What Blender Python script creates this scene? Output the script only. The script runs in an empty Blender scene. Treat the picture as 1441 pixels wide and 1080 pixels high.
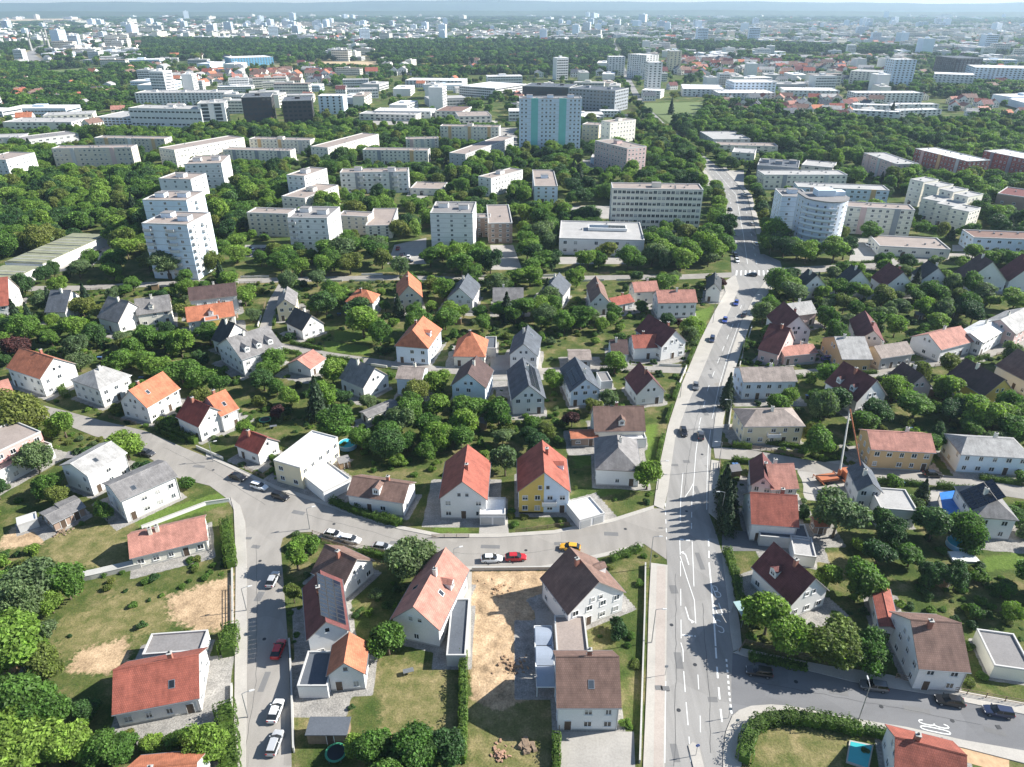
import bpy, bmesh, math, random
import numpy as np
from mathutils import Vector, Matrix
R = math.radians
random.seed(7); rng = np.random.default_rng(7)
scene = bpy.context.scene
COL = scene.collection
# ---------------------------------------------------------------- camera, sky, sun, exposure
F, CX, CY, PITCH, CAMH = 1000., 720.5, 540., R(28.0), 100.
cam_data = bpy.data.cameras.new('camera'); cam = bpy.data.objects.new('camera', cam_data); COL.objects.link(cam)
cam.location = (0, 0, CAMH); cam.rotation_euler = (R(90) - PITCH, 0, 0)
cam_data.sensor_width = 36; cam_data.sensor_fit = 'HORIZONTAL'; cam_data.lens = F / 1441 * 36
cam_data.clip_start = .5; cam_data.clip_end = 60000
scene.camera = cam
SUN_EL, SUN_AZ = R(34), R(80)          # azimuth clockwise from +Y: the sun stands to the right, a little beyond
world = bpy.data.worlds.new('World'); scene.world = world; world.use_nodes = True
wn = world.node_tree.nodes; wn.clear()
sky = wn.new('ShaderNodeTexSky'); sky.sky_type = 'NISHITA'; sky.sun_disc = False
sky.sun_elevation = SUN_EL; sky.sun_rotation = SUN_AZ; sky.altitude = 400; sky.air_density = 1.0; sky.dust_density = .35; sky.ozone_density = 1.5
bg = wn.new('ShaderNodeBackground'); bg.inputs[1].default_value = .08
wo = wn.new('ShaderNodeOutputWorld')
world.node_tree.links.new(sky.outputs[0], bg.inputs[0]); world.node_tree.links.new(bg.outputs[0], wo.inputs[0])
sl = bpy.data.lights.new('sun', 'SUN'); sl.energy = 5.; sl.angle = R(.55); sl.color = (1, .965, .90)
sun = bpy.data.objects.new('sun', sl); COL.objects.link(sun)
sd = Vector((math.sin(SUN_AZ) * math.cos(SUN_EL), math.cos(SUN_AZ) * math.cos(SUN_EL), math.sin(SUN_EL)))
sun.rotation_euler = sd.to_track_quat('Z', 'Y').to_euler(); sun.location = (200, 60, 160)
vs = scene.view_settings; vs.view_transform = 'Standard'; vs.look = 'None'; vs.exposure = 1.1; vs.gamma = 1; vs.use_curve_mapping = False
scene.cycles.max_bounces = 6; scene.cycles.diffuse_bounces = 3; scene.cycles.glossy_bounces = 2
scene.cycles.transmission_bounces = 4; scene.cycles.volume_bounces = 0; scene.cycles.transparent_max_bounces = 4
scene.cycles.caustics_reflective = False; scene.cycles.caustics_refractive = False
scene.cycles.use_denoising = True

# ---------------------------------------------------------------- pixel -> place (a pixel is a direction; z is the plane it meets)
cP, sP = math.cos(PITCH), math.sin(PITCH)
def G(u, v, z=0.):
    a = (u - CX) / F; b = (CY - v) / F
    t = (z - CAMH) / (-sP + b * cP)
    return a * t, (cP + b * sP) * t
def HT(vt, vb):                         # height of a thing whose foot is at row vb and whose top is at row vt
    y0 = G(CX, vb)[1]; b = (CY - vt) / F
    return CAMH + y0 * (-sP + b * cP) / (cP + b * sP)
# ---------------------------------------------------------------- mesh builder
class MB:
    def __init__(self): self.v = []; self.f = []; self.m = []; self.uv = []
    def add(self, vs, fs, m=0, uvs=None):
        o = len(self.v); self.v += [tuple(p) for p in vs]
        for i, q in enumerate(fs):
            self.f.append([o + k for k in q]); self.m.append(m); self.uv.append(uvs[i] if uvs else None)
        return self
    def box(self, x0, x1, y0, y1, z0, z1, m=0):
        return self.add([(x0,y0,z0),(x1,y0,z0),(x1,y1,z0),(x0,y1,z0),(x0,y0,z1),(x1,y0,z1),(x1,y1,z1),(x0,y1,z1)],
                 [(3,2,1,0),(4,5,6,7),(0,1,5,4),(1,2,6,5),(2,3,7,6),(3,0,4,7)], m)
    def prism(self, poly, z0, z1, m=0, mtop=None, bottom=False):
        n = len(poly)
        area = sum(poly[i][0]*poly[(i+1)%n][1]-poly[(i+1)%n][0]*poly[i][1] for i in range(n))
        if area < 0: poly = poly[::-1]
        vs = [(p[0],p[1],z0) for p in poly] + [(p[0],p[1],z1) for p in poly]
        self.add(vs, [(i,(i+1)%n,n+(i+1)%n,n+i) for i in range(n)], m)
        self.add(vs[n:], [tuple(range(n))], m if mtop is None else mtop)
        if bottom: self.add(vs[:n], [tuple(range(n))[::-1]], m)
        return self
    def sheet(self, poly, z, m=0):
        n = len(poly)
        area = sum(poly[i][0]*poly[(i+1)%n][1]-poly[(i+1)%n][0]*poly[i][1] for i in range(n))
        if area < 0: poly = poly[::-1]
        return self.add([(p[0],p[1],z) for p in poly], [tuple(range(n))], m)
    def tube(self, pts, rad, n=6, m=0, cap=True):
        rings = []
        for i, p in enumerate(pts):
            p = Vector(p); q = Vector(pts[min(i+1,len(pts)-1)]); o = Vector(pts[max(i-1,0)])
            d = (q - o).normalized(); a = d.orthogonal().normalized()
            if abs(d.z) < .95: a = d.cross(Vector((0,0,1))).normalized()
            b = d.cross(a); r = rad[i] if isinstance(rad, (list, tuple)) else rad
            rings.append([p + (a*math.cos(k*2*math.pi/n) + b*math.sin(k*2*math.pi/n))*r for k in range(n)])
        vs = [v for r_ in rings for v in r_]
        fs = [(i*n+k, i*n+(k+1)%n, (i+1)*n+(k+1)%n, (i+1)*n+k) for i in range(len(pts)-1) for k in range(n)]
        if cap: fs += [tuple(range(n))[::-1], tuple(range((len(pts)-1)*n, len(pts)*n))]
        return self.add(vs, fs, m)
    def data(self, name, mats, smooth=False):
        me = bpy.data.meshes.new(name); me.from_pydata(self.v, [], self.f)
        for m in (mats if isinstance(mats, (list, tuple)) else [mats]): me.materials.append(m)
        me.polygons.foreach_set('material_index', self.m)
        if any(u is not None for u in self.uv):
            ul = me.uv_layers.new(name='UVMap'); flat = []
            for f, u in zip(self.f, self.uv):
                for k in range(len(f)): flat += list(u[k]) if u else [0., 0.]
            ul.data.foreach_set('uv', flat)
        if smooth: me.polygons.foreach_set('use_smooth', [True]*len(self.f))
        me.update(); return me
    def build(self, name, mats, parent=None, smooth=False, kind=None):
        return link(name, self.data(name, mats, smooth), parent, kind)
def link(name, data, parent=None, kind=None):
    o = bpy.data.objects.new(name, data); COL.objects.link(o)
    if parent is not None: o.parent = parent
    if kind: o['kind'] = kind
    return o
def tag(o, label, cat, group=None):
    o['label'] = label; o['category'] = cat
    if group: o['group'] = group
    return o
def thing(name, label, cat, loc=(0,0,0), rz=0., group=None):
    o = link(name, None); o.location = loc; o.rotation_euler = (0,0,rz)
    o.empty_display_size = .2
    return tag(o, label, cat, group)
def at(o, loc, rz=0., s=None):
    o.location = loc; o.rotation_euler = (0,0,rz)
    if s is not None: o.scale = s if isinstance(s, tuple) else (s,s,s)
    return o
# ---------------------------------------------------------------- materials
MATS = {}
def nodes(name):
    m = bpy.data.materials.new(name); m.use_nodes = True
    nt = m.node_tree; return m, nt, nt.nodes, nt.links, nt.nodes['Principled BSDF']
def mat(name, col, rough=.8, var=.12, scale=.6, fine=6., bump=0., metal=0., spec=.3, coord='Object'):
    """plain surface: base colour with soft blotches and fine speckle"""
    if name in MATS: return MATS[name]
    m, nt, n, l, p = nodes(name)
    tc = n.new('ShaderNodeTexCoord'); vec = tc.outputs['Object']
    if coord == 'World': vec = n.new('ShaderNodeNewGeometry').outputs['Position']
    a = n.new('ShaderNodeTexNoise'); a.inputs['Scale'].default_value = scale; a.inputs['Detail'].default_value = 4
    b = n.new('ShaderNodeTexNoise'); b.inputs['Scale'].default_value = fine; b.inputs['Detail'].default_value = 3
    l.new(vec, a.inputs['Vector']); l.new(vec, b.inputs['Vector'])
    mx = n.new('ShaderNodeMath'); mx.operation = 'ADD'; l.new(a.outputs[0], mx.inputs[0]); l.new(b.outputs[0], mx.inputs[1])
    mr = n.new('ShaderNodeMapRange'); mr.inputs[1].default_value = .6; mr.inputs[2].default_value = 1.4
    mr.inputs[3].default_value = 1 - var; mr.inputs[4].default_value = 1 + var; l.new(mx.outputs[0], mr.inputs[0])
    sc = n.new('ShaderNodeVectorMath'); sc.operation = 'SCALE'; sc.inputs[0].default_value = col[:3]; l.new(mr.outputs[0], sc.inputs['Scale'])
    l.new(sc.outputs[0], p.inputs['Base Color'])
    p.inputs['Roughness'].default_value = rough; p.inputs['Metallic'].default_value = metal; p.inputs['Specular IOR Level'].default_value = spec
    if bump:
        bp = n.new('ShaderNodeBump'); bp.inputs['Strength'].default_value = bump; bp.inputs['Distance'].default_value = .05
        l.new(b.outputs[0], bp.inputs['Height']); l.new(bp.outputs[0], p.inputs['Normal'])
    MATS[name] = m; return m
def tile_mat(name, col, var=.09, rough=.75):
    """roof tiles: courses and single tiles from the roof's own metre coordinates"""
    if name in MATS: return MATS[name]
    m, nt, n, l, p = nodes(name)
    uv = n.new('ShaderNodeUVMap'); uv.uv_map = 'UVMap'
    br = n.new('ShaderNodeTexBrick'); br.inputs['Scale'].default_value = 1; br.inputs['Brick Width'].default_value = .30; br.inputs['Row Height'].default_value = .34
    br.inputs['Mortar Size'].default_value = .035; br.inputs['Mortar Smooth'].default_value = .4; br.inputs['Bias'].default_value = 0
    c = Vector(col)
    br.inputs['Color1'].default_value = (*(c*(1-var)), 1); br.inputs['Color2'].default_value = (*(c*(1+var)), 1); br.inputs['Mortar'].default_value = (*(c*.72), 1)
    l.new(uv.outputs[0], br.inputs['Vector'])
    tc = n.new('ShaderNodeTexCoord'); oi = n.new('ShaderNodeObjectInfo')
    ad = n.new('ShaderNodeVectorMath'); ad.operation = 'ADD'; l.new(tc.outputs['Object'], ad.inputs[0]); l.new(oi.outputs['Location'], ad.inputs[1])
    ns = n.new('ShaderNodeTexNoise'); ns.inputs['Scale'].default_value = .55; ns.inputs['Detail'].default_value = 5; l.new(ad.outputs[0], ns.inputs['Vector'])
    mp = n.new('ShaderNodeMapping'); mp.inputs['Scale'].default_value = (1.6,.18,1); l.new(uv.outputs[0], mp.inputs['Vector']); mo = n.new('ShaderNodeVectorMath'); mo.operation = 'ADD'; l.new(mp.outputs[0], mo.inputs[0]); l.new(oi.outputs['Location'], mo.inputs[1])
    n2 = n.new('ShaderNodeTexNoise'); n2.inputs['Scale'].default_value = 1; n2.inputs['Detail'].default_value = 4; l.new(mo.outputs[0], n2.inputs['Vector'])
    av = n.new('ShaderNodeMath'); av.operation = 'MULTIPLY_ADD'; av.inputs[1].default_value = .6; l.new(n2.outputs[0], av.inputs[0]); l.new(ns.outputs[0], av.inputs[2])
    mr = n.new('ShaderNodeMapRange'); mr.inputs[1].default_value = .5; mr.inputs[2].default_value = 1.1; mr.inputs[3].default_value = .66; mr.inputs[4].default_value = 1.28
    l.new(av.outputs[0], mr.inputs[0])
    sc = n.new('ShaderNodeVectorMath'); sc.operation = 'SCALE'; l.new(br.outputs[0], sc.inputs[0]); l.new(mr.outputs[0], sc.inputs['Scale'])
    l.new(sc.outputs[0], p.inputs['Base Color']); p.inputs['Roughness'].default_value = rough; p.inputs['Specular IOR Level'].default_value = .25
    bp = n.new('ShaderNodeBump'); bp.inputs['Strength'].default_value = .5; bp.inputs['Distance'].default_value = .04
    iv = n.new('ShaderNodeMath'); iv.operation = 'SUBTRACT'; iv.inputs[0].default_value = 1; l.new(br.outputs['Fac'], iv.inputs[1])
    l.new(iv.outputs[0], bp.inputs['Height']); l.new(bp.outputs[0], p.inputs['Normal'])
    MATS[name] = m; return m
def leaf_mat(name, c1, c2, trans=.36, hi=1.55):
    m, nt, n, l, p = nodes(name)
    oi = n.new('ShaderNodeObjectInfo'); geo = n.new('ShaderNodeNewGeometry')
    mix = n.new('ShaderNodeMix'); mix.data_type = 'RGBA'; mix.inputs['A'].default_value = (*c1,1); mix.inputs['B'].default_value = (*c2,1)
    l.new(oi.outputs['Random'], mix.inputs['Factor'])
    mr = n.new('ShaderNodeMapRange'); mr.inputs[3].default_value = .55; mr.inputs[4].default_value = hi; l.new(geo.outputs['Random Per Island'], mr.inputs[0])
    tc = n.new('ShaderNodeTexCoord'); ns = n.new('ShaderNodeTexNoise'); ns.inputs['Scale'].default_value = .7; ns.inputs['Detail'].default_value = 3; l.new(tc.outputs['Object'], ns.inputs['Vector'])
    m2 = n.new('ShaderNodeMapRange'); m2.inputs[1].default_value = .32; m2.inputs[2].default_value = .68; m2.inputs[3].default_value = .6; m2.inputs[4].default_value = 1.4; l.new(ns.outputs[0], m2.inputs[0])
    mm = n.new('ShaderNodeMath'); mm.operation = 'MULTIPLY'; l.new(mr.outputs[0], mm.inputs[0]); l.new(m2.outputs[0], mm.inputs[1])
    sc = n.new('ShaderNodeVectorMath'); sc.operation = 'SCALE'; l.new(mix.outputs['Result'], sc.inputs[0]); l.new(mm.outputs[0], sc.inputs['Scale'])
    l.new(sc.outputs[0], p.inputs['Base Color']); p.inputs['Roughness'].default_value = .55; p.inputs['Specular IOR Level'].default_value = .25
    tr = n.new('ShaderNodeBsdfTranslucent'); s2 = n.new('ShaderNodeVectorMath'); s2.operation = 'MULTIPLY'; s2.inputs[1].default_value = (1.5,1.7,.7)
    l.new(sc.outputs[0], s2.inputs[0]); l.new(s2.outputs[0], tr.inputs[0])
    ms = n.new('ShaderNodeMixShader'); ms.inputs[0].default_value = trans; l.new(p.outputs[0], ms.inputs[1]); l.new(tr.outputs[0], ms.inputs[2])
    l.new(ms.outputs[0], n['Material Output'].inputs[0]); MATS[name] = m; return m
ROOFC = dict(orange=(.45,.165,.09), red=(.32,.10,.07), pink=(.42,.20,.155), maroon=(.15,.055,.052), brown=(.20,.125,.10), darkbrown=(.10,.065,.06),
    grey=(.22,.21,.205), lightgrey=(.38,.37,.355), slate=(.10,.112,.13), taupe=(.30,.25,.22), white=(.72,.71,.69), darkred=(.24,.06,.045), black=(.05,.055,.06))
WALLC = dict(bluegrey=(.55,.60,.68), white=(.72,.71,.69), cream=(.74,.65,.46), yellow=(.66,.47,.13), pink=(.66,.36,.33), beige=(.62,.56,.46), blue=(.60,.68,.76), tan=(.62,.42,.22),
    grey=(.5,.5,.49), ivory=(.76,.72,.62), brown=(.33,.24,.19), red=(.30,.10,.08), dark=(.06,.055,.055), teal=(.22,.55,.50), paleblue=(.66,.74,.82), rose=(.62,.45,.42), bluewall=(.12,.36,.55), slategrey=(.28,.30,.33))
def roofm(k): return tile_mat('roof_tiles_'+k, ROOFC[k])
def wallm(k): return mat('plaster_'+k, WALLC[k], .85, .09, .35, 5., .1)
def flatm(k): return mat('flat_roof_'+k, ROOFC[k], .9, .2, .25, 3., .2)
M_frame = mat('window_frame_white', (.75,.75,.73), .5, .03)
M_conc = mat('concrete', (.42,.41,.38), .9, .15, .4, 5., .3)
M_metal = mat('galvanised_metal', (.35,.36,.37), .45, .08, 1., 6., 0, .7)
M_dark = mat('dark_metal', (.04,.042,.045), .5, .1)
M_rubber = mat('rubber', (.02,.02,.02), .9, .1)
M_wood = mat('weathered_wood', (.22,.16,.11), .85, .25, 1.5, 8., .3)
M_bark = mat('bark', (.11,.085,.06), .95, .3, 2., 9., .5)
M_mark = mat('road_paint', (.72,.72,.69), .7, .15, 1.2, 9.)
M_brickred = mat('chimney_brick', (.32,.14,.10), .9, .2, 2., 8.)
def glass_mat(name, col, rough=.08):
    m, nt, n, l, p = nodes(name); p.inputs['Base Color'].default_value = (*col,1); p.inputs['Roughness'].default_value = rough
    p.inputs['Specular IOR Level'].default_value = .6
    oi = n.new('ShaderNodeObjectInfo'); mr = n.new('ShaderNodeMapRange'); mr.inputs[3].default_value = .4; mr.inputs[4].default_value = 2.2
    l.new(oi.outputs['Random'], mr.inputs[0]); sc = n.new('ShaderNodeVectorMath'); sc.operation = 'SCALE'; sc.inputs[0].default_value = col
    l.new(mr.outputs[0], sc.inputs['Scale']); l.new(sc.outputs[0], p.inputs['Base Color'])
    MATS[name] = m; return m
M_glass = glass_mat('window_glass', (.035,.042,.05)); M_carglass = glass_mat('car_glass', (.012,.014,.016), .05)
M_solar = mat('solar_panel', (.012,.016,.03), .15, .1, 1, 4, 0, 0, .6)
M_pool = mat('pool_water', (.06,.42,.55), .08, .1, .6, 2.)
M_door = mat('front_door', (.10,.07,.05), .5, .1)
# ---------------------------------------------------------------- the setting: ground, roads, pavements
FOOT = []      # footprints to keep trees out of: (cx, cy, angle, halfx, halfy)
ROADPOLY = []  # polygons to keep trees out of
def px(*pts, z=0.): return [G(u, v, z) for u, v in pts]
def jitter(poly, step=2.5, amp=.5):
    out = []
    for i in range(len(poly)):
        a, b = poly[i], poly[(i+1) % len(poly)]; d = math.dist(a, b); k = max(1, int(d/step))
        for j in range(k):
            t = j/k; out.append((a[0]+(b[0]-a[0])*t+random.uniform(-amp,amp), a[1]+(b[1]-a[1])*t+random.uniform(-amp,amp)))
    return out
def ground_mat():
    m, nt, n, l, p = nodes('ground_grass_and_fields')
    pos = n.new('ShaderNodeNewGeometry').outputs['Position']
    def noise(s, d=5, r=.55):
        q = n.new('ShaderNodeTexNoise'); q.inputs['Scale'].default_value = s; q.inputs['Detail'].default_value = d; q.inputs['Roughness'].default_value = r
        l.new(pos, q.inputs['Vector']); return q.outputs[0]
    def ramp(src, stops):
        q = n.new('ShaderNodeValToRGB'); cr = q.color_ramp
        while len(cr.elements) < len(stops): cr.elements.new(.5)
        for e, (t, c) in zip(cr.elements, stops): e.position = t; e.color = (*c, 1)
        l.new(src, q.inputs[0]); return q.outputs[0]
    near = ramp(noise(.09, 9, .68), [(.30,(.035,.065,.016)),(.45,(.062,.098,.024)),(.56,(.115,.125,.045)),(.66,(.21,.17,.085)),(.78,(.30,.235,.13))])
    fn = noise(2.6, 6, .75)
    vm = n.new('ShaderNodeMapRange'); vm.inputs[1].default_value = .3; vm.inputs[2].default_value = .7; vm.inputs[3].default_value = .55; vm.inputs[4].default_value = 1.4; l.new(fn, vm.inputs[0])
    s1 = n.new('ShaderNodeVectorMath'); s1.operation = 'SCALE'; l.new(near, s1.inputs[0]); l.new(vm.outputs[0], s1.inputs['Scale'])
    # far country: patchwork of fields, meadows and woods
    mp = n.new('ShaderNodeMapping'); mp.inputs['Scale'].default_value = (.0028,.0013,1); l.new(pos, mp.inputs['Vector'])
    vo = n.new('ShaderNodeTexVoronoi'); vo.inputs['Scale'].default_value = 1; l.new(mp.outputs[0], vo.inputs['Vector'])
    sp = n.new('ShaderNodeSeparateColor'); l.new(vo.outputs['Color'], sp.inputs[0])
    far = ramp(sp.outputs[0], [(0.,(.05,.085,.03)),(.35,(.07,.10,.035)),(.5,(.035,.06,.025)),(.72,(.12,.135,.06)),(.86,(.36,.30,.18)),(1.,(.42,.34,.22))])
    fr = n.new('ShaderNodeVectorMath'); fr.operation = 'SCALE'; l.new(far, fr.inputs[0])
    vm2 = n.new('ShaderNodeMapRange'); vm2.inputs[1].default_value = .3; vm2.inputs[2].default_value = .7; vm2.inputs[3].default_value = .7; vm2.inputs[4].default_value = 1.25; l.new(noise(.02, 6), vm2.inputs[0]); l.new(vm2.outputs[0], fr.inputs['Scale'])
    ln = n.new('ShaderNodeVectorMath'); ln.operation = 'LENGTH'; l.new(pos, ln.inputs[0])
    mr = n.new('ShaderNodeMapRange'); mr.inputs[1].default_value = 1100; mr.inputs[2].default_value = 2200; l.new(ln.outputs['Value'], mr.inputs[0])
    mx = n.new('ShaderNodeMix'); mx.data_type = 'RGBA'; l.new(mr.outputs[0], mx.inputs['Factor']); l.new(s1.outputs[0], mx.inputs['A']); l.new(fr.outputs[0], mx.inputs['B'])
    l.new(mx.outputs['Result'], p.inputs['Base Color']); p.inputs['Roughness'].default_value = .95; p.inputs['Specular IOR Level'].default_value = .1
    bp = n.new('ShaderNodeBump'); bp.inputs['Strength'].default_value = .6; bp.inputs['Distance'].default_value = .15; l.new(fn, bp.inputs['Height']); l.new(bp.outputs[0], p.inputs['Normal'])
    return m
M_ground = ground_mat()
mb = MB(); ring = 48; rad = [0,150,400,1000,3000,8000,15000]
vsG = [(0,0,0)] + [(r*math.cos(k*2*math.pi/ring), r*math.sin(k*2*math.pi/ring), 0) for r in rad[1:] for k in range(ring)]
fsG = [(0,1+k,1+(k+1)%ring) for k in range(ring)] + [(1+(j-1)*ring+k, 1+j*ring+k, 1+j*ring+(k+1)%ring, 1+(j-1)*ring+(k+1)%ring) for j in range(1,len(rad)-1) for k in range(ring)]
mb.add(vsG, fsG).build('ground', M_ground, kind='structure')
def strip_mat(name, col, var, sc=(.8,.05)):
    """asphalt: speckle, patches and long wheel tracks along Y"""
    m, nt, n, l, p = nodes(name); pos = n.new('ShaderNodeNewGeometry').outputs['Position']
    mp = n.new('ShaderNodeMapping'); mp.inputs['Scale'].default_value = (sc[0], sc[1], 1); l.new(pos, mp.inputs['Vector'])
    a = n.new('ShaderNodeTexNoise'); a.inputs['Scale'].default_value = 1; a.inputs['Detail'].default_value = 4; l.new(mp.outputs[0], a.inputs['Vector'])
    b = n.new('ShaderNodeTexNoise'); b.inputs['Scale'].default_value = 7; b.inputs['Detail'].default_value = 4; l.new(pos, b.inputs['Vector'])
    v = n.new('ShaderNodeTexVoronoi'); v.inputs['Scale'].default_value = .09; l.new(pos, v.inputs['Vector'])
    sp = n.new('ShaderNodeSeparateColor'); l.new(v.outputs['Color'], sp.inputs[0])
    def mul(x, k):
        q = n.new('ShaderNodeMath'); q.operation = 'MULTIPLY'; q.inputs[1].default_value = k; l.new(x, q.inputs[0]); return q.outputs[0]
    def add(x, y):
        q = n.new('ShaderNodeMath'); q.operation = 'ADD'; l.new(x, q.inputs[0]); l.new(y, q.inputs[1]); return q.outputs[0]
    t = add(add(mul(a.outputs[0], 1.), mul(b.outputs[0], .6)), mul(sp.outputs[0], .35))
    mr = n.new('ShaderNodeMapRange'); mr.inputs[1].default_value = .55; mr.inputs[2].default_value = 1.4; mr.inputs[3].default_value = 1-var; mr.inputs[4].default_value = 1+var; l.new(t, mr.inputs[0])
    s = n.new('ShaderNodeVectorMath'); s.operation = 'SCALE'; s.inputs[0].default_value = col; l.new(mr.outputs[0], s.inputs['Scale']); l.new(s.outputs[0], p.inputs['Base Color'])
    p.inputs['Roughness'].default_value = .9; p.inputs['Specular IOR Level'].default_value = .2; return m
M_asph = strip_mat('asphalt_worn', (.27,.26,.245), .24)
M_asph2 = strip_mat('asphalt_side_road', (.175,.175,.178), .2, (.1,.4))
M_asph3 = strip_mat('asphalt_residential', (.285,.265,.238), .2, (.5,.12))
M_pave = mat('pavement_slabs', (.40,.375,.335), .9, .14, .3, 4., .1, coord='World')
M_bike = mat('cycle_path_paving', (.385,.335,.295), .9, .14, .3, 4., .1, coord='World')
M_kerb = mat('kerb_stone', (.46,.45,.42), .85, .12, .8, 5., coord='World')
M_dirt = mat('bare_sandy_earth', (.47,.315,.185), .95, .34, .16, 1.3, 1., coord='World')
M_lawn = mat('mown_lawn', (.105,.155,.038), .95, .32, .14, 4., .5, coord='World')
M_dry = mat('dry_lawn', (.21,.185,.085), .95, .3, .16, 4., .5, coord='World')
M_yard = mat('paved_yard', (.34,.32,.29), .9, .2, .25, 3., .2, coord='World')
M_yarddark = mat('dark_paved_yard', (.15,.15,.15), .9, .2, .25, 3., .2, coord='World')
def sheet(name, poly, m, z, keep=True):
    o = MB().sheet(poly, z).build(name, m, kind='structure')
    if keep: ROADPOLY.append(poly)
    return o
def raised(name, poly, m, z0=.02, z1=.16, keep=True):
    o = MB().prism(poly, z0, z1, 1, 0).build(name, [m, M_kerb], kind='structure')
    if keep: ROADPOLY.append(poly)
    return o
def ribbon(pts, w):
    """polygon of constant width along a ground polyline"""
    L, Rr = [], []
    for i, p in enumerate(pts):
        a = Vector(pts[max(i-1,0)]); b = Vector(pts[min(i+1,len(pts)-1)]); d = (b-a).normalized(); nn = Vector((-d.y, d.x))*w/2
        L.append((p[0]+nn.x, p[1]+nn.y)); Rr.append((p[0]-nn.x, p[1]-nn.y))
    return L + Rr[::-1]
ZR = .05
# main road carriageway
kl = [(934,1110),(935,1080),(937,960),(938,880),(939,797),(937,760),(934,725),(940,690),(945,652),(950,617),(965,575),(985,530),(1010,470),(1030,430),(1040,405),(1034,385)]
kr = [(1085,385),(1060,420),(1044,452),(1030,492),(1016,540),(1006,590),(1001,630),(998,680),(997,722),(1008,752),(1016,779),(1024,844),(1028,890),(1032,919),(1031,965),(1030,1008),(1021,1030),(1017.5,1055),(1017,1080),(1017,1110)]
sheet('main_road', px(*kl, *kr), M_asph, ZR)
# avenue beyond the crossing
ave = px((1052,372),(1046,330),(1036,275),(1003,236),(966,206),(926,171),(901,145),(886,116),(876,95),(868,72),(862,55))
sheet('avenue', ribbon(ave[:4], 12.5), M_asph, ZR+.004); sheet('avenue_beyond', ribbon(ave[3:], 8.5), M_asph, ZR+.002)
sheet('crossing', px((1030,392),(1028,360),(1075,358),(1098,368),(1102,385),(1085,392),(1055,396)), M_asph, ZR+.008)
raised('pavement_avenue_left', ribbon([(p[0]-8., p[1]) for p in ave[1:4]], 2.6), M_pave, z0=.01)
raised('pavement_avenue_right', ribbon([(p[0]+8., p[1]) for p in ave[1:4]], 2.6), M_pave, z0=.01)
# left pavement with cycle path
raised('pavement_main_left_near', px((903,1110),(905,1080),(910,960),(913,850),(916,793),(939.3,796),(938,880),(937,960),(935,1080),(934,1110)), M_pave)
sheet('cycle_path_near', px((918,1110),(919.5,1080),(921.5,960),(923,850),(924.5,797),(936.6,798),(936,880),(935,960),(933,1080),(932,1110)), M_bike, .166)
raised('pavement_main_left_far', px((920,712),(927,660),(940,600),(958,545),(985,480),(1005,440),(1021,412),(1018,398),(1035,387),(1040,405),(1030,430),(1010,470),(985,530),(965,575),(950,617),(945,652),(940,690),(934,718)), M_pave)
raised('pavement_main_right', px((997,722),(998,680),(1001,648),(1014,650),(1013,690),(1012.5,735)), M_pave)
raised('pavement_main_right_far', px((1001.5,630),(1006,590),(1016,540),(1030,492),(1044,452),(1060,420),(1078,394),(1094,398),(1072,424),(1055,458),(1042,497),(1028,545),(1018,592),(1014,629)), M_pave)
raised('pavement_bus_lane', px((1016,779),(1024,844),(1028,890),(1032,917),(1044,913),(1041,880),(1034,838),(1021,774)), M_pave)
# side road on the right
su = [(1031,919),(1060,928),(1110,938),(1160,950),(1199,960),(1248,968),(1316,979),(1357,989),(1441,1006),(1520,1022)]
slw = [(1520,1075),(1441,1057),(1355,1042),(1277,1024),(1218,1014.6),(1160,1005),(1140,999),(1110,994),(1085,992),(1057,994),(1040,1000),(1030,1008),(1029,965)]
sheet('side_road', px(*su, *slw), M_asph2, ZR+.004)
raised('pavement_side_upper', px((1044,913),(1062,917),(1110,927),(1165,938),(1210,944),(1254,951),(1296,963),(1350,973),(1441,990),(1520,1006),(1520,1022),(1441,1006),(1357,989),(1316,979),(1248,968),(1199,960),(1160,950),(1110,938),(1060,928),(1032,919)), M_pave)
raised('pavement_side_lower', px((1520,1096),(1441,1075),(1355,1053),(1277,1036),(1215,1025),(1160,1015),(1100,1010),(1075,1011),(1055,1020),(1046,1040),(1043,1080),(1043,1110),(1017.3,1110),(1017.3,1080),(1018,1055),(1021.5,1030),(1030.5,1008),(1040,1000.3),(1057,994.3),(1085,992.3),(1110,994.3),(1140,999.3),(1160,1005.3),(1218,1015),(1277,1024.4),(1355,1042.4),(1441,1057.4),(1520,1075.4)), M_pave)
# curved residential street on the left and the street running down from it
cu = [(936,716),(918,716),(860,736),(780,752),(700,757),(620,757),(560,745),(500,727),(460,712),(430,702),(390,690),(330,662),(290,643),(260,631),(205,607),(142,592),(90,578),(40,566)]
cl = [(40,590),(90,597),(132,614),(175,625),(215,648),(250,673),(295,684),(319,702),(329,718),(332,787),(331,900),(330,1000),(328,1110),(411,1110),(409,1000),(405,900),(399,820),(395,770),(398,758),(412,750),(440,749),(500,767),(570,785),(640,798),(760,798),(850,779),(905,765),(938,788)]
sheet('curved_street', px(*cu, *cl), M_asph3, ZR+.012)
raised('pavement_crescent_upper', px((920,712),(860,731),(780,747),(700,752),(620,752),(560,740),(500,722),(460,707),(390,685),(330,657),(290,638),(290,643),(330,662),(390,690),(460,712),(500,727),(560,745),(620,757),(700,757),(780,752),(860,736),(920,717)), M_pave, keep=True)
raised('pavement_left_street', px((324,700),(329,718),(332,787),(331,900),(330,1000),(328,1110),(345,1110),(347,1000),(347,900),(347,787),(345,735),(338,712)), M_pave)
raised('pavement_crescent_lower', px((440,749),(500,767),(570,785),(640,798),(760,798),(850,779),(905,765),(905,770),(850,784),(760,803),(640,803),(570,790),(500,772),(440,754)), M_pave)
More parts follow.
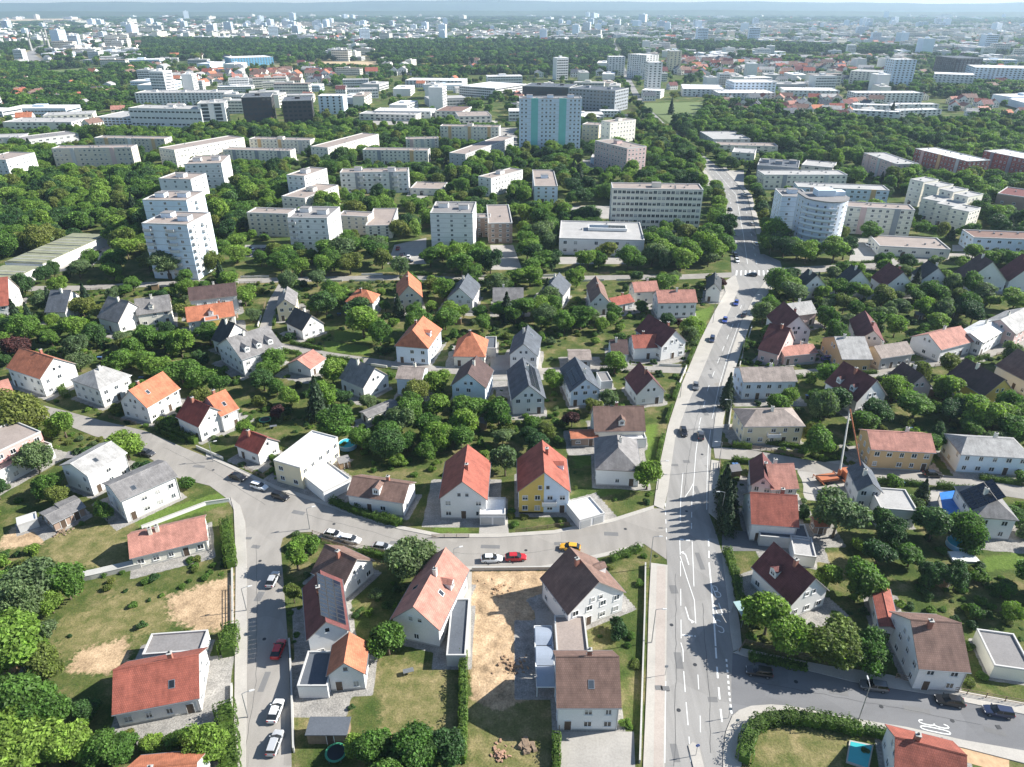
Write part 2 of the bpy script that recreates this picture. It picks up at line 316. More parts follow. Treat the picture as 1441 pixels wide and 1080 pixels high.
# smaller streets
sheet('street_behind_houses', ribbon(px((-60,409),(0,407),(110,406),(200,401),(330,396),(440,393),(560,391),(700,395),(860,391),(960,390),(1036,387)), 6), M_asph3, ZR)
sheet('street_beyond_crossing', ribbon(px((1090,384),(1130,380),(1250,374),(1320,362),(1441,356),(1520,353)), 8), M_asph3, ZR)
sheet('lane_west', ribbon(px((404,392),(385,425),(374,460),(372,480),(392,487),(460,500),(550,513),(632,522),(700,526),(760,523),(870,518),(965,522)), 4.2), M_asph3, ZR+.016)
sheet('lane_east', ribbon(px((1010,545),(1120,526),(1240,519),(1340,508),(1441,484),(1500,470)), 4.6), M_asph3, ZR+.004)
sheet('street_east', ribbon(px((1005,637),(1060,642),(1130,655),(1210,666),(1300,673),(1441,694),(1520,706)), 5.4), M_asph3, ZR+.012)
sheet('construction_yard', jitter(px((1122,655),(1185,648),(1205,670),(1195,700),(1135,705))), M_yard, ZR-.015)
sheet('driveway', px((1016,745),(1085,752),(1085,776),(1016,776)), M_yarddark, ZR+.006)
# plots
PAINT = []     # (kind, polygon, softness): kinds of garden ground, laid on the fine near ground
def ground_patch(kind, soft, *pts, keep=True):
    q = px(*pts); PAINT.append((kind, q, soft))
    if keep: ROADPOLY.append(q)
ground_patch('dirt',1.2,(662,804),(778,803),(776,848),(752,864),(748,960),(742,985),(700,1003),(664,985),(660,880))
ground_patch('dirt',3,(235,840),(330,808),(330,885),(280,890),(240,870)); ground_patch('dirt',3,(95,945),(110,915),(180,898),(185,925),(150,950))
ground_patch('dirt',2.5,(60,990),(75,975),(85,1000),(60,1040),(45,1040)); ground_patch('dirt',2,(20,740),(70,745),(60,765),(0,775),(0,760))
ground_patch('dry',5,(70,880),(180,830),(235,835),(235,890),(180,898),(90,930),keep=False); ground_patch('dry',3,(540,935),(635,932),(640,1040),(535,1040)); ground_patch('dry',3,(418,968),(490,968),(485,1020),(415,1040))
ground_patch('dry',4,(60,750),(175,735),(180,790),(150,800),(75,800)); ground_patch('lawn',2,(185,730),(320,690),(318,712),(200,745)); ground_patch('dry',3,(1065,1035),(1100,1022),(1195,1035),(1180,1090),(1080,1090),(1060,1060))
ground_patch('dry',2,(660,985),(775,960),(778,1100),(660,1100))
for q in (((802,625),(845,618),(850,650),(810,660)), ((908,600),(925,595),(922,650),(910,655)), ((612,730),(660,730),(660,750),(610,750)), ((455,480),(520,488),(520,500),(460,495)), ((975,440),(1005,430),(990,465),(960,470)), ((1380,785),(1441,775),(1441,800),(1385,805)), ((840,655),(880,668),(905,690),(840,700)), ((560,480),(540,470),(470,465),(470,480))):
    ground_patch('lawn',2,*q)
ground_patch('dry',2.5,(1140,780),(1190,775),(1195,810),(1165,815)); ground_patch('dry',1.5,(1045,895),(1095,915),(1170,935),(1100,922),(1048,908),keep=False)
ground_patch('dry',3,(300,388),(560,383),(720,388),(720,393),(300,402),keep=False); ground_patch('dry',4,(560,455),(590,430),(720,430),(700,450),keep=False)
sheet('courtyard', px((786,1030),(892,1030),(895,1110),(782,1110)), M_yard, .03)
sheet('gravel_yard', px((1268,1034),(1350,1051),(1420,1066),(1420,1090),(1345,1069),(1285,1050)), M_dirt, .03)
sheet('yard', px((690,500),(760,500),(765,535),(690,535)), M_yard, .03)
sheet('yard', px((676,725),(714,725),(716,752),(674,752)), M_yard, .03)
sheet('yard', px((632,805),(656,805),(656,850),(630,850)), M_yard, .03)
sheet('footpath', px((655,805),(664,805),(662,925),(654,925)), M_pave, .04)
sheet('footpath', px((752,860),(782,860),(782,885),(755,885)), M_yard, .036)
sheet('yard', px((1350,690),(1310,690),(1300,730),(1350,730)), M_yard, .03)
# open ground between the tall blocks
for q in ([(345,345),(400,345),(402,362),(340,362)], [(555,345),(600,335),(600,372),(545,372)], [(690,345),(722,345),(735,380),(690,380)],
          [(770,362),(910,362),(905,372),(770,372)], [(115,345),(165,340),(130,375),(70,385)], [(700,180),(728,180),(728,225),(690,225)],
          [(820,225),(880,225),(880,240),(820,240)], [(993,240),(1047,240),(1047,262),(993,262)], [(1200,335),(1245,335),(1260,368),(1195,368)],
          [(1340,345),(1470,345),(1470,354),(1340,354)], [(780,290),(860,290),(860,308),(780,308)], [(525,170),(700,170),(700,176),(525,176)],
          [(1065,243),(1075,243),(1120,262),(1110,268)], [(575,270),(605,270),(600,280),(570,280)], [(340,222),(420,224),(420,230),(340,230)]):
    sheet('car_park', px(*q), M_yard, .03)
for q in ([(205,395),(275,398),(275,404),(205,402)], [(500,335),(560,335),(545,352),(505,352)], [(720,352),(745,352),(745,345),(722,340)],
          [(1050,310),(1066,310),(1078,350),(1060,350)], [(870,226),(930,228),(930,236),(870,234)]):
    sheet('lawn', jitter(px(*q),6,1.), M_lawn, .02, False)
# far fields
M_field = mat('stubble_field', (.47,.36,.22), .95, .12, .01, .2, coord='World')
M_mead = mat('far_meadow', (.13,.17,.06), .95, .15, .01, .2, coord='World')
for q in ([(600,93),(835,93),(832,99),(610,99)], [(450,87),(530,87),(535,96),(460,96)], [(0,22),(110,23),(120,31),(0,32)],
          [(750,12.5),(850,12.3),(840,18),(740,18.5)], [(1000,13),(1110,12.6),(1105,16),(990,17)], [(880,13.3),(990,13),(980,14.5),(875,15)], [(420,14),(480,13.6),(470,15.4),(410,16)]):
    sheet('field', px(*q), M_field, .3, True)
for q in ([(60,100),(140,95),(150,104),(70,110)], [(0,60),(70,57),(80,62),(0,66)], [(900,146),(990,144),(985,172),(945,176)]):
    sheet('meadow', px(*q), M_mead, .2, True)
sheet('motorway', ribbon(px((100,95),(55,88),(40,78),(60,66),(85,56),(100,48)), 26), M_asph, .35)
sheet('motorway_ramp', ribbon(px((55,88),(100,84),(150,88),(175,92)), 12), M_asph, .3)
# hills on the horizon
def ridge(name, r0, hgt, seed, a0, a1, m, dep=2500):
    rr = random.Random(seed); n = 90; mb = MB(); vs = []; ph = [rr.uniform(0,6.28) for _ in range(6)]
    for i in range(n+1):
        a = R(a0+(a1-a0)*i/n); t = i/n*6
        h = hgt*(.82+.09*math.sin(t*1.7+ph[0])+.05*math.sin(t*4.3+ph[1])+.025*math.sin(t*11+ph[2])+.015*math.sin(t*31+ph[3]))
        e = min(1, i/6, (n-i)/6)
        for k, (f, hh) in enumerate(((0,0),(.35,.45),(.7,.9),(1,1),(1.5,.7),(2,0))):
            r = r0+dep*f/2; vs.append((r*math.sin(a), r*math.cos(a), max(h,8)*hh*e-1))
    fs = [(i*6+k, (i+1)*6+k, (i+1)*6+k+1, i*6+k+1) for i in range(n) for k in range(5)]
    mb.add(vs, fs).build(name, m, smooth=True, kind='structure')
M_hill = mat('wooded_hills', (.045,.07,.028), .95, .5, .0025, .03, 0, coord='World')
ridge('hills_near', 8000, 62, 3, -45, 45, M_hill, 2200)
ridge('hills_far', 11300, 188, 9, -45, 45, M_hill, 3000)
# ---------------------------------------------------------------- road markings
def qstrip(mb, ln, w, z):
    p = ribbon(ln, w); n = len(ln); L, Rr = p[:n], p[n:][::-1]
    for i in range(n-1): mb.sheet([L[i],L[i+1],Rr[i+1],Rr[i]], z)
def strokes(name, lines, w, z, m=M_mark):
    mb = MB()
    for ln in lines: qstrip(mb, ln, w, z)
    return mb.build(name, m, kind='structure')
def dashes(pts, dash, gap):
    out = []; carry = 0.; on = True; left = dash; cur = [pts[0]]
    for i in range(len(pts)-1):
        a = Vector(pts[i]); b = Vector(pts[i+1]); d = (b-a).length; pos = 0.
        while pos < d-1e-6:
            st = min(left, d-pos); pos += st; left -= st; p = a+(b-a)*(pos/d)
            if on: cur.append((p.x,p.y))
            if left <= 1e-6:
                if on and len(cur) > 1: out.append(cur)
                on = not on; left = dash if on else gap; cur = [(p.x,p.y)]
    if on and len(cur) > 1: out.append(cur)
    return out
ZM = ZR+.022
strokes('edge_line', [px((935.4,1075),(936,1010),(936.8,960))], .12, .172)
strokes('lane_line', dashes(px((958,905),(961,915),(962,945),(965,985),(969,1030),(972,1075),(973,1100)), 4.2, 2.), .15, ZM)
strokes('lane_line', dashes(px((982,950),(985,1000),(986,1050),(986,1100)), 3, 5), .13, ZM)
strokes('bus_lane_line', [px((998,795),(1001,826),(1004.5,870),(1007,910))], .28, ZM)
strokes('bus_lane_line', dashes(px((997,760),(998,795)), 2.2, 1.4) + dashes(px((1007,912),(1010,955),(1014,1000),(1017,1025)), 2.4, 1.8), .28, ZM)
strokes('crossing_line', dashes(px((1022,928),(1024,950),(1027,985),(1029.5,1005)), .6, .55), .3, ZM)
strokes('turn_lane_line', [px((956.5,760),(957.2,781)), px((974,763),(976.5,826)), px((957,783),(967,815),(977,845),(979,878))], .15, ZM)
strokes('turn_lane_line', dashes(px((957.5,790),(958,850),(958.5,905)), 4.5, 3.5), .13, ZM)
strokes('stop_line', dashes(px((956.5,759.5),(974,761.5)), .9, .35), .5, ZM)
strokes('stop_line', dashes(px((959.5,894),(979,896)), .8, .3), .3, ZM)
strokes('lane_line', [px((957,735),(958,700),(961,666)), px((975,700),(976.5,675),(979,640),(984,600)), px((964,700),(971,690),(975.5,681))], .14, ZM)
strokes('lane_line', dashes(px((973,745),(973.5,705)),2,2) + dashes(px((936,708),(938,760)),1.5,1.5) + dashes(px((984,598),(997,545),(1014,500),(1032,455),(1046,425)),4,6), .14, ZM)
strokes('edge_line', [px((994.5,718),(994.8,680),(996.5,632),(1000,605)), px((1002,590),(1012,543),(1026,495),(1040,455))], .12, ZM)
strokes('avenue_line', dashes([(p[0]-4.,p[1]) for p in ave[:4]],4,7) + dashes([(p[0]+4.,p[1]) for p in ave[:4]],4,7) + [[(p[0],p[1]) for p in ave[:4]]], .18, ZM)
strokes('zebra_crossing', [px((1036+i*6.5,388),(1037+i*6.2,381)) for i in range(8)], .6, ZM)
def arrow(u, v, up):
    x, y = G(u, v); k = 1 if up else -1
    mb = MB(); z = ZM
    def P(a, b): return (x+a*k, y+b*k)
    mb.sheet([P(-.1,-2.2),P(.1,-2.2),P(.1,.9),P(-.1,.9)] if up else [P(-.1,-2.2),P(-.1,.9),P(.1,.9),P(.1,-2.2)], z)
    mb.sheet([P(-.1,.7),P(.1,.9),P(-.35,1.6),P(-.5,1.35)], z+.003)
    mb.sheet([P(-.25,1.9),P(-.95,1.5),P(-.3,.95)], z+.006)
    mb.build('turn_arrow', M_mark, kind='structure')
arrow(966,785,True); arrow(968,867,False)
def letters(name, glyphs, org, ux, uy, w, z):
    """stroked lettering laid on the road: glyph strokes in a unit cell, ux across, uy up the letter"""
    lines = []
    for g, ox, oy, sx, sy in glyphs:
        for st in g: lines.append([(org[0]+ux[0]*(ox+p[0]*sx)+uy[0]*(oy+p[1]*sy), org[1]+ux[1]*(ox+p[0]*sx)+uy[1]*(oy+p[1]*sy)) for p in st])
    mb = MB()
    for i, ln in enumerate(lines): qstrip(mb, ln, w, z+i*.003)
    mb.build(name, M_mark, kind='structure')
gB = [[(0,0),(0,1)], [(0,1),(.6,.97),(.8,.87),(.8,.66),(.6,.54),(.05,.52)], [(.05,.5),(.75,.47),(1,.35),(1,.13),(.75,.02),(0,0)]]
gU = [[(0,1),(0,.2),(.15,.05),(.5,0),(.85,.05),(1,.2),(1,1)]]
gS = [[(1,.85),(.8,.97),(.5,1),(.2,.97),(0,.85),(0,.66),(.2,.54),(.8,.46),(1,.34),(1,.15),(.8,.03),(.5,0),(.2,.03),(0,.15)]]
g3 = [[(0,.85),(.2,.97),(.5,1),(.8,.97),(1,.85),(1,.64),(.8,.53),(.35,.51)], [(.8,.5),(1,.36),(1,.15),(.8,.03),(.5,0),(.2,.03),(0,.15)]]
g0 = [[(.5,1),(.15,.95),(0,.75),(0,.25),(.15,.05),(.5,0),(.85,.05),(1,.25),(1,.75),(.85,.95),(.5,1)]]
for g, (u, v) in ((gB,(1008,841)), (gU,(1010,866)), (gS,(1012,891))):
    o = G(u, v); letters('bus_lane_letter', [(g,0,0,1.0,3.0)], o, (1,0), (-.03,1), .17, ZM)
d30 = Vector(G(1332,1029)) - Vector(G(1294,1021)); d30.normalize(); n30 = Vector((d30.y, -d30.x))
o30 = G(1292,1012.5)
letters('speed_limit_marking', [(g3,0,0,.72,4.3), (g0,1.08,0,.72,4.3)], o30, tuple(n30), tuple(d30), .19, ZM)
for u, v, a, b in ((1253,1060,1.0,.5),(1323,1041,.9,.5),(936,970,1.4,.9),(927,969,1.2,.9),(1405,1024,.7,.7),(349,758,1.6,.7)):
    x, y = G(u,v); MB().box(x-a/2,x+a/2,y-b/2,y+b/2,.1,.19 if u<1300 and u>900 and v<1000 else (.175 if u in (1253,1323) else .085)).build('drain_cover', M_dark if u>1000 else M_yarddark, kind='structure')
# repairs, seams and manholes in the carriageways
M_patch = strip_mat('asphalt_patch', (.17,.168,.165), .15); M_seam = mat('bitumen_seam', (.05,.05,.05), .8, .1)
pr = random.Random(21)
for i, (u, v, w, l_) in enumerate([(955,930,1.2,3.5),(948,830,1.4,2.2),(985,790,.9,5.),(966,650,1.6,1.2),(948,655,2.2,.9),(980,690,1.,3.),(992,580,1.3,4.),(1000,530,1.1,3.),(950,1060,1.,3.),(1003,985,1.5,1.),(365,840,1.3,2.5),(372,960,1.,4.),(360,770,1.8,1.),(420,722,3.,1.2),(560,765,3.5,1.),(690,770,4.,1.1),(790,766,3.,1.),(860,752,3,1.2),(280,657,3.,1.),(1180,975,3.,1.),(1290,1000,4.,1.1),(1090,965,2.,1.6),(1400,1030,3.,1.),(1035,420,1.5,5.),(1060,330,1.5,8.)]):
    x, y = G(u, v); a = pr.uniform(-.08,.08)-(.25 if v < 1060 and 1100 < u else 0) - (.2 if u < 600 and v < 780 else 0); c_, s_ = math.cos(a), math.sin(a)
    MB().sheet([(x+c_*p*w/2-s_*q*l_/2, y+s_*p*w/2+c_*q*l_/2) for p, q in ((-1,-1),(1,-1),(1,1),(-1,1))], ZR+.016+i*.0002).build('asphalt_patch', M_patch, kind='structure')
for i, pts in enumerate(([(949,1080),(951,960),(951,850),(950,800)],[(1000,1060),(998,980),(992,900),(988,840)],[(962,700),(968,650),(978,600),(990,555)],[(345,1060),(360,960),(362,860),(360,760)],[(430,725),(520,748),(620,778),(720,782),(820,768)],[(1060,960),(1160,978),(1280,1000),(1400,1025)],[(230,630),(300,665),(380,715)],[(1010,515),(1028,470),(1050,425)])):
    P = []; Q = px(*pts)
    for a, b in zip(Q[:-1], Q[1:]):
        k = max(2, int(math.dist(a,b)/1.6))
        P += [(a[0]+(b[0]-a[0])*t/k+pr.uniform(-.12,.12), a[1]+(b[1]-a[1])*t/k+pr.uniform(-.12,.12)) for t in range(k)]
    strokes('bitumen_seam', [P], .05, ZR+.021, M_seam)
for i, (u, v) in enumerate([(978,936),(945,880),(966,720),(988,640),(372,900),(366,790),(470,738),(600,775),(740,775),(880,745),(1120,960),(1240,995),(1340,1015),(1000,520),(300,662),(955,1000)]):
    x, y = G(u, v); MB().prism([(x+.34*math.cos(k*.5236), y+.34*math.sin(k*.5236)) for k in range(12)], ZR-.02, ZR+.024).build('manhole_cover', M_dark, kind='structure')
# ---------------------------------------------------------------- houses
_W = {}
def window_mesh(w, h, fm=None, sh=None):
    """frame standing proud of the wall, pane set back inside it, sill below; origin at the pane's centre, facing -Y"""
    if sh is None: sh = random.choice((0,0,0,0,.28,.5,.85))
    k = (round(w,2), round(h,2), fm.name if fm else '', sh)
    if k not in _W:
        mb = MB(); t = .09; a, b = w/2, h/2
        for q in ((-a,a,b-t,b), (-a,a,-b,-b+t), (-a,-a+t,-b+t,b-t), (a-t,a,-b+t,b-t)): mb.box(q[0],q[1],-.07,.02,q[2],q[3],0)
        if w > .95: mb.box(-.04,.04,-.06,.02,-b+t,b-t,0)
        mb.add([(-a+t,-.015,-b+t),(a-t,-.015,-b+t),(a-t,-.015,b-t),(-a+t,-.015,b-t)], [(0,1,2,3)], 1)
        mb.box(-a-.06,a+.06,-.14,.01,-b-.06,-b-.005,0)
        if sh:
            z1 = b-t; z0 = z1-(2*b-2*t)*sh; mb.add([(-a+t,-.045,z0),(a-t,-.045,z0),(a-t,-.045,z1),(-a+t,-.045,z1)], [(0,1,2,3)], 2)
            for j in range(1, int((z1-z0)/.14)): mb.box(-a+t,a-t,-.052,-.046,z0+j*.14,z0+j*.14+.03,2)
        _W[k] = mb.data('window', [fm or M_frame, M_glass, mat('roller_shutter',(.42,.41,.39),.6,.15)])
    return _W[k]
def door_mesh(w=1.05, h=2.1):
    k = ('door', w, h)
    if k not in _W:
        mb = MB(); a = w/2
        mb.box(-a,a,-.05,.01,0,h,0); mb.box(-a-.08,-a,-.08,.01,0,h+.08,1); mb.box(a,a+.08,-.08,.01,0,h+.08,1); mb.box(-a,a,-.08,.01,h,h+.08,1)
        mb.box(a-.16,a-.1,-.1,-.05,.95,1.1,2)
        _W[k] = mb.data('door', [M_door, M_frame, M_metal])
    return _W[k]
def rect_from(A, B, D, ez):
    a = Vector(G(*A, ez)); b = Vector(G(*B, ez)); L = (b-a).length; d = (b-a)/L; n = Vector((-d.y, d.x))
    if isinstance(D, (tuple, list)):
        c = Vector(G(*D, ez)); W = (c-b).dot(n)
    else:
        W = D if n.dot(a) > 0 else -D
    if W < 0: a, b, d, n, W = b, a, -d, -n, -W
    cen = a + d*L/2 + n*W/2
    return cen, math.atan2(d.y, d.x), L, W
def add_child(data, parent, loc, rz=0., name=None):
    o = link(name or data.name.split('.')[0], data, parent); o.location = loc; o.rotation_euler = (0,0,rz); return o
def facade_spots(root, cen, ang, sides):
    """sides that face the camera: list of (name, centre local, rz, length)"""
    out = []
    for nm, p, rz, ln in sides:
        nx, ny = math.sin(rz+ang), -math.cos(rz+ang)        # outward normal of a piece that faces -Y turned by rz
        wp = (cen.x + p[0]*math.cos(ang)-p[1]*math.sin(ang), cen.y + p[0]*math.sin(ang)+p[1]*math.cos(ang))
        if nx*(0-wp[0]) + ny*(0-wp[1]) > 0: out.append((nm, p, rz, ln))
    return out
HREG = []; M_gut = mat('zinc_gutter',(.32,.33,.34),.4,.1,1,5,0,.6)
def house(label, A, B, D, ez=4., axis=0, pitch=42, roof='red', wall='white', hip=0., chim=1, sky=0, solar=None, dormer=0, wing=None, balcony=None, far=False, cat='house', wall2=None, group=None, name='house'):
    cen, ang, L, W = rect_from(A, B, D, ez)
    rr = random.Random(hash((round(cen.x,1), round(cen.y,1))) & 0xffff)
    root = thing(name, label, cat, (cen.x, cen.y, 0), ang, group)
    FOOT.append((cen.x, cen.y, ang, L/2, W/2)); HREG.append((cen.x, cen.y, max(L,W)/2, label))
    # local frame: X along the ridge
    if axis == 1: rx, ry, rot = W, L, math.pi/2
    else: rx, ry, rot = L, W, 0.
    ov = .35; s = ry/2; tp = math.tan(R(pitch)); rz = ez + s*tp; l2 = rx/2; th = .2
    def T(p):   # ridge frame -> house frame
        return (p[0]*math.cos(rot)-p[1]*math.sin(rot), p[0]*math.sin(rot)+p[1]*math.cos(rot), p[2])
    mb = MB(); sl_ = s/math.cos(R(pitch)); hp = min(hip*s, l2-.3)
    v = [(-l2,-s,ez),(l2,-s,ez),(l2-hp,0,rz),(-l2+hp,0,rz),(l2,s,ez),(-l2,s,ez)]
    lo = [(p[0],p[1],p[2]-th) for p in v]
    quad = [(0,1,2,3),(4,5,3,2)]
    mb.add([T(p) for p in v], quad, 0, [[(0,0),(rx,0),(rx-hp,sl_),(hp,sl_)]]*2)
    if hp > 0: mb.add([T(p) for p in v], [(1,4,2),(5,0,3)], 0, [[(0,0),(ry,0),(s,sl_)]]*2)
    mb.add([T(p) for p in lo], [(3,2,1,0),(2,3,5,4)], 1)
    e = [T(p) for p in v] + [T(p) for p in lo]
    if hp > 0: mb.add(e, [(7,1,0,6)[::-1],(6+4,6+5,5,4), (1,7,10,4),(5,11,6,0)], 1); mb.add([T(p) for p in lo], [(2,4,1),(3,0,5)], 1)
    else: mb.add(e, [(6,7,1,0),(10,11,5,4),(7,8,2,1),(8,10,4,2),(11,9,3,5),(9,6,0,3)], 1)
    # ridge tiles
    rc = [T((-l2+hp-.02,-.16,rz-.07)),T((l2-hp+.02,-.16,rz-.07)),T((l2-hp+.02,0,rz+.09)),T((-l2+hp-.02,0,rz+.09)),T((l2-hp+.02,.16,rz-.07)),T((-l2+hp-.02,.16,rz-.07))]
    mb.add(rc, [(0,1,2,3),(4,5,3,2)], 0, [[(0,.05),(rx,.05),(rx,.2),(0,.2)]]*2)
    trim = mat('roof_trim', (.30,.26,.23), .7, .1)
    ro = mb.build('roof', [roofm(roof), trim], root)
    # walls
    wx, wy = l2-ov, s-ov; h1 = ez+ov*tp-th-.01; h2 = rz-th-.01
    mb = MB()
    if hip:
        q = [T((-wx,-wy,0)),T((wx,-wy,0)),T((wx,wy,0)),T((-wx,wy,0))]; mb.prism([(p[0],p[1]) for p in q], -.3, h1-.03)
    else:
        v = [(-wx,-wy,-.3),(-wx,wy,-.3),(-wx,wy,h1),(-wx,0,h2),(-wx,-wy,h1)]; v += [(-p[0],p[1],p[2]) for p in v]
        mi = [0]*7
        mb.add([T(p) for p in v], [(0,1,2,3,4)[::-1],(5,6,7,8,9),(0,4,9,5)[::-1],(1,6,7,2)[::-1]][:4], 0)
        mb.add([T(p) for p in v], [(4,3,8,9),(3,2,7,8)], 0)
    wo_ = mb.build('wall', [wallm(wall)], root)
    if wall2:      # one half of the front in another colour: a render panel a hand thick
        cx0 = -rx/2
        x0, x1 = (-L/2+ov, 0.)
        mb2 = MB(); y = -W/2+ov-.03
        mb2.add([(x0,y,0),(x1,y,0),(x1,y,ez+(s-ov)*tp-.05),(x0,y,h1-.02),(x0,y+.05,0),(x1,y+.05,0),(x1,y+.05,ez+(s-ov)*tp-.05),(x0,y+.05,h1-.02)], [(0,1,2,3),(5,4,7,6),(3,2,6,7),(0,3,7,4),(1,5,6,2)])
        mb2.build('render_panel', [wallm(wall2)], root)
    # plinth
    hx, hy = (wx, wy) if axis == 0 else (wy, wx)
    MB().prism([(-hx-.03,-hy-.03),(hx+.03,-hy-.03),(hx+.03,hy+.03),(-hx-.03,hy+.03)], -.25, .35).build('plinth', M_conc, root)
    # windows on every side that can be seen
    st = 2 if ez > 4.6 else 1
    sides = [('f',(0,-hy),0.,2*hx),('b',(0,hy),math.pi,2*hx),('r',(hx,0),math.pi/2,2*hy),('l',(-hx,0),-math.pi/2,2*hy)]
    gab = ('r','l') if axis == 0 else ('f','b')
    first = True
    for nm, p, rzz, ln in facade_spots(root, cen, ang, sides):
        k = max(2, int(ln/2.7)) if ln > 4 else 1
        dx = math.cos(rzz), math.sin(rzz); off = (math.sin(rzz)*.04, -math.cos(rzz)*.04)
        if wall2 and nm == 'f': off = (off[0]*2, off[1]*2-.02)
        dr = rr.randrange(k) if first else -1
        for f in range(st):
            z = 1.55 + f*2.75
            if f == 0 and ez < 3: z = 1.4
            for i in range(k):
                t = (i+.5)/k*ln - ln/2
                if f == 0 and i == dr and not far:
                    add_child(door_mesh(), root, (p[0]+dx[0]*t+off[0]*.2, p[1]+dx[1]*t+off[1]*.2, .12), rzz); continue
                if rr.random() < .12: continue
                add_child(window_mesh(rr.choice((1.0,1.25,1.25)), 1.25 if ez > 2.8 else .9), root, (p[0]+dx[0]*t+off[0]*.3, p[1]+dx[1]*t+off[1]*.3, z), rzz)
        first = False
        if nm in gab and not hip and rz-ez > 2.6:
            for t in ((-.85,.85) if ln > 7 else (0,)):
                add_child(window_mesh(.9,1.1), root, (p[0]+dx[0]*t+off[0]*.3, p[1]+dx[1]*t+off[1]*.3, ez+1.05), rzz)
    if cen.y < 215 and not far:
        for sd_ in (-1,1):
            mb = MB(); mb.tube([T((-l2,sd_*(s+.06),ez-.1)),T((l2,sd_*(s+.06),ez-.1))],.075,6); mb.build('gutter', M_gut, ro)
            mb = MB(); xx = l2-ov-.15; mb.tube([T((xx,sd_*(s+.04),ez-.12)),T((xx,sd_*(wy+.07),ez-.5)),T((xx,sd_*(wy+.07),.05))],.05,6); mb.build('downpipe', M_gut, root)
    # chimney, roof windows, solar panels, dormers: parts of the roof
    def on_slope(x, side, t, up=0.):     # t 0..1 from eave to ridge
        return (x, side*s*(1-t), ez+t*(rz-ez)+up)
    for c in range(chim):
        x = rr.uniform(-.5,.5)*(l2-hp-.8); y = rr.choice((-1,1))*rr.uniform(.35,.9); zb = rz-abs(y)*tp
        q = T((x,y,0)); mb = MB(); mb.box(-.33,.33,-.33,.33,-.6,1.05+abs(y)*tp*.6,0); mb.box(-.4,.4,-.4,.4,1.05+abs(y)*tp*.6,1.15+abs(y)*tp*.6,1); mb.box(-.13,.13,-.13,.13,1.15+abs(y)*tp*.6,1.4+abs(y)*tp*.6,2)
        o = mb.build('chimney', [M_brickred if roof in ('orange','red','maroon','darkred','brown') else wallm('ivory'), M_conc, M_dark], ro); o.location = (q[0],q[1],zb)
    a = math.cos(R(pitch)), math.sin(R(pitch))
    def slab(x, side, t, w, h, nm, mats, up=.06):
        """flat panel lying on a slope"""
        hh = h/2; mb = MB()
        for (du, dz0, dz1, ww, mi) in ((0,.005,up,0,0),(0,up,up+.012,.09,1)):
            vs = []
            for zz in (dz0, dz1):
                for sx, sy in ((-1,-1),(1,-1),(1,1),(-1,1)):
                    lx = x+sx*(w/2-ww); ly = sy*(hh-ww); c0 = on_slope(lx, side, t)
                    yy = c0[1]-side*ly*a[0]; z_ = c0[2]+ly*a[1]
                    vs.append(T((lx, yy+side*zz*a[1], z_+zz*a[0])))
            mb.add(vs, [(4,5,6,7) if side < 0 else (7,6,5,4),(0,1,5,4),(1,2,6,5),(2,3,7,6),(3,0,4,7)], mi)
        return mb.build(nm, mats, ro)
    for i in range(sky):
        slab(rr.uniform(-.6,.6)*(l2-hp-.8), -1 if i % 2 == 0 else 1, rr.uniform(.35,.65), .95, 1.3, 'roof_window', [M_metal, M_glass])
    if solar:
        side, x0, x1, rows, t0 = solar
        for r_ in range(rows):
            nx_ = int((x1-x0)*rx/1.08)
            for i in range(nx_):
                slab(-l2+x0*rx+(i+.5)*1.08, side, t0+r_*1.75/sl_, 1.04, 1.68, 'solar_panel', [M_dark, M_solar], .08)
    for i in range(dormer):
        x = (i+.5)/dormer*2*(l2-1.2)-(l2-1.2) if dormer > 1 else rr.uniform(-.2,.2)*l2
        for side in (-1,):
            y0 = side*s*.78; zt = ez+.22*(rz-ez); w = .8; hh = 1.55
            yb = side*max(.05, s*.78-hh/tp-.3)
            vs = [(x-w,y0,zt-.1),(x+w,y0,zt-.1),(x+w,y0,zt+hh),(x-w,y0,zt+hh),(x-w,yb,zt+hh),(x+w,yb,zt+hh),(x,y0,zt+hh+.5),(x,yb*.6,zt+hh+.5)]
            if side > 0: vs = [(2*x-q[0],q[1],q[2]) for q in vs]
            mb = MB(); mb.add([T(q) for q in vs], [(0,1,2,6,3),(1,5,2),(0,3,4)], 0)
            rf = [(x-w-.15,y0+side*.2,zt+hh-.02),(x+w+.15,y0+side*.2,zt+hh-.02),(x,y0+side*.2,zt+hh+.6),(x,yb*.5,zt+hh+.6),(x-w-.15,yb,zt+hh-.02),(x+w+.15,yb,zt+hh-.02)]
            mb.add([T(q) for q in rf], [(0,2,3,4),(2,1,5,3)], 1, [[(0,0),(1,0),(1,1),(0,1)]]*2)
            mb.build('dormer', [wallm(wall), roofm(roof)], ro)
            q = T((x, y0+side*.02, zt+hh/2+.1)); add_child(window_mesh(1.0,1.0), ro, q, rot)
    if balcony:
        x, z = balcony; mb = MB(); y = -W/2+ov
        mb.box(x-1.6,x+1.6,y-1.3,y,z-.15,z,0)
        for q in ((x-1.6,x+1.6,y-1.3,y-1.24),(x-1.6,x-1.54,y-1.24,y),(x+1.54,x+1.6,y-1.24,y)): mb.box(*q,z,z+1.0,1)
        mb.build('balcony', [M_conc, wallm('white')], root)
    return root
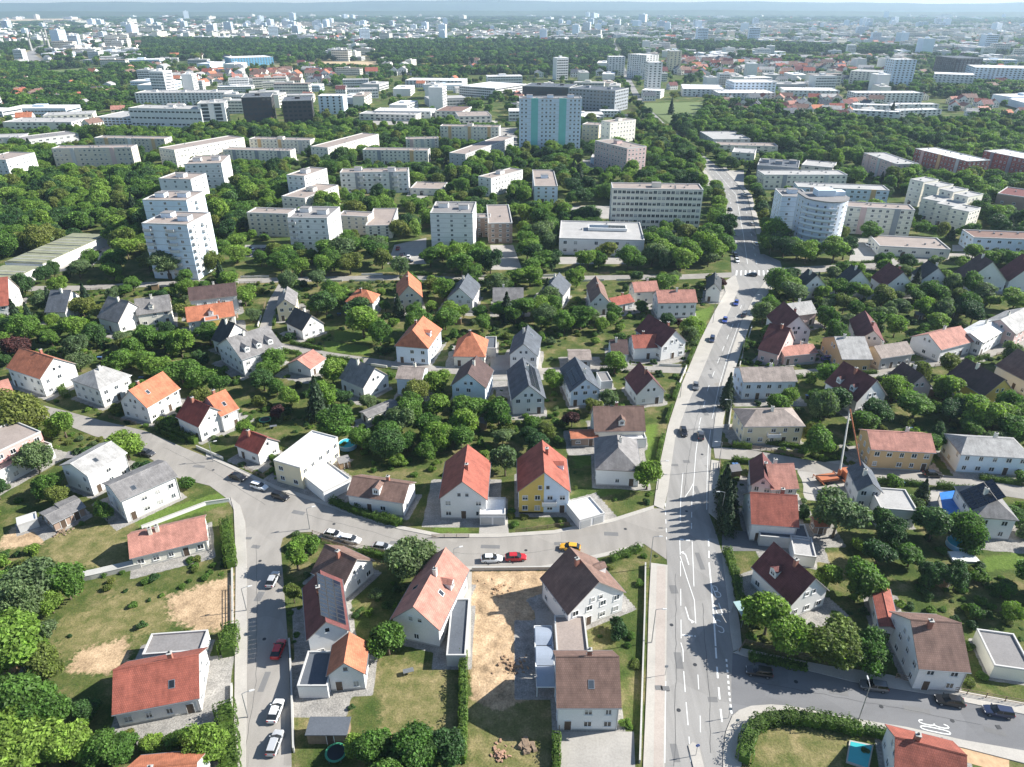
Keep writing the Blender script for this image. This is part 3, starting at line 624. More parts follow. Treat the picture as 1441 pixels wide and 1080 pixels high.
def flat_house(label, A, B, D, h, wall='white', roof='lightgrey', cat='house', name='house', windows=True, parapet=.35, door=True, group=None, z0=0., garage=0):
    cen, ang, L, W = rect_from(A, B, D, h)
    rr = random.Random(hash((round(cen.x,1), round(cen.y,1))) & 0xffff)
    root = thing(name, label, cat, (cen.x, cen.y, z0), ang, group); h -= z0
    FOOT.append((cen.x, cen.y, ang, L/2, W/2)); HREG.append((cen.x, cen.y, max(L,W)/2, label))
    hx, hy = L/2, W/2
    mb = MB(); mb.prism([(-hx,-hy),(hx,-hy),(hx,hy),(-hx,hy)], -.3 if z0 == 0 else 0, h-parapet, 0); mb.build('wall', wallm(wall), root)
    mb = MB(); t = .22
    mb.sheet([(-hx+t,-hy+t),(hx-t,-hy+t),(hx-t,hy-t),(-hx+t,hy-t)], h-parapet+.03, 0)
    for q in ((-hx-.04,hx+.04,-hy-.04,-hy+t),(-hx-.04,hx+.04,hy-t,hy+.04),(-hx-.04,-hx+t,-hy+t,hy-t),(hx-t,hx+.04,-hy+t,hy-t)): mb.box(*q,h-parapet,h,1)
    mb.build('roof', [flatm(roof), mat('parapet_cap',(.5,.49,.47),.6,.08)], root)
    sides = [('f',(0,-hy),0.,2*hx),('b',(0,hy),math.pi,2*hx),('r',(hx,0),math.pi/2,2*hy),('l',(-hx,0),-math.pi/2,2*hy)]
    for nm, p, rzz, ln in facade_spots(root, cen, ang, sides):
        dx = math.cos(rzz), math.sin(rzz); off = (math.sin(rzz)*.01, -math.cos(rzz)*.01)
        if garage and nm == 'f':
            k = garage
            for i in range(k):
                t = (i+.5)/k*ln-ln/2; mb = MB(); w = min(2.4, ln/k-.4)/2
                mb.box(-w,w,-.05,.01,.05,min(2.1,h-.5),0)
                for j in range(1,5): mb.box(-w,w,-.065,-.05,j*.42,j*.42+.04,1)
                o = mb.build('garage_door', [mat('garage_door_paint',(.45,.45,.44),.5,.08), M_metal], root); o.location = (p[0]+dx[0]*t,p[1]+dx[1]*t,0); o.rotation_euler = (0,0,rzz)
            continue
        if not windows: continue
        for f in range(max(1, int((h-.3)/2.8))):
            k = max(1, int(ln/2.8))
            for i in range(k):
                if rr.random() < .15: continue
                t = (i+.5)/k*ln-ln/2
                add_child(window_mesh(1.3,1.25), root, (p[0]+dx[0]*t+off[0], p[1]+dx[1]*t+off[1], 1.55+f*2.8), rzz)
    return root
H = house
# --- west of the main road, near
H('long red roofed house with white gable at the sandy garden', (157,1007),(281,983),10.5,3.4,0,38,'red','white',sky=1)
flat_house('low grey flat roofed annex behind the long red roofed house', (200,921),(282,915),4.5,3.2,'white','grey','annex','annex',windows=False)
H('low house with faded pink red roof above the concrete trough wall', (182,787),(293,760),9,3.,0,30,'pink','ivory',chim=2)
H('white two storey house with dark grey roof beside the curved street bend', (169,706),(250,670),(227,645),6.2,0,20,'grey','white',sky=1,chim=0)
H('white two storey house with light grey metal roof near the red car', (122,670),(179,637),(153,617),6.,0,22,'lightgrey','white',sky=1,chim=0)
flat_house('white ground floor block with terrace on the left street', (-25,676),(72,624),(30,598),4.2,'white','taupe')
flat_house('pink upper storey set back above the white ground floor block', (-30,648),(57,607),(22,590),7.4,'pink','taupe',z0=4.2)
H('small garden shed with grey corrugated roof beside the wood pile', (73,738),(102,724),(78,711),2.5,0,12,'grey','brown',chim=0,cat='shed',name='shed')
H('open lean-to shed with grey sheet roof by the dark roofed white house', (92,726),(121,713),(109,695),2.6,0,10,'grey','brown',chim=0,cat='shed',name='shed')
flat_house('pale tarpaulin covered hut in the left garden', (24,739),(52,730),(44,722),2.2,'grey','white','hut','hut',windows=False)
H('house with bright red tiled roof at the foot of the left street', (168,1140),(272,1130),8,3.8,0,36,'orange','white')
H('dark brown roofed house with white gable beside the tall clipped green tree', (437,806),(482,829),9,3.6,0,40,'brown','white')
H('white gabled house with grey and maroon roof facing the left street', (431,902),(492,888),13,5.2,1,42,'maroon','white',solar=(-1,.08,.92,3,.3),balcony=None)
H('small white gabled house with orange roof in front of the maroon one', (459,952),(514,949),(519,905),4.,1,42,'orange','white',chim=0)
flat_house('blue grey flat roofed garage beside the small orange roofed house', (418,965),(460,965),7,3.,'white','slate','garage','garage',windows=False)
H('long pink roofed house beside the sandy building plot', (549,872),(619,888),(627,795),4.6,1,43,'pink','white',dormer=1,sky=2)
flat_house('long grey flat roofed garage row beside the pink roofed house', (628,922),(655,922),13,2.8,'grey','slate','garage','garage',windows=False)
H('brown roofed house with dark west slope at the road junction', (799,866),(881,834),(867,775),5.,1,40,'brown','white',dormer=1)
H('white house with brown roof beside the main road courtyard', (783,997),(875,997),11,5.6,0,42,'brown','white',sky=2)
flat_house('flat brown grey extension behind the white brown roofed house', (784,923),(829,923),9,3.4,'ivory','taupe','extension','extension',windows=False)
H('orange roofed white house with two white roof hatches on the curved street', (617,703),(686,704),(687,650),5.5,1,42,'red','white',sky=0)
flat_house('small white garage beside the orange roofed white house', (675,724),(711,724),6,3.,'white','white','garage','garage',windows=False,garage=2)
H('half yellow half white semi-detached house with red roof', (728,693),(803,693),(795,646),6.,1,42,'red','paleblue',wall2='yellow',dormer=1,balcony=(1.2,2.8))
flat_house('low pale flat roofed garage between red roofed house and junction', (816,732),(851,722),(846,694),2.6,'white','white','garage','garage',windows=False,garage=2)
H('white house with grey hipped roof beside the bright roadside tree', (838,661),(902,664),(908,619),4.6,1,35,'grey','white',hip=.8)
H('brown roofed house with cross gable by the main road', (836,608),(909,607),9.5,4.,0,45,'brown','ivory',dormer=1)
H('small terracotta roofed garden house beside the bright lawn', (803,618),(843,617),4.5,2.6,0,14,'orange','brown',chim=0,cat='garden house',name='garden_house')
H('small white gabled house with dark maroon roof by the main road', (896,556),(937,552),(930,527),3.8,1,48,'maroon','white')
H('pale blue fronted house with slate roof and solar panels', (802,552),(846,549),(838,516),5.,1,40,'slate','paleblue',solar=(1,.1,.7,2,.35))
flat_house('grey carport beside the pale blue fronted slate house', (846,537),(862,536),6,2.7,'grey','grey','carport','carport',windows=False)
H('white house with slate grey roof behind the paved yard', (716,500),(757,502),(752,474),5.5,1,42,'slate','white',sky=1)
H('white house with slate and brown porch roof below the paved yard', (720,563),(768,561),(764,520),5.,1,42,'slate','white',solar=(-1,.1,.9,2,.4))
H('pale blue gabled house with dark roof west of the paved yard', (634,543),(684,547),(684,520),5.5,1,40,'darkbrown','paleblue')
H('bright orange hip roofed house beside the narrow slate annex', (637,502),(683,503),(679,478),3.6,0,40,'orange','ivory',hip=1.)
flat_house('narrow dark roofed annex next to the orange hip roof', (682,490),(698,490),9,3.2,'grey','slate','annex','annex',windows=False)
H('orange roofed house with pale blue front above the lane', (555,487),(603,491),(606,462),6.,1,42,'orange','paleblue',hip=.35,dormer=1)
H('taupe roofed house with pale front below the orange roofed house', (556,533),(594,535),(600,516),5.6,0,22,'taupe','paleblue')
H('grey roofed house with white gable beside the dark spruce', (477,532),(511,547),(532,522),4.2,0,42,'grey','white')
H('small grey roofed shed below the white gabled grey house', (505,580),(517,588),(541,556),2.5,1,16,'grey','ivory',chim=0,cat='shed',name='shed')
H('small brown roofed house with white wall on the west lane', (437,520),(459,505),(440,489),3.,0,28,'pink','white',chim=0)
H('long white house with grey roof and three roof windows', (340,507),(399,487),(378,462),6.,0,30,'grey','white',dormer=3)
H('dark roofed white gabled house next to the long white house', (297,478),(316,485),(336,463),4.4,0,46,'black','white')
H('orange roofed house with yellow middle bay', (263,454),(331,445),9,5.5,0,40,'orange','white',dormer=1)
flat_house('yellow projecting bay of the orange roofed house', (288,452),(308,449),4,6.5,'yellow','orange','house bay','house_bay')
H('brown roofed house directly behind the orange roofed one', (266,424),(334,416),9,6.,0,38,'darkbrown','white')
H('grey roofed beige house with side dormer on the back street', (192,444),(242,437),10,5.,0,40,'grey','ivory',dormer=1)
H('grey roofed cottage with white gable next to dark spruces', (136,447),(166,455),(176,430),4.4,0,44,'grey','white')
H('dark roofed white gabled house beside the car park hedge', (62,440),(92,440),(96,420),4.,0,40,'slate','white')
H('red roofed house cut by the left edge at the back street', (-22,434),(13,430),(12,408),5.,0,40,'red','white')
H('white house with orange roof and brown cross gable on the left', (8,518),(56,534),(78,503),6.,0,38,'orange','white')
H('pinkish orange roofed house below the white cross gabled one', (-28,566),(20,553),8,5.,0,35,'pink','white')
H('white house with pale grey hipped roof above the street bend', (139,549),(185,528),(158,509),6.,0,24,'lightgrey','white',hip=.6)
H('orange roofed white house at the upper street bend', (207,575),(254,547),10,5.,0,42,'orange','white',sky=1)
H('dark red roofed house with white gable behind a clipped hedge', (247,587),(279,602),9,4.6,0,42,'darkred','white')
H('orange roofed house adjoining the dark red one', (311,587),(337,575),10,5.,0,40,'orange','white',sky=2)
H('small dark red roofed house with white gable near the parked cars', (330,627),(363,640),(397,622),3.5,0,40,'darkred','white')
flat_house('modern cream house with flat pale roof beside the round pool', (422,658),(475,615),(444,602),6.2,'cream','white')
flat_house('low white flat roofed garage in front of the cream house', (455,692),(494,673),(470,645),3.,'white','white','garage','garage',windows=False)
H('broad brown roofed bungalow with orange gable end on the curved street', (487,697),(568,709),(596,680),4.,0,30,'brown','white',dormer=1)
H('grey roofed house with cream front at the lane corner', (388,433),(416,431),(426,412),5.6,1,40,'grey','cream')
H('dark blue roofed small white gabled house on the lane', (401,454),(425,466),(450,452),3.6,0,44,'black','white')
H('red hip roofed house behind the big bright tree', (485,425),(525,427),9,5.,0,36,'orange','white',hip=.8)
H('steep red roofed house on the back street', (558,421),(595,419),(596,398),5.6,1,46,'orange','beige')
H('slate roofed white gabled house on the back street', (628,421),(666,423),(663,401),5.,1,42,'slate','white')
H('grey brown roofed house screened by a dark spruce', (693,425),(737,425),10,4.4,0,36,'grey','ivory')
H('dark roofed house with grey east slope on the back street', (757,413),(793,417),(795,400),4.6,1,42,'slate','grey')
H('steep dark and orange roofed narrow house on the back street', (831,426),(858,426),(862,402),5.,1,48,'brown','white')
H('small red roofed bungalow between the back street houses', (864,431),(894,425),7,3.,0,28,'red','white')
H('pale red roofed house behind the small red bungalow', (893,412),(928,410),8,5.,0,34,'pink','ivory')
H('long white house with pale red roof beside the crossing', (926,427),(982,426),9.5,6.,0,34,'pink','white')
H('small white gabled house with dark roof at the crossing', (993,409),(1015,411),(1006,393),4.6,1,46,'black','white')
H('red brown roofed wing beside the white gabled corner house', (892,491),(935,489),8,4.2,0,36,'red','white')
H('white gabled corner house with maroon roof facing the main road', (931,489),(967,481),(950,453),5.2,1,44,'maroon','white')
H('low dark brown roofed house with pale wall', (860,499),(885,499),9,3.6,0,34,'darkbrown','paleblue')
H('low grey brown roofed outbuilding beside a round bush', (800,507),(833,507),8,3.,0,16,'taupe','grey',chim=0)
# --- east of the main road
H('red roofed house beside the dark driveway', (1057,738),(1125,743),10.5,4.6,0,40,'red','white')
H('pink roofed house end on the east street corner', (1085,690),(1125,688),9,5.,0,40,'pink','white')
H('maroon roofed gabled wing on the east street corner', (1056,683),(1090,688),(1083,652),5.2,1,46,'maroon','white')
H('long maroon roofed house set diagonally by the bus lane', (1057,798),(1114,852),(1168,832),4.2,0,46,'maroon','white',dormer=1)
H('cream house with grey brown hipped roof by the main road', (1047,601),(1134,600),9.5,5.6,0,26,'taupe','cream',hip=.9,balcony=(0,2.8))
H('long pale blue walled house with grey brown roof', (1046,538),(1123,537),9.5,6.,0,26,'taupe','paleblue')
H('dark maroon roofed white house with side dormers on the east lane', (1160,538),(1206,566),(1234,548),4.6,0,47,'maroon','white',dormer=2)
H('dark roofed house with brick gable on the east lane', (1247,529),(1275,549),(1300,537),4.2,0,45,'darkbrown','rose')
H('long dark brown roofed house with yellow gable', (1332,527),(1385,558),(1412,543),4.6,0,42,'darkbrown','yellow')
H('dark brown roofed house cut by the right edge', (1400,514),(1450,540),(1475,520),4.6,0,36,'brown','white')
H('pink roofed bungalow below the white modern house', (1325,493),(1371,481),(1350,457),4.5,0,30,'pink','white')
H('white house with pale roof terrace on the east side', (1384,483),(1419,463),(1400,440),5.,0,22,'white','white')
H('greyish pink roofed house at the right edge', (1430,471),(1466,452),(1443,424),5.,0,30,'lightgrey','rose')
H('light grey roofed house with yellow orange front', (1185,506),(1229,506),(1222,475),4.6,0,26,'lightgrey','tan')
H('maroon roofed house behind the light grey roofed one', (1206,479),(1246,483),(1250,455),5.,1,42,'maroon','white')
H('mauve grey roofed house with car beside it', (1240,505),(1287,498),8,4.2,0,32,'taupe','grey')
H('maroon roofed house with white gable near the main road trees', (1078,445),(1098,467),(1128,452),4.8,0,46,'maroon','white')
H('maroon and pink roofed low house below the white gabled one', (1066,492),(1096,500),(1110,475),4.2,0,40,'maroon','rose')
H('pale orange roofed extension beside the maroon and pink roof', (1104,502),(1152,497),7,3.4,0,24,'pink','rose')
H('beige grey roofed house below the dark roofed row', (1112,446),(1151,441),9,4.4,0,34,'lightgrey','rose')
for i, (lab, A, B, C, c) in enumerate((('dark blue roofed white house at the east end of the crossing',(1116,397),(1129,406),(1152,396),'black'),
        ('dark roofed white gabled house second from the crossing',(1173,394),(1187,403),(1214,393),'black'),
        ('maroon roofed house in the row facing the long white hall',(1225,390),(1245,404),(1270,392),'maroon'),
        ('steep black roofed white house in the row by the car park',(1282,384),(1296,395),(1322,386),'black'),
        ('dark brown roofed pale house in the row by the long hall',(1342,383),(1360,395),(1398,384),'darkbrown'),
        ('dark maroon roofed house at the right end of the hall row',(1400,384),(1420,396),(1456,384),'maroon'))):
    H(lab, A, B, C, 4.6, 0, 45, c, 'white')
H('long tan walled house with pink brown roof behind the pump truck', (1226,633),(1318,638),9.5,5.6,0,28,'pink','tan')
H('long pale blue house with grey roof on the east street', (1352,640),(1455,646),9.5,5.4,0,26,'lightgrey','paleblue',hip=.6)
H('white hip roofed house with solar covered west slope', (1373,728),(1434,733),(1421,690),5.6,1,36,'grey','white',hip=.8,solar=(1,.2,.85,4,.18))
H('small blue black roofed house at the building site', (1207,691),(1243,694),(1236,662),5.,1,40,'slate','white')
flat_house('unfinished white extension at the building site', (1240,715),(1292,719),(1290,690),4.5,'white','lightgrey','extension','extension')
H('broad brown roofed white house above the side road', (1293,942),(1367,947),12.5,5.2,0,36,'brown','white',sky=0)
H('red roofed annex beside the broad brown roofed house', (1237,882),(1267,888),(1257,830),3.6,1,18,'red','white',chim=0,cat='annex',name='annex')
flat_house('low grey roofed outbuilding at the right edge above the side road', (1400,936),(1455,944),8,3.,'ivory','grey','outbuilding','outbuilding',windows=False)
H('red tiled roof house beside the teal pool', (1258,1100),(1362,1128),9.5,4.,0,35,'red','white')
H('tiny brown roofed shed by the grey garden tree', (1147,742),(1168,742),3.5,2.4,0,25,'orange','brown',chim=0,cat='shed',name='shed')
flat_house('flat pale roofed garage by the diagonal maroon house', (1118,780),(1149,784),6,2.8,'white','lightgrey','garage','garage',windows=False)
flat_house('dark flat roofed garage on the dark driveway', (1070,754),(1140,760),5,2.7,'grey','slate','garage','garage',windows=False)
flat_house('flat white terrace extension beside the cross gabled brown roof', (876,618),(910,617),4,2.9,'white','white','extension','extension',windows=False)
# vaulted greenhouse carports beside the building plot
cen, ang, L, W = rect_from((755,966),(782,966),(782,880),2.6)
t = thing('carport', 'white framed carport with grey barrel roofs beside the dirt plot', 'carport', (cen.x,cen.y,0), ang); FOOT.append((cen.x,cen.y,ang,L/2,W/2))
for k in range(3):
    y0 = -W/2+W*k/3+.08; y1 = -W/2+W*(k+1)/3-.08; mb = MB(); n = 8
    pr = [(y0+(y1-y0)*i/n, 2.3+.7*math.sin(math.pi*i/n)) for i in range(n+1)]
    mb.add([(-L/2+.1,q[0],q[1]) for q in pr]+[(L/2-.1,q[0],q[1]) for q in pr], [(i,i+n+1,i+n+2,i+1) for i in range(n)]); mb.build('barrel_roof', mat('greenhouse_sheet',(.30,.34,.40),.3,.1), t)
    for yy in (y0,y1):
        for xx in (-L/2+.1, L/2-.1): MB().box(xx-.07,xx+.07,yy-.07,yy+.07,0,2.32).build('post', M_frame, t)
mb = MB()
for yy in (-W/2,W/2): mb.box(-L/2,L/2,yy-.06,yy+.06,2.3,2.45)
for xx in (-L/2,L/2): mb.box(xx-.06,xx+.06,-W/2,W/2,2.31,2.46)
mb.build('frame', M_frame, t)

# ---------------------------------------------------------------- fine near ground: lawns, dry grass, bare earth, paving round the houses
def poly_sd(X, Y, poly):
    q = np.array(poly); ins = np.zeros(len(X), bool); d2 = np.full(len(X), 1e9)
    for i in range(len(q)):
        x1, y1 = q[i]; x2, y2 = q[(i+1)%len(q)]
        with np.errstate(divide='ignore', invalid='ignore'): ins ^= ((y1 > Y) != (y2 > Y)) & (X < (x2-x1)*(Y-y1)/(y2-y1+1e-12)+x1)
        t = np.clip(((X-x1)*(x2-x1)+(Y-y1)*(y2-y1))/((x2-x1)**2+(y2-y1)**2+1e-9),0,1); d2 = np.minimum(d2, (X-x1-t*(x2-x1))**2+(Y-y1-t*(y2-y1))**2)
    return np.where(ins, np.sqrt(d2), -np.sqrt(d2))
NC, NR = 430, 300
yy = 57*(292/57)**(np.arange(NR)/(NR-1)); tt = np.linspace(-1,1,NC); hw = .74*(yy*cP+CAMH*sP)+14
GX = (hw[:,None]*tt[None]).ravel(); GY = np.repeat(yy, NC); A_ = {k: np.zeros(len(GX)) for k in ('dirt','dry','lawn','paved')}
for kind, q, soft in PAINT:
    qa = np.array(q); m = (GX > qa[:,0].min()-soft) & (GX < qa[:,0].max()+soft) & (GY > qa[:,1].min()-soft) & (GY < qa[:,1].max()+soft)
    A_[kind][m] = np.maximum(A_[kind][m], np.clip(.5+poly_sd(GX[m],GY[m],q)/(2*soft),0,1))
pr = random.Random(5)
for cx, cy, a, hx, hy in FOOT:
    if cy > 288: continue
    m = np.where((GX-cx)**2+(GY-cy)**2 < (hx+hy+6)**2)[0]; c, s_ = math.cos(-a), math.sin(-a); lx = (GX[m]-cx)*c-(GY[m]-cy)*s_; ly = (GX[m]-cx)*s_+(GY[m]-cy)*c
    e = [pr.choice((.5,.7,1.,2.6,3.6)) for _ in range(4)]
    d = np.minimum.reduce([hx+e[0]-lx, hx+e[1]+lx, hy+e[2]-ly, hy+e[3]+ly]); A_['paved'][m] = np.maximum(A_['paved'][m], np.clip(.5+d/.5,0,1))
wob = np.sin(GX*1.9+GY*.7)*np.sin(GY*2.3-GX*.6)+.6*np.sin(GX*4.1+1)*np.sin(GY*4.7)
inplot = np.clip(poly_sd(GX,GY,PAINT[0][1])/3,0,1)
GZ = .012+inplot*np.maximum(0,wob*.16+.05)
vg = np.column_stack([GX,GY,GZ]); ii = (np.arange(NR-1)[:,None]*NC+np.arange(NC-1)[None]).ravel(); fg = np.column_stack([ii,ii+1,ii+NC+1,ii+NC])
me = bpy.data.meshes.new('garden_ground'); me.from_pydata(vg.tolist(), [], fg.tolist())
for k, a in A_.items():
    at_ = me.attributes.new(k,'FLOAT','POINT'); at_.data.foreach_set('value', a.astype(np.float32))
def garden_mat():
    m, nt, n, l, p = nodes('garden_ground'); pos = n.new('ShaderNodeNewGeometry').outputs['Position']
    def noise(s, d=5, r=.6):
        q = n.new('ShaderNodeTexNoise'); q.inputs['Scale'].default_value = s; q.inputs['Detail'].default_value = d; q.inputs['Roughness'].default_value = r; l.new(pos, q.inputs['Vector']); return q.outputs[0]
    def ramp(src, stops):
        q = n.new('ShaderNodeValToRGB'); cr = q.color_ramp
        while len(cr.elements) < len(stops): cr.elements.new(.5)
        for e, (t, c) in zip(cr.elements, stops): e.position = t; e.color = (*c, 1)
        l.new(src, q.inputs[0]); return q.outputs[0]
    nb = noise(.16, 9, .7); ne = noise(.9, 6, .7); nf = noise(3.2, 5, .7)
    base = ramp(nb, [(.30,(.034,.058,.014)),(.44,(.060,.088,.022)),(.53,(.10,.112,.036)),(.61,(.165,.148,.066)),(.72,(.25,.20,.11))])
    lay = {'lawn': ramp(ne, [(.3,(.075,.125,.022)),(.7,(.125,.18,.04))]), 'dry': ramp(noise(.35,7,.7), [(.32,(.085,.105,.03)),(.48,(.16,.15,.06)),(.66,(.27,.22,.11))]),
           'dirt': ramp(noise(.3,8,.68), [(.3,(.20,.145,.09)),(.45,(.38,.27,.165)),(.6,(.52,.375,.235)),(.75,(.58,.44,.29))]), 'paved': ramp(noise(.5,5), [(.3,(.21,.20,.185)),(.7,(.36,.34,.31))])}
    cur = base
    for k in ('dry','lawn','dirt','paved'):
        at_ = n.new('ShaderNodeAttribute'); at_.attribute_name = k
        a = n.new('ShaderNodeMath'); a.operation = 'MULTIPLY_ADD'; l.new(ne, a.inputs[0]); a.inputs[1].default_value = .25 if k == 'paved' else 1.1; l.new(at_.outputs['Fac'], a.inputs[2])
        o = .125 if k == 'paved' else .55
        mr = n.new('ShaderNodeMapRange'); mr.interpolation_type = 'SMOOTHSTEP'; mr.inputs[1].default_value = .5+o-.12; mr.inputs[2].default_value = .5+o+.14; l.new(a.outputs[0], mr.inputs[0])
        mx = n.new('ShaderNodeMix'); mx.data_type = 'RGBA'; l.new(mr.outputs[0], mx.inputs['Factor']); l.new(cur, mx.inputs['A']); l.new(lay[k], mx.inputs['B']); cur = mx.outputs['Result']
    vm = n.new('ShaderNodeMapRange'); vm.inputs[1].default_value = .3; vm.inputs[2].default_value = .7; vm.inputs[3].default_value = .62; vm.inputs[4].default_value = 1.38; l.new(nf, vm.inputs[0])
    sc = n.new('ShaderNodeVectorMath'); sc.operation = 'SCALE'; l.new(cur, sc.inputs[0]); l.new(vm.outputs[0], sc.inputs['Scale']); l.new(sc.outputs[0], p.inputs['Base Color'])
    p.inputs['Roughness'].default_value = .95; p.inputs['Specular IOR Level'].default_value = .1
    bp = n.new('ShaderNodeBump'); bp.inputs['Strength'].default_value = .7; bp.inputs['Distance'].default_value = .12; l.new(nf, bp.inputs['Height']); l.new(bp.outputs[0], p.inputs['Normal']); return m
me.materials.append(garden_mat()); me.polygons.foreach_set('use_smooth', [True]*len(fg)); me.update(); link('garden_ground', me, kind='structure')
# ---------------------------------------------------------------- blocks of flats, offices and halls
BREG = []
def block(label, A, B, D, vb=None, h=None, wall='beige', roof='taupe', pitchw=3.0, floors=None, ww=1.5, wh=1.4, style='win', bands=None, heads=1, balc=None, cat='apartment block', name='apartment_block', group=None, frame=None, frontwall=None, side_w=True):
    if h is None: h = HT((A[1]+B[1])/2, vb)
    cen, ang, L, W = rect_from(A, B, D, h)
    rr = random.Random(hash((round(cen.x), round(cen.y))) & 0xffff)
    root = thing(name, label, cat, (cen.x, cen.y, 0), ang, group); FOOT.append((cen.x, cen.y, ang, L/2+1, W/2+1)); HREG.append((cen.x, cen.y, max(L,W)/2, label)); BREG.append((cen.x, cen.y, ang, L/2, W/2, h))
    hx, hy = L/2, W/2; par = .5
    MB().prism([(-hx,-hy),(hx,-hy),(hx,hy),(-hx,hy)], -.3, h-par, 0).build('wall', wallm(wall), root)
    mb = MB(); t = .35
    mb.sheet([(-hx+t,-hy+t),(hx-t,-hy+t),(hx-t,hy-t),(-hx+t,hy-t)], h-par+.05, 0)
    for q in ((-hx-.05,hx+.05,-hy-.05,-hy+t),(-hx-.05,hx+.05,hy-t,hy+.05),(-hx-.05,-hx+t,-hy+t,hy-t),(hx-t,hx+.05,-hy+t,hy-t)): mb.box(*q,h-par,h,1)
    ro = mb.build('roof', [flatm(roof), mat('parapet_cap',(.5,.49,.47),.6,.08)], root)
    for i in range(heads):
        x = (i+.5)/heads*L-hx; w = min(2.2, L*.18); d = min(2., hy*.5)
        m2 = MB(); m2.box(-w,w,-d,d,0,1.9,0); m2.box(-w-.1,w+.1,-d-.1,d+.1,1.9,2.05,1)
        o = m2.build('stair_head', [wallm(wall), flatm('grey')], ro); o.location = (x, rr.uniform(-.2,.3)*hy, h-par+.05)
    for i in range(int(L/7)):
        o = MB().box(-.35,.35,-.35,.35,0,.7).build('roof_vent', M_metal, ro); o.location = (rr.uniform(-.9,.9)*(hx-.8), rr.uniform(-.8,.8)*(hy-.8), h-par+.05)
    if bands is None and L > 24 and style == 'win' and cat == 'apartment block':
        q_ = rr.choice((2,3)); bands = [((i+.5)/q_-1.3/L, (i+.5)/q_+1.3/L, rr.choice(('grey','rose','white','slategrey','tan'))) for i in range(q_)]
    nf = floors or max(1, round((h-.8)/2.8)); fh = (h-.9)/nf
    far = cen.y > 660
    sides = [('f',(0,-hy),0.,L),('b',(0,hy),math.pi,L),('r',(hx,0),math.pi/2,W),('l',(-hx,0),-math.pi/2,W)]
    fm = frame or M_frame; spots = []
    for nm, p, rz, ln in facade_spots(root, cen, ang, sides):
        if not side_w and nm in 'rl': continue
        pw = pitchw
        k = max(1, int((ln-1)/pw))
        if style == 'end' and nm in 'rl': k = min(k, 2)
        for f in range(nf):
            z = .6+fh*(f+.5)
            for i in range(k):
                t = (i+.5)/k*(ln-.8)-(ln-.8)/2
                if bands and nm == 'f' and any(b0*L-hx-.8 < t < b1*L-hx+.8 for b0, b1, _ in bands): continue
                if style == 'win' and rr.random() < .04: continue
                spots.append((p[0]+math.cos(rz)*t, p[1]+math.sin(rz)*t, z, rz, nm))
    lim = [s_ for s_ in spots]
    if far or len(lim) > 300:
        extra = lim if far else lim[300:]; lim = [] if far else lim[:300]
        mb = MB(); src = MB(); a, b = ww/2, wh/2
        for x, y, z, rz, nm in extra:
            c, s_ = math.cos(rz), math.sin(rz)
            for off, aa, bb, m in ((.04,a+.12,b+.12,0),(.05,a,b,1)):
                mb.add([(x+c*qx+s_*off, y+s_*qx-c*off, z+qz) for qx, qz in ((-aa,-bb),(aa,-bb),(aa,bb),(-aa,bb))], [(0,1,2,3)], m)
        mb.build('window_grid', [fm, M_glass], root, kind='stuff')
    wms = [window_mesh(ww, wh, fm, q_) for q_ in (0,0,0,0,.28,.5,.85)]
    for x, y, z, rz, nm in lim: add_child(rr.choice(wms), root, (x, y, z), rz)
    for b0, b1, col in (bands or ()):
        MB().box(b0*L-hx,b1*L-hx,-hy-.35,-hy-.02,0,h+.02).build('facade_band', wallm(col), root)
    if balc:
        for nm, p, rz, ln in facade_spots(root, cen, ang, sides):
            if nm not in balc[0]: continue
            for x0 in balc[1]:
                for f in range(1, nf):
                    key = ('balc', wall)
                    if key not in _W:
                        m2 = MB(); m2.box(-1.7,1.7,-1.25,0,-.16,0,0)
                        for q in ((-1.7,1.7,-1.25,-1.17),(-1.7,-1.62,-1.17,0),(1.62,1.7,-1.17,0)): m2.box(*q,0,1.0,1)
                        _W[key] = m2.data('balcony', [M_conc, mat('balcony_panel',(.55,.53,.5),.6,.1)])
                    t = x0*ln-ln/2
                    add_child(_W[key], root, (p[0]+math.cos(rz)*t, p[1]+math.sin(rz)*t, .6+fh*f), rz)
    if style == 'win' and not far and nf > 2:
        mb = MB()
        for f in range(1, nf):
            z = .6+fh*f
            for q in ((-hx-.03,hx+.03,-hy-.03,-hy+.05),(hx-.05,hx+.03,-hy+.05,hy),(-hx-.03,-hx+.05,-hy+.05,hy)): mb.box(*q,z-.06,z+.06)
        mb.build('floor_band', mat('panel_joint',(.40,.385,.36),.85,.1), root)
    # entrance on the front
    add_child(door_mesh(1.8,2.3), root, (-hx*.3, -hy-.002, .05), 0)
    return root
K = block
# turquoise tower: three staggered bodies of one house
tw = K('tall pale blue tower block with two turquoise facade bands', (731,138.5),(819,138.5),15,222,None,'paleblue','grey',2.75,15,1.4,1.35,bands=[(.19,.30,'teal'),(.64,.755,'teal')],heads=3)
K('seven storey office slab with rows of dark windows beside the avenue', (862,265),(990,267),13,326,None,'ivory','taupe',2.05,7,1.75,1.55,style='rib',heads=1,cat='office building',name='office_building',frame=mat('office_frame',(.62,.60,.56),.6,.06))
b3 = K('low white flat roofed building with a roof courtyard', (787,335),(907,338),(900,313),360,None,'white','lightgrey',4.2,2,1.6,1.6,heads=0,cat='public building',name='public_building')
K('white eight storey tower with two window columns', (605,299.5),(665,300),(669,284),356,None,'white','grey',5.2,8,1.2,1.2,heads=2)
K('taupe four storey block beside the white tower', (687,314),(721,313.5),(718,288),343,None,'brown','taupe',3.2,4,1.3,1.2,heads=0)
K('taupe stair wing joining the white tower and taupe block', (668,306),(690,306),7,334,None,'brown','taupe',3.,4,1.1,1.1,heads=0)
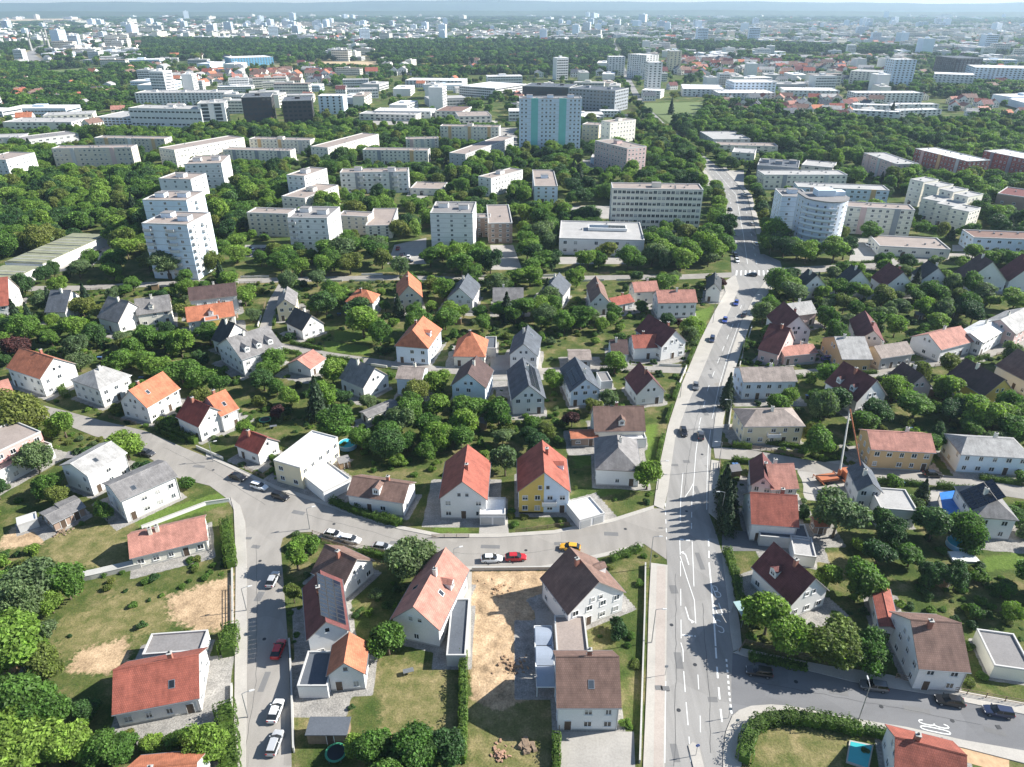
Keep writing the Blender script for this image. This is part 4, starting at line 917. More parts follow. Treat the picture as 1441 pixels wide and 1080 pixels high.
K('pale block with blue grey end wall below the turquoise tower', (752,262),(785,262),(783,239),286,None,'paleblue','taupe',3.2,4,1.3,1.2,heads=1,style='end')
K('narrow block with white long side beside dark trees', (673,248),(691,251),(704,234),276,None,'white','taupe',3.,4,1.2,1.2,heads=1)
K('grey end walled slab leading towards the turquoise tower', (632,215),(655,217),(671,189),238,None,'grey','taupe',3.,4,1.3,1.2,heads=0)
K('long white block with two stair heads on its roof', (478,243),(574,241.5),11.5,272,None,'white','taupe',2.9,4,1.4,1.3,heads=2,balc=('f',(.3,.55,.8)))
K('low beige flat pavilion beside the long white block', (577,265),(622,266),18,None,4.,'ivory','taupe',4,1,1.5,1.3,heads=0)
K('beige block wing with jutting gable end', (514,317.5),(551,317),(554,293),336,None,'ivory','taupe',3.,4,1.2,1.2,heads=0)
K('beige block running behind the jutting wing', (474,303),(517,305),9,330,None,'beige','taupe',3.,4,1.2,1.2,heads=0)
K('white six storey tower next to the car park', (404,306),(460,307),(477,291),356,None,'white','grey',3.,6,1.3,1.25,heads=2,balc=('f',(.12,)))
K('beige five storey block left of the white car park tower', (347,299),(405,301),10,333,None,'beige','taupe',3.,5,1.3,1.2,heads=0)
K('tall white tower with pink balcony strip, nearest of the left tower row', (199,314),(263,316),(281,298.5),393,None,'paleblue','taupe',6.,8,1.3,1.2,heads=2,balc=('rf',(.12,.62)))
K('pale blue tower directly behind the balcony striped tower', (200,281),(262,282),(275,269),None,22,'paleblue','taupe',6.,8,1.3,1.2,heads=2,balc=('r',(.5,)))
K('white tower with a broad lit end wall in the left row', (223,251),(268,252.5),(293,244),None,19,'white','taupe',5.,7,1.2,1.2,heads=1,style='end')
K('rearmost white stepped tower of the left row', (259,231),(311,229.5),(324,218),None,18,'white','taupe',3.2,6,1.3,1.2,heads=2)
K('long beige and blue slab with bare end wall on the far left', (72,209),(184,207.5),11,241,None,'beige','taupe',3.,5,1.4,1.3,heads=0)
K('pale slab behind the long beige and blue one', (132,194),(231,195.5),11,217,None,'beige','taupe',3.,5,1.4,1.3,heads=0)
K('slanting white slab with grey end wall', (223,208),(245,211),(306,189),None,13,'ivory','taupe',3.,4,1.3,1.2,heads=0)
K('low twin cream block near the dark cubes', (350,195.5),(436,197.5),10,216,None,'ivory','taupe',3.,4,1.4,1.2,heads=1)
K('low cream block in front of the twin cream one', (313,210.5),(408,212.5),10,229,None,'ivory','taupe',3.,4,1.4,1.2,heads=0)
K('slanting cream slab beside the white stair head block', (437,206),(461,208),(495,186),None,12,'ivory','taupe',3.,4,1.3,1.2,heads=0)
K('lower stepped white block among dark trees', (396,276),(429,279),(458,259),None,11,'ivory','taupe',3.,4,1.3,1.2,heads=1)
K('upper stepped white block among dark trees', (403,246),(428,248),(449,236),None,17,'white','taupe',3.,6,1.3,1.2,heads=1)
K('white block cut by the left edge', (-30,224),(8,225),(19,214),None,15,'white','taupe',3.,5,1.3,1.2,heads=0)
K('cream slab behind the grey end walled slab', (619,177.5),(702,179),11,199,None,'ivory','taupe',3.,4,1.4,1.3,heads=1)
K('small cream block right of the cream slab row', (571,196),(617,195),10,212,None,'ivory','taupe',3.,4,1.3,1.2,heads=0)
K('long cream block behind the stair head block', (510,211),(602,212),10,232,None,'ivory','taupe',3.,4,1.4,1.2,heads=0)
K('cream block right behind the turquoise tower', (819,175),(843,176.5),14,204,None,'cream','taupe',3.,5,1.3,1.2,heads=0)
K('brick ended block stepping along the avenue', (883,209),(910,206),(923,189),None,17,'rose','taupe',3.,6,1.4,1.3,heads=1,balc=('r',(.3,.7)))
K('pale block behind the brick ended one along the avenue', (882,166),(895,168),(918,182),None,22,'ivory','taupe',3.,7,1.3,1.2,heads=1)
K('low pale blue workshop below the turquoise tower', (831,222),(880,224),14,None,5,'paleblue','lightgrey',4,1,1.6,1.3,heads=0)
K('low cream school block right of the avenue', (1076,246),(1193,246),14,None,9,'ivory','lightgrey',3.2,3,1.6,1.3,heads=0)
K('low pale blue school block behind round trees', (1123,263),(1252,268),13,None,9,'paleblue','lightgrey',3.2,3,1.6,1.3,heads=0)
K('tall pale blue tower beside the round balcony tower', (1101,276),(1140,277),16,334,None,'paleblue','grey',4.,8,1.2,1.2,heads=1)
K('five storey beige wing attached to the round balcony tower', (1193,290.5),(1288,295.5),11,331,None,'ivory','taupe',3.,5,1.4,1.3,heads=0)
K('long brown roofed white hall with loading bays', (1371,334),(1475,338),13,None,7,'paleblue','brown',4.,2,1.6,1.2,heads=0,cat='hall',name='hall')
K('low grey flat roofed supermarket behind the dark roofed row', (1238,346),(1338,351),18,None,4.5,'ivory','taupe',5,1,1.8,1.2,heads=0,cat='hall',name='hall')
for i in range(4):       # terraces stepping back
    K(('far','second','third','near')[i]+' step of the upper white terraced housing', (1281+i*21,252+i*7.),(1300+i*21,256+i*7.),13,None,14,'ivory','lightgrey',3.,4,1.2,1.2,heads=0)
for i in range(3):
    K(('far','middle','near')[i]+' step of the lower white terraced housing', (1298+i*20,279+i*7),(1324+i*20,284+i*7),13,None,11,'ivory','lightgrey',3.,4,1.2,1.2,heads=0)
K('slanting beige brown slab in the right hand trees', (1216,215),(1262,231),(1274,224),None,12,'rose','lightgrey',3.,4,1.3,1.2,heads=0)
K('red facade slab with pale roof in the right hand trees', (1288,209),(1362,227),(1371,220),None,13,'red','white',3.,4,1.4,1.3,heads=0)
K('red facade slab with pale roof at the right edge', (1385,212),(1465,228),(1478,222),None,13,'red','white',3.,4,1.4,1.3,heads=0)
K('dark maroon roofed hall in the right hand trees', (1404,272),(1475,282),22,None,9,'maroon' if 'maroon' in WALLC else 'brown','maroon',5,1,1.4,1.2,heads=0,cat='hall',name='hall')
K('grey angular church like building right of the avenue', (1066,232),(1124,236),24,None,10,'slategrey','slate',5,2,1.4,1.2,heads=3,cat='church',name='church')
# multi storey car decks with planted roofs on the left
for lab, A, B, C in (('long car deck with green striped roof by the left wood',(60,372),(151,331),(120,322)), ('nearer car deck with green striped roof at the left edge',(-40,420),(54,376),(22,367))):
    h = 4.5; cen, ang, L, W = rect_from(A, B, C, h); r_ = thing('car_deck', lab, 'parking deck', (cen.x,cen.y,0), ang); FOOT.append((cen.x,cen.y,ang,L/2+1,W/2+1))
    MB().prism([(-L/2,-W/2),(L/2,-W/2),(L/2,W/2),(-L/2,W/2)],-.3,h).build('wall', wallm('white'), r_)
    MB().box(-L/2-.1,L/2+.1,-W/2-.1,W/2+.1,h,h+.3).build('roof', mat('sedum_roof',(.22,.225,.15),.95,.3,.2,2.), r_)
    for i in range(int(L/4)): MB().box(-L/2+i*4+.4,-L/2+i*4+.9,-W/2+.4,W/2-.4,h+.3,h+.42).build('roof_rib', M_solar if i % 3 == 0 else M_conc, r_)
# round balcony tower
h = HT(291,363); x0, y0 = G(1161,358); rt = thing('apartment_tower', 'pale blue tower with rounded front and wrap around balconies', 'apartment block', (x0,y0+9,0)); FOOT.append((x0,y0+9,0,13,12))
RT = 9.6; arc = [(-RT+2*RT*i/14, -8.*math.sin(math.pi*i/14)**.7) for i in range(15)]
body = arc + [(RT,11),(-RT,11)]
MB().prism(body,-.3,h,0).build('wall', wallm('bluegrey'), rt)
MB().prism([(p[0]*1.03,p[1]*1.03) for p in body],h,h+.5,0).build('roof', flatm('grey'), rt)
MB().box(-4,4,2,8,h+.5,h+3.2).build('stair_head', wallm('blue'), rt); MB().box(4.5,9,3,8,h+.5,h+2.4).build('stair_head', wallm('blue'), rt)
for f in range(8):
    z = 2.2+f*(h-3)/8
    ha = arc[:9]; ring_o = [(p[0]*1.1-.25,p[1]*1.14-.2) for p in ha]; ring_i = [(p[0]*1.07-.22,p[1]*1.1-.15) for p in ha]
    MB().prism(ring_o+ha[::-1],z-.2,z,0).prism(ring_o+ring_i[::-1],z,z+1.,1).build('balcony', [M_conc, mat('balcony_pale',(.62,.68,.74),.6,.06)], rt)
    for i in range(0,14,2):
        a, b = arc[i], arc[i+1]; ang = math.atan2(b[1]-a[1], b[0]-a[0]); mx = ((a[0]+b[0])/2, (a[1]+b[1])/2)
        add_child(window_mesh(1.0,1.6 if i < 8 else 1.1), rt, (mx[0]+math.sin(ang)*.02, mx[1]-math.cos(ang)*.02, z+1.1), ang)
    for yy in (3.5,7.5): add_child(window_mesh(1.2,1.2), rt, (RT,yy,z+1.2), math.pi/2); add_child(window_mesh(1.2,1.2), rt, (-RT,yy,z+1.2), -math.pi/2)
# roof courtyard of the low white building: sunken glazed well
cb = b3; 
m2 = MB(); m2.box(-6,12,-1,5,0,1.3,0); m2.box(-5.4,11.4,-.4,4.4,1.3,1.34,1)
o = m2.build('roof_lantern', [wallm('white'), M_glass], [c for c in cb.children if c.name.startswith('roof')][0]); o.location = (0,0,HT(336,360)-.4)
# --- offices and halls farther back
OFF = dict(cat='office building', name='office_building')
K('white ribbon windowed office with flat roof beyond the turquoise tower', (646,121),(697,124.5),(726,117),138,None,'white','white',3.,4,2.6,1.5,heads=0,**OFF)
K('white office front half of the far pair', (489,126),(532,125),20,139,None,'white','lightgrey',3.,3,2.4,1.4,heads=0,**OFF)
K('white office rear half of the far pair', (482,112.5),(518,112),20,124,None,'white','lightgrey',3.,3,2.4,1.4,heads=0,**OFF)
K('long white hospital like wing with window grid', (189,131),(316,130.5),30,150,None,'white','lightgrey',4.,5,2.,1.6,heads=3,**OFF)
K('stepped white office terrace in front of the long white wing', (133,165),(281,168),45,179,None,'paleblue','lightgrey',4.,3,2.8,1.3,heads=0,**OFF)
K('upper step of the white office terrace', (180,152),(282,154),25,None,17,'white','lightgrey',4.,3,2.8,1.3,heads=1,**OFF)
K('white framed office tower with dark glass strips', (277,146),(315,145),25,181,None,'white','lightgrey',9.,7,6.,2.2,heads=1,**OFF)
K('dark brown cube office with flat roof, left of the pair', (339,137),(381,136),32,178,None,'dark','slate',4.,6,2.6,1.6,heads=1,frame=M_dark,**OFF)
K('dark brown cube office with flat roof, right of the pair', (396,142),(438,141),32,178,None,'dark','slate',4.,6,2.6,1.6,heads=1,frame=M_dark,**OFF)
K('long pale grey office behind the dark cubes', (320,136),(440,134),20,146,None,'grey','lightgrey',4,3,2.4,1.3,heads=0,**OFF)
K('blue and white office tower beside the dark cubes', (447,135),(482,135),20,161,None,'paleblue','white',5,6,1.8,1.6,heads=0,**OFF)
K('dark glass complex behind the turquoise tower', (735,121),(802,123),40,142,None,'dark','slate',4,5,2.8,1.6,heads=2,frame=M_dark,**OFF)
K('dark office with blue glass right of the turquoise tower', (800,124),(866,128),35,156,None,'slategrey','slate',4,6,2.4,1.6,heads=2,**OFF)
K('white portal framed office beside the dark glass complex', (820,134),(843,134),10,152,None,'white','white',6,4,4.,2.2,heads=0,**OFF)
K('slim white portal tower beside the dark glass complex', (848,127),(859,127),10,150,None,'white','white',6,5,4.,2.4,heads=0,**OFF)
K('low white office at the foot of the portal tower', (845,156),(874,156),12,165,None,'white','white',3,2,2.,1.2,heads=0,**OFF)
HL = dict(cat='hall', name='hall', heads=0)
for lab, A, B, D, h, w_, r_ in (
    ('low pale flat roofed hall left of the brown roofed halls',(526,156),(606,157),26,7,'white','white'), ('low hall with brown and pale roof',(612,156),(650,157),40,7,'ivory','brown'),
    ('low taupe roofed hall beside the turquoise tower trees',(645,164),(692,163),34,7,'ivory','taupe'), ('white flat warehouse beyond the office pair',(570,113),(650,114),40,8,'white','white'),
    ('long low warehouse below the white flat one',(505,160),(585,162),22,6,'ivory','lightgrey'), ('white warehouse left of the right hand avenue trees',(961,125),(1020,126),60,9,'white','white'),
    ('long white warehouse with bright flat roof',(1012,131),(1092,131),45,8,'white','white'), ('tall white warehouse block behind the bright flat roof',(1034,116),(1093,116),40,16,'paleblue','white'),
    ('long low white hall right of the warehouses',(1105,127),(1182,128),40,7,'white','white'), ('white three storey office row on the right',(1205,131),(1300,131),24,11,'white','white'),
    ('near left row of white stepped houses',(1201,155),(1268,158),14,8,'white','white'), ('middle left row of white stepped houses',(1201,147),(1266,149),14,8,'white','white'),
    ('near right row of white stepped houses',(1260,156),(1326,154),14,8,'white','white'), ('middle right row of white stepped houses',(1258,147),(1322,147),14,8,'white','white'),
    ('layered pale office at the right hand junction',(1197,100),(1260,103),45,17,'ivory','lightgrey'), ('white and blue striped slanted tower on the right',(1260,84),(1291,84),25,38,'paleblue','white'),
    ('black glass hall on the far right',(1347,82),(1384,82),60,30,'dark','slate'), ('blue and white hall at the far right edge',(1373,95),(1465,97),60,22,'paleblue','white'),
    ('white office below the black glass hall',(1315,104),(1372,106),40,16,'white','white'), ('blue walled hall with curved pale roof',(325,82),(384,80),55,14,'bluewall','white'),
    ('low flat roofed school on the far left',(3,172),(100,172),30,7,'ivory','lightgrey'), ('second low flat roofed school on the far left',(60,163),(130,160),25,7,'ivory','lightgrey'),
    ('low flat hall at the left edge',(-40,195),(27,193),20,7,'ivory','lightgrey'), ('grey flat hall near the left slabs',(30,198),(110,188),22,7,'grey','grey'),
    ('white tower flat beyond the wood belt',(913,88),(933,88),22,38,'white','white'), ('cream tower flat beyond the wood belt',(943,72),(960,72),22,32,'cream','white'),
    ('white stepped slab beyond the wood belt',(857,80),(880,80),25,28,'white','white'), ('second white stepped slab beyond the wood belt',(884,76),(910,78),25,34,'white','white'),
    ('small white shop hall by the avenue',(903,127),(930,128),25,9,'white','white'), ('low grey depot left of the avenue',(985,185),(1004,196),30,6,'grey','lightgrey'),
    ('low flat pavilion near the grey church',(1030,214),(1062,216),20,6,'ivory','lightgrey'), ('low flat pavilion right of the grey church',(1128,232),(1172,236),20,6,'ivory','lightgrey'),
    ('brown flat shop row near the pump trees',(1095,206),(1010,204),15,5,'ivory','taupe')):
    K(lab, A, B, D, None, h, w_, r_, 5., None, 2.4, 1.3, **HL)
# ---------------------------------------------------------------- vegetation
LEAF = dict(mid=leaf_mat('leaves_mid', (.058,.125,.022), (.115,.20,.036)), bright=leaf_mat('leaves_bright', (.12,.205,.032), (.165,.245,.042)),
    dark=leaf_mat('leaves_dark', (.030,.074,.020), (.056,.112,.028), .25), grey=leaf_mat('leaves_grey', (.095,.145,.062), (.13,.178,.075)),
    conifer=leaf_mat('needles', (.020,.042,.018), (.032,.058,.022), .12), copper=leaf_mat('leaves_copper', (.055,.022,.022), (.075,.03,.026), .2),
    olive=leaf_mat('leaves_olive', (.10,.14,.03), (.155,.175,.04)), hedge=leaf_mat('leaves_hedge', (.055,.105,.02), (.09,.145,.026)))
def rdirs(n, r):
    d = r.normal(size=(n,3)); return d/np.linalg.norm(d,axis=1)[:,None]
def leaf_mesh(name, P, Nrm, size, m, core=None, r=None):
    """quads at points P facing Nrm; core = list of (centre, radii) inner lumps"""
    n = len(P); r = r or rng
    t = np.cross(Nrm, r.normal(size=(n,3))); t /= np.linalg.norm(t,axis=1)[:,None]+1e-9
    b = np.cross(Nrm, t); s = (size*r.uniform(.65,1.35,n))[:,None]
    bend = Nrm*s*.28
    V = np.stack([P-t*s-bend*.6, P-b*s*.62, P+t*s-bend*.6, P+b*s*.62],1).reshape(-1,3)
    verts = V.tolist(); faces = [(4*i,4*i+1,4*i+2,4*i+3) for i in range(n)]
    if core:
        bmc = bmesh.new(); bmesh.ops.create_icosphere(bmc, subdivisions=2, radius=1); cv = [v.co[:] for v in bmc.verts]; cf = [[v.index for v in f.verts] for f in bmc.faces]; bmc.free()
        for c, q in core:
            o = len(verts); verts += [(c[0]+x*q[0]*(1+.12*math.sin(7*x+5*z)), c[1]+y*q[1]*(1+.12*math.sin(6*y+c[0])), c[2]+z*q[2]) for x,y,z in cv]; faces += [[o+k for k in f] for f in cf]
    me = bpy.data.meshes.new(name); me.from_pydata(verts, [], faces); me.materials.append(m); me.update(); return me
def broad_crown(seed, R_=4., hc=5.6, squash=.85, lobes=13, nleaf=5200, leaf=.3, top=0.):
    r = np.random.default_rng(seed); C = []; Q = []
    for i in range(lobes):
        d = rdirs(1,r)[0]; k = r.uniform(.30,.82)
        c = d*np.array([R_,R_,R_*squash])*k; c[2] += hc + (top if abs(d[0])+abs(d[1]) < .7 else 0)
        q = R_*r.uniform(.22,.54); C.append(c); Q.append((q*r.uniform(.9,1.15), q*r.uniform(.9,1.15), q*r.uniform(.75,1.)))
    C.append(np.array([0,0,hc])); Q.append((R_*.62,R_*.62,R_*.62*squash))
    C = np.array(C); Q = np.array(Q)
    w = Q[:,0]*Q[:,1]; idx = r.choice(len(C), int(nleaf*1.7), p=w/w.sum()); d = rdirs(len(idx),r)
    d[:,2] = np.where((d[:,2] < -.35) & (r.uniform(size=len(d)) < .6), -d[:,2], d[:,2])
    P = C[idx]+d*Q[idx]*r.normal(1.0,.15,len(idx))[:,None]
    inside = np.zeros(len(P), bool)
    for c, q in zip(C, Q): inside |= (((P-c)/(q*.74))**2).sum(1) < 1
    P, d = P[~inside][:nleaf], d[~inside][:nleaf]
    Nn = d*.75+rdirs(len(P),r)*.75+np.array([0,0,.35]); Nn /= np.linalg.norm(Nn,axis=1)[:,None]
    core = [(c, q*.64) for c, q in zip(C, Q)]
    return P, Nn, leaf, core, r
def cone_crown(seed, R_=2.2, h=9., n=3200, leaf=.3):
    r = np.random.default_rng(seed); t = r.uniform(0,1,n)**.8; z = .9+(h-.9)*t
    tier = 1+.22*np.sin(t*34); rad = R_*(1-t)**.9*tier+.08; a = r.uniform(0,2*math.pi,n); k = np.sqrt(r.uniform(.35,1,n))
    k *= 1+.16*np.sin(a*7+t*9)
    P = np.stack([np.cos(a)*rad*k, np.sin(a)*rad*k, z-k*rad*.25],1); Nn = np.stack([np.cos(a),np.sin(a),np.full(n,.55)],1)+rdirs(n,r)*.6
    Nn /= np.linalg.norm(Nn,axis=1)[:,None]
    core = [(np.array([0,0,h*q]), np.array([R_*.62*(1-q)]*2+[h*.16])) for q in (.2,.42,.64)]
    return P, Nn, leaf, core, r
SH = {}
for i, kw in enumerate((dict(R_=4.,hc=5.6,squash=.85,lobes=13), dict(R_=4.2,hc=5.2,squash=.72,lobes=15), dict(R_=3.5,hc=6.3,squash=1.15,lobes=14), dict(R_=4.,hc=5.7,squash=.9,lobes=9,top=.8), dict(R_=3.4,hc=6.2,squash=1.35,lobes=22), dict(R_=4.5,hc=4.7,squash=.62,lobes=20))):
    SH['b%d'%i] = broad_crown(40+i, **kw)
SH['pop'] = broad_crown(60, 2.2, 7.5, 3.0, 18, 4200, .28); SH['con'] = cone_crown(70); SH['con2'] = cone_crown(71, 2.8, 9., 3400, .34)
SH['far0'] = broad_crown(80, 4., 4.6, .95, 9, 620, .62); SH['far1'] = broad_crown(81, 4., 4.4, .85, 8, 620, .62); SH['far2'] = broad_crown(82, 3.2, 5., 1.3, 9, 560, .6)
SH['bush'] = broad_crown(90, 1.2, .95, .8, 8, 1300, .15); SH['bush2'] = broad_crown(91, 1.2, .9, .7, 6, 1300, .16)
_CR = {}
def crown(shape, lm):
    k = (shape, lm)
    if k not in _CR: P, Nn, s, core, r = SH[shape]; _CR[k] = leaf_mesh('crown', P, Nn, s, LEAF[lm], core, r)
    return _CR[k]
_TK = {}
def trunk(shape):
    k = 'c' if shape.startswith('con') else 'b'
    if k not in _TK:
        mb = MB()
        if k == 'b':
            mb.tube([(0,0,-.3),(.03,.02,.6),(.05,0,2.2),(.0,.05,4.),(.05,.1,5.6)],[.34,.24,.2,.15,.06],7)
            for a in (.3,1.7,2.9,4.1,5.2): mb.tube([(.03,.02,2.6+a*.15),(1.1*math.cos(a),1.1*math.sin(a),4.1+a*.1),(2.1*math.cos(a+.2),2.1*math.sin(a+.2),5.5)],[.12,.08,.03],5)
        else: mb.tube([(0,0,-.3),(0,0,1.2),(0,0,8.6)],[.2,.16,.03],6)
        _TK[k] = mb.data('trunk', M_bark, True)
    return _TK[k]
def tree(x, y, h, r, shape, lm, label, group, name='broadleaf_tree', cat='tree'):
    base = {'b0':(4.,9.2),'b1':(4.2,8.5),'b2':(3.5,10.4),'b3':(4.,10.2),'b4':(3.4,11.),'b5':(4.5,8.),'pop':(2.2,14.),'con':(2.2,9.),'con2':(2.8,9.)}[shape]
    o = thing(name, label, cat, (x,y,0), random.uniform(0,6.28), group); o.scale = (r/base[0], r/base[0]*random.uniform(.92,1.08), h/base[1])
    link('trunk', trunk(shape), o); link('crown', crown(shape, lm), o); return o
def shrub(x, y, r, lm, label, group, h=None):
    o = link('shrub', crown(random.choice(('bush','bush2')), lm)); o.data.name = 'shrub'
    o.location = (x,y,0); s = r/1.2; o.scale = (s,s*random.uniform(.85,1.15),(h or r*1.5)/1.9); o.rotation_euler = (0,0,random.uniform(0,6.28)); return tag(o, label, 'shrub', group)
def hedge(pts, w, h, label, lm='hedge', group=None):
    P = []; N_ = []; mb = []; r = rng; core = MB()
    for i in range(len(pts)-1):
        a = np.array(pts[i]); b = np.array(pts[i+1]); L = np.linalg.norm(b-a); d = (b-a)/L; n = np.array([-d[1],d[0]])
        k = int(L*(2*h+w)*22); t = r.uniform(-.02,1.02,k); per = r.uniform(0,2*h+w,k)
        hh = h*(1+.16*np.sin(t*L*1.1+i)+.09*np.sin(t*L*2.7)+.06*np.sin(t*L*6.1))
        side = np.where(per < h, -w/2, np.where(per > h+w, w/2, per-h-w/2)); z = np.where(per < h, per, np.where(per > h+w, 2*h+w-per, h))*hh/h
        side = side*(1+.15*np.sin(t*L*2.2)); pos = a[None]+d[None]*(t*L)[:,None]+n[None]*side[:,None]
        P.append(np.column_stack([pos, z+r.normal(0,.1,k)])); nn = np.column_stack([n[0]*np.sign(side)*(np.abs(side) > w*.4), n[1]*np.sign(side)*(np.abs(side) > w*.4), np.where(z > h*.85,1.,.2)])
        N_.append(nn+rdirs(k,r)*.7)
        core.prism([tuple(a+n*w*.34),tuple(b+n*w*.34),tuple(b-n*w*.34),tuple(a-n*w*.34)], 0, h*.8)
    P = np.concatenate(P); N_ = np.concatenate(N_); N_ /= np.linalg.norm(N_,axis=1)[:,None]+1e-9
    c0 = P.mean(0)*np.array([1,1,0]); me = leaf_mesh('hedge', P-c0, N_, .17, LEAF[lm])
    o = link('hedge', me); o.location = tuple(c0); tag(o, label, 'hedge', group)
    cm = core.data('inner_foliage', LEAF[lm]); ci = link('inner_foliage', cm, o); ci.location = tuple(-c0)
    return o
# --- keep-out test
def blocked(X, Y, pad=1.5, padr=.8):
    B_ = np.zeros(len(X), bool)
    for cx, cy, a, hx, hy in FOOT:
        c, s = math.cos(-a), math.sin(-a); dx, dy = X-cx, Y-cy
        B_ |= (np.abs(dx*c-dy*s) < hx+pad) & (np.abs(dx*s+dy*c) < hy+pad)
    for poly in ROADPOLY:
        q = np.array(poly)
        if padr:
            m = (X > q[:,0].min()-padr) & (X < q[:,0].max()+padr) & (Y > q[:,1].min()-padr) & (Y < q[:,1].max()+padr)
        else: m = np.ones(len(X), bool)
        ids = np.where(m & ~B_)[0]
        if len(ids) == 0: continue
        x, y = X[ids], Y[ids]; ins = np.zeros(len(ids), bool); near = np.zeros(len(ids), bool)
        for i in range(len(q)):
            x1, y1 = q[i]; x2, y2 = q[(i+1)%len(q)]
            with np.errstate(divide='ignore', invalid='ignore'):
                ins ^= ((y1 > y) != (y2 > y)) & (x < (x2-x1)*(y-y1)/(y2-y1)+x1)
            L2 = (x2-x1)**2+(y2-y1)**2+1e-9; t = np.clip(((x-x1)*(x2-x1)+(y-y1)*(y2-y1))/L2,0,1)
            near |= (x-x1-t*(x2-x1))**2+(y-y1-t*(y2-y1))**2 < padr*padr
        B_[ids] |= ins | near
    return B_
def project(X, Y, Z=0.):
    zz = Z-CAMH; d = Y*cP-zz*sP; up = Y*sP+zz*cP; return CX+F*X/d, CY-F*up/d
def grid(y0, y1, step, r, margin=12):
    ys = np.arange(y0, y1, step*.9); out = []
    for i, y in enumerate(ys):
        hw = (.74*(y*cP+CAMH*sP))+margin; xs = np.arange(-hw, hw, step)+(i%2)*step/2
        out.append(np.column_stack([xs, np.full(len(xs), y)]))
    g = np.concatenate(out); return g+r.uniform(-.38,.38,g.shape)*step
def fbm(X, Y, s, seed=0):
    r = np.random.default_rng(seed); v = np.zeros(len(X)); amp = 1.; tot = 0
    for o in range(4):
        for _ in range(3):
            a = r.uniform(0,6.28); v += amp*np.sin((X*math.cos(a)+Y*math.sin(a))/s*2+r.uniform(0,6.28)); tot += amp*.5
        s *= .5; amp *= .6
    return v/tot
def in_poly(u, v, poly):
    ins = np.zeros(len(u), bool)
    for i in range(len(poly)):
        x1,y1 = poly[i]; x2,y2 = poly[(i+1)%len(poly)]
        with np.errstate(divide='ignore', invalid='ignore'): ins ^= ((y1 > v) != (y2 > v)) & (u < (x2-x1)*(v-y1)/(y2-y1+1e-12)+x1)
    return ins
def cap_heights(X, Y, h, share=.28, reach=60):
    """trees planted in front of a block stay below its upper storeys"""
    h = h.copy()
    for cx, cy, a, hx, hy, bh in BREG:
        c, s = math.cos(-a), math.sin(-a); lx = (X-cx)*c-(Y-cy)*s; d = -((X-cx)*s+(Y-cy)*c)-hy
        m = (np.abs(lx) < hx+4) & (d > 0) & (d < reach); h[m] = np.minimum(h[m], np.maximum(2.2, share*bh+100./cy*d[m]*.9))
    return h
TX = []   # placed trees (x, y, r)
def place(u, v, h, r, shape, lm, label, group=None, name='broadleaf_tree', zc=.5):
    x, y = G(u, v, h*zc); TX.append((x,y,r)); return tree(x, y, h, r, shape, lm, label, group, name)
def near_label(x, y, what, n=16):
    """what + the named house it stands by"""
    best = min(HREG, key=lambda q: math.hypot(q[0]-x, q[1]-y)-q[2]*.7); w = best[3].split()
    room = n-len(what.split())-2
    if len(w) > room:
        w = w[:room]
        while w[-1] in ('the','a','of','and','with','by','on','in','to','beside','below','behind','near','at','its','above','before','facing','between','from','for','two','three','long','white','small','dark','left','right','east','west','side','front','orange','roofed','grey','red','brown','main','next','paved'): w = w[:-1]
    return '%s near the %s' % (what, ' '.join(w))
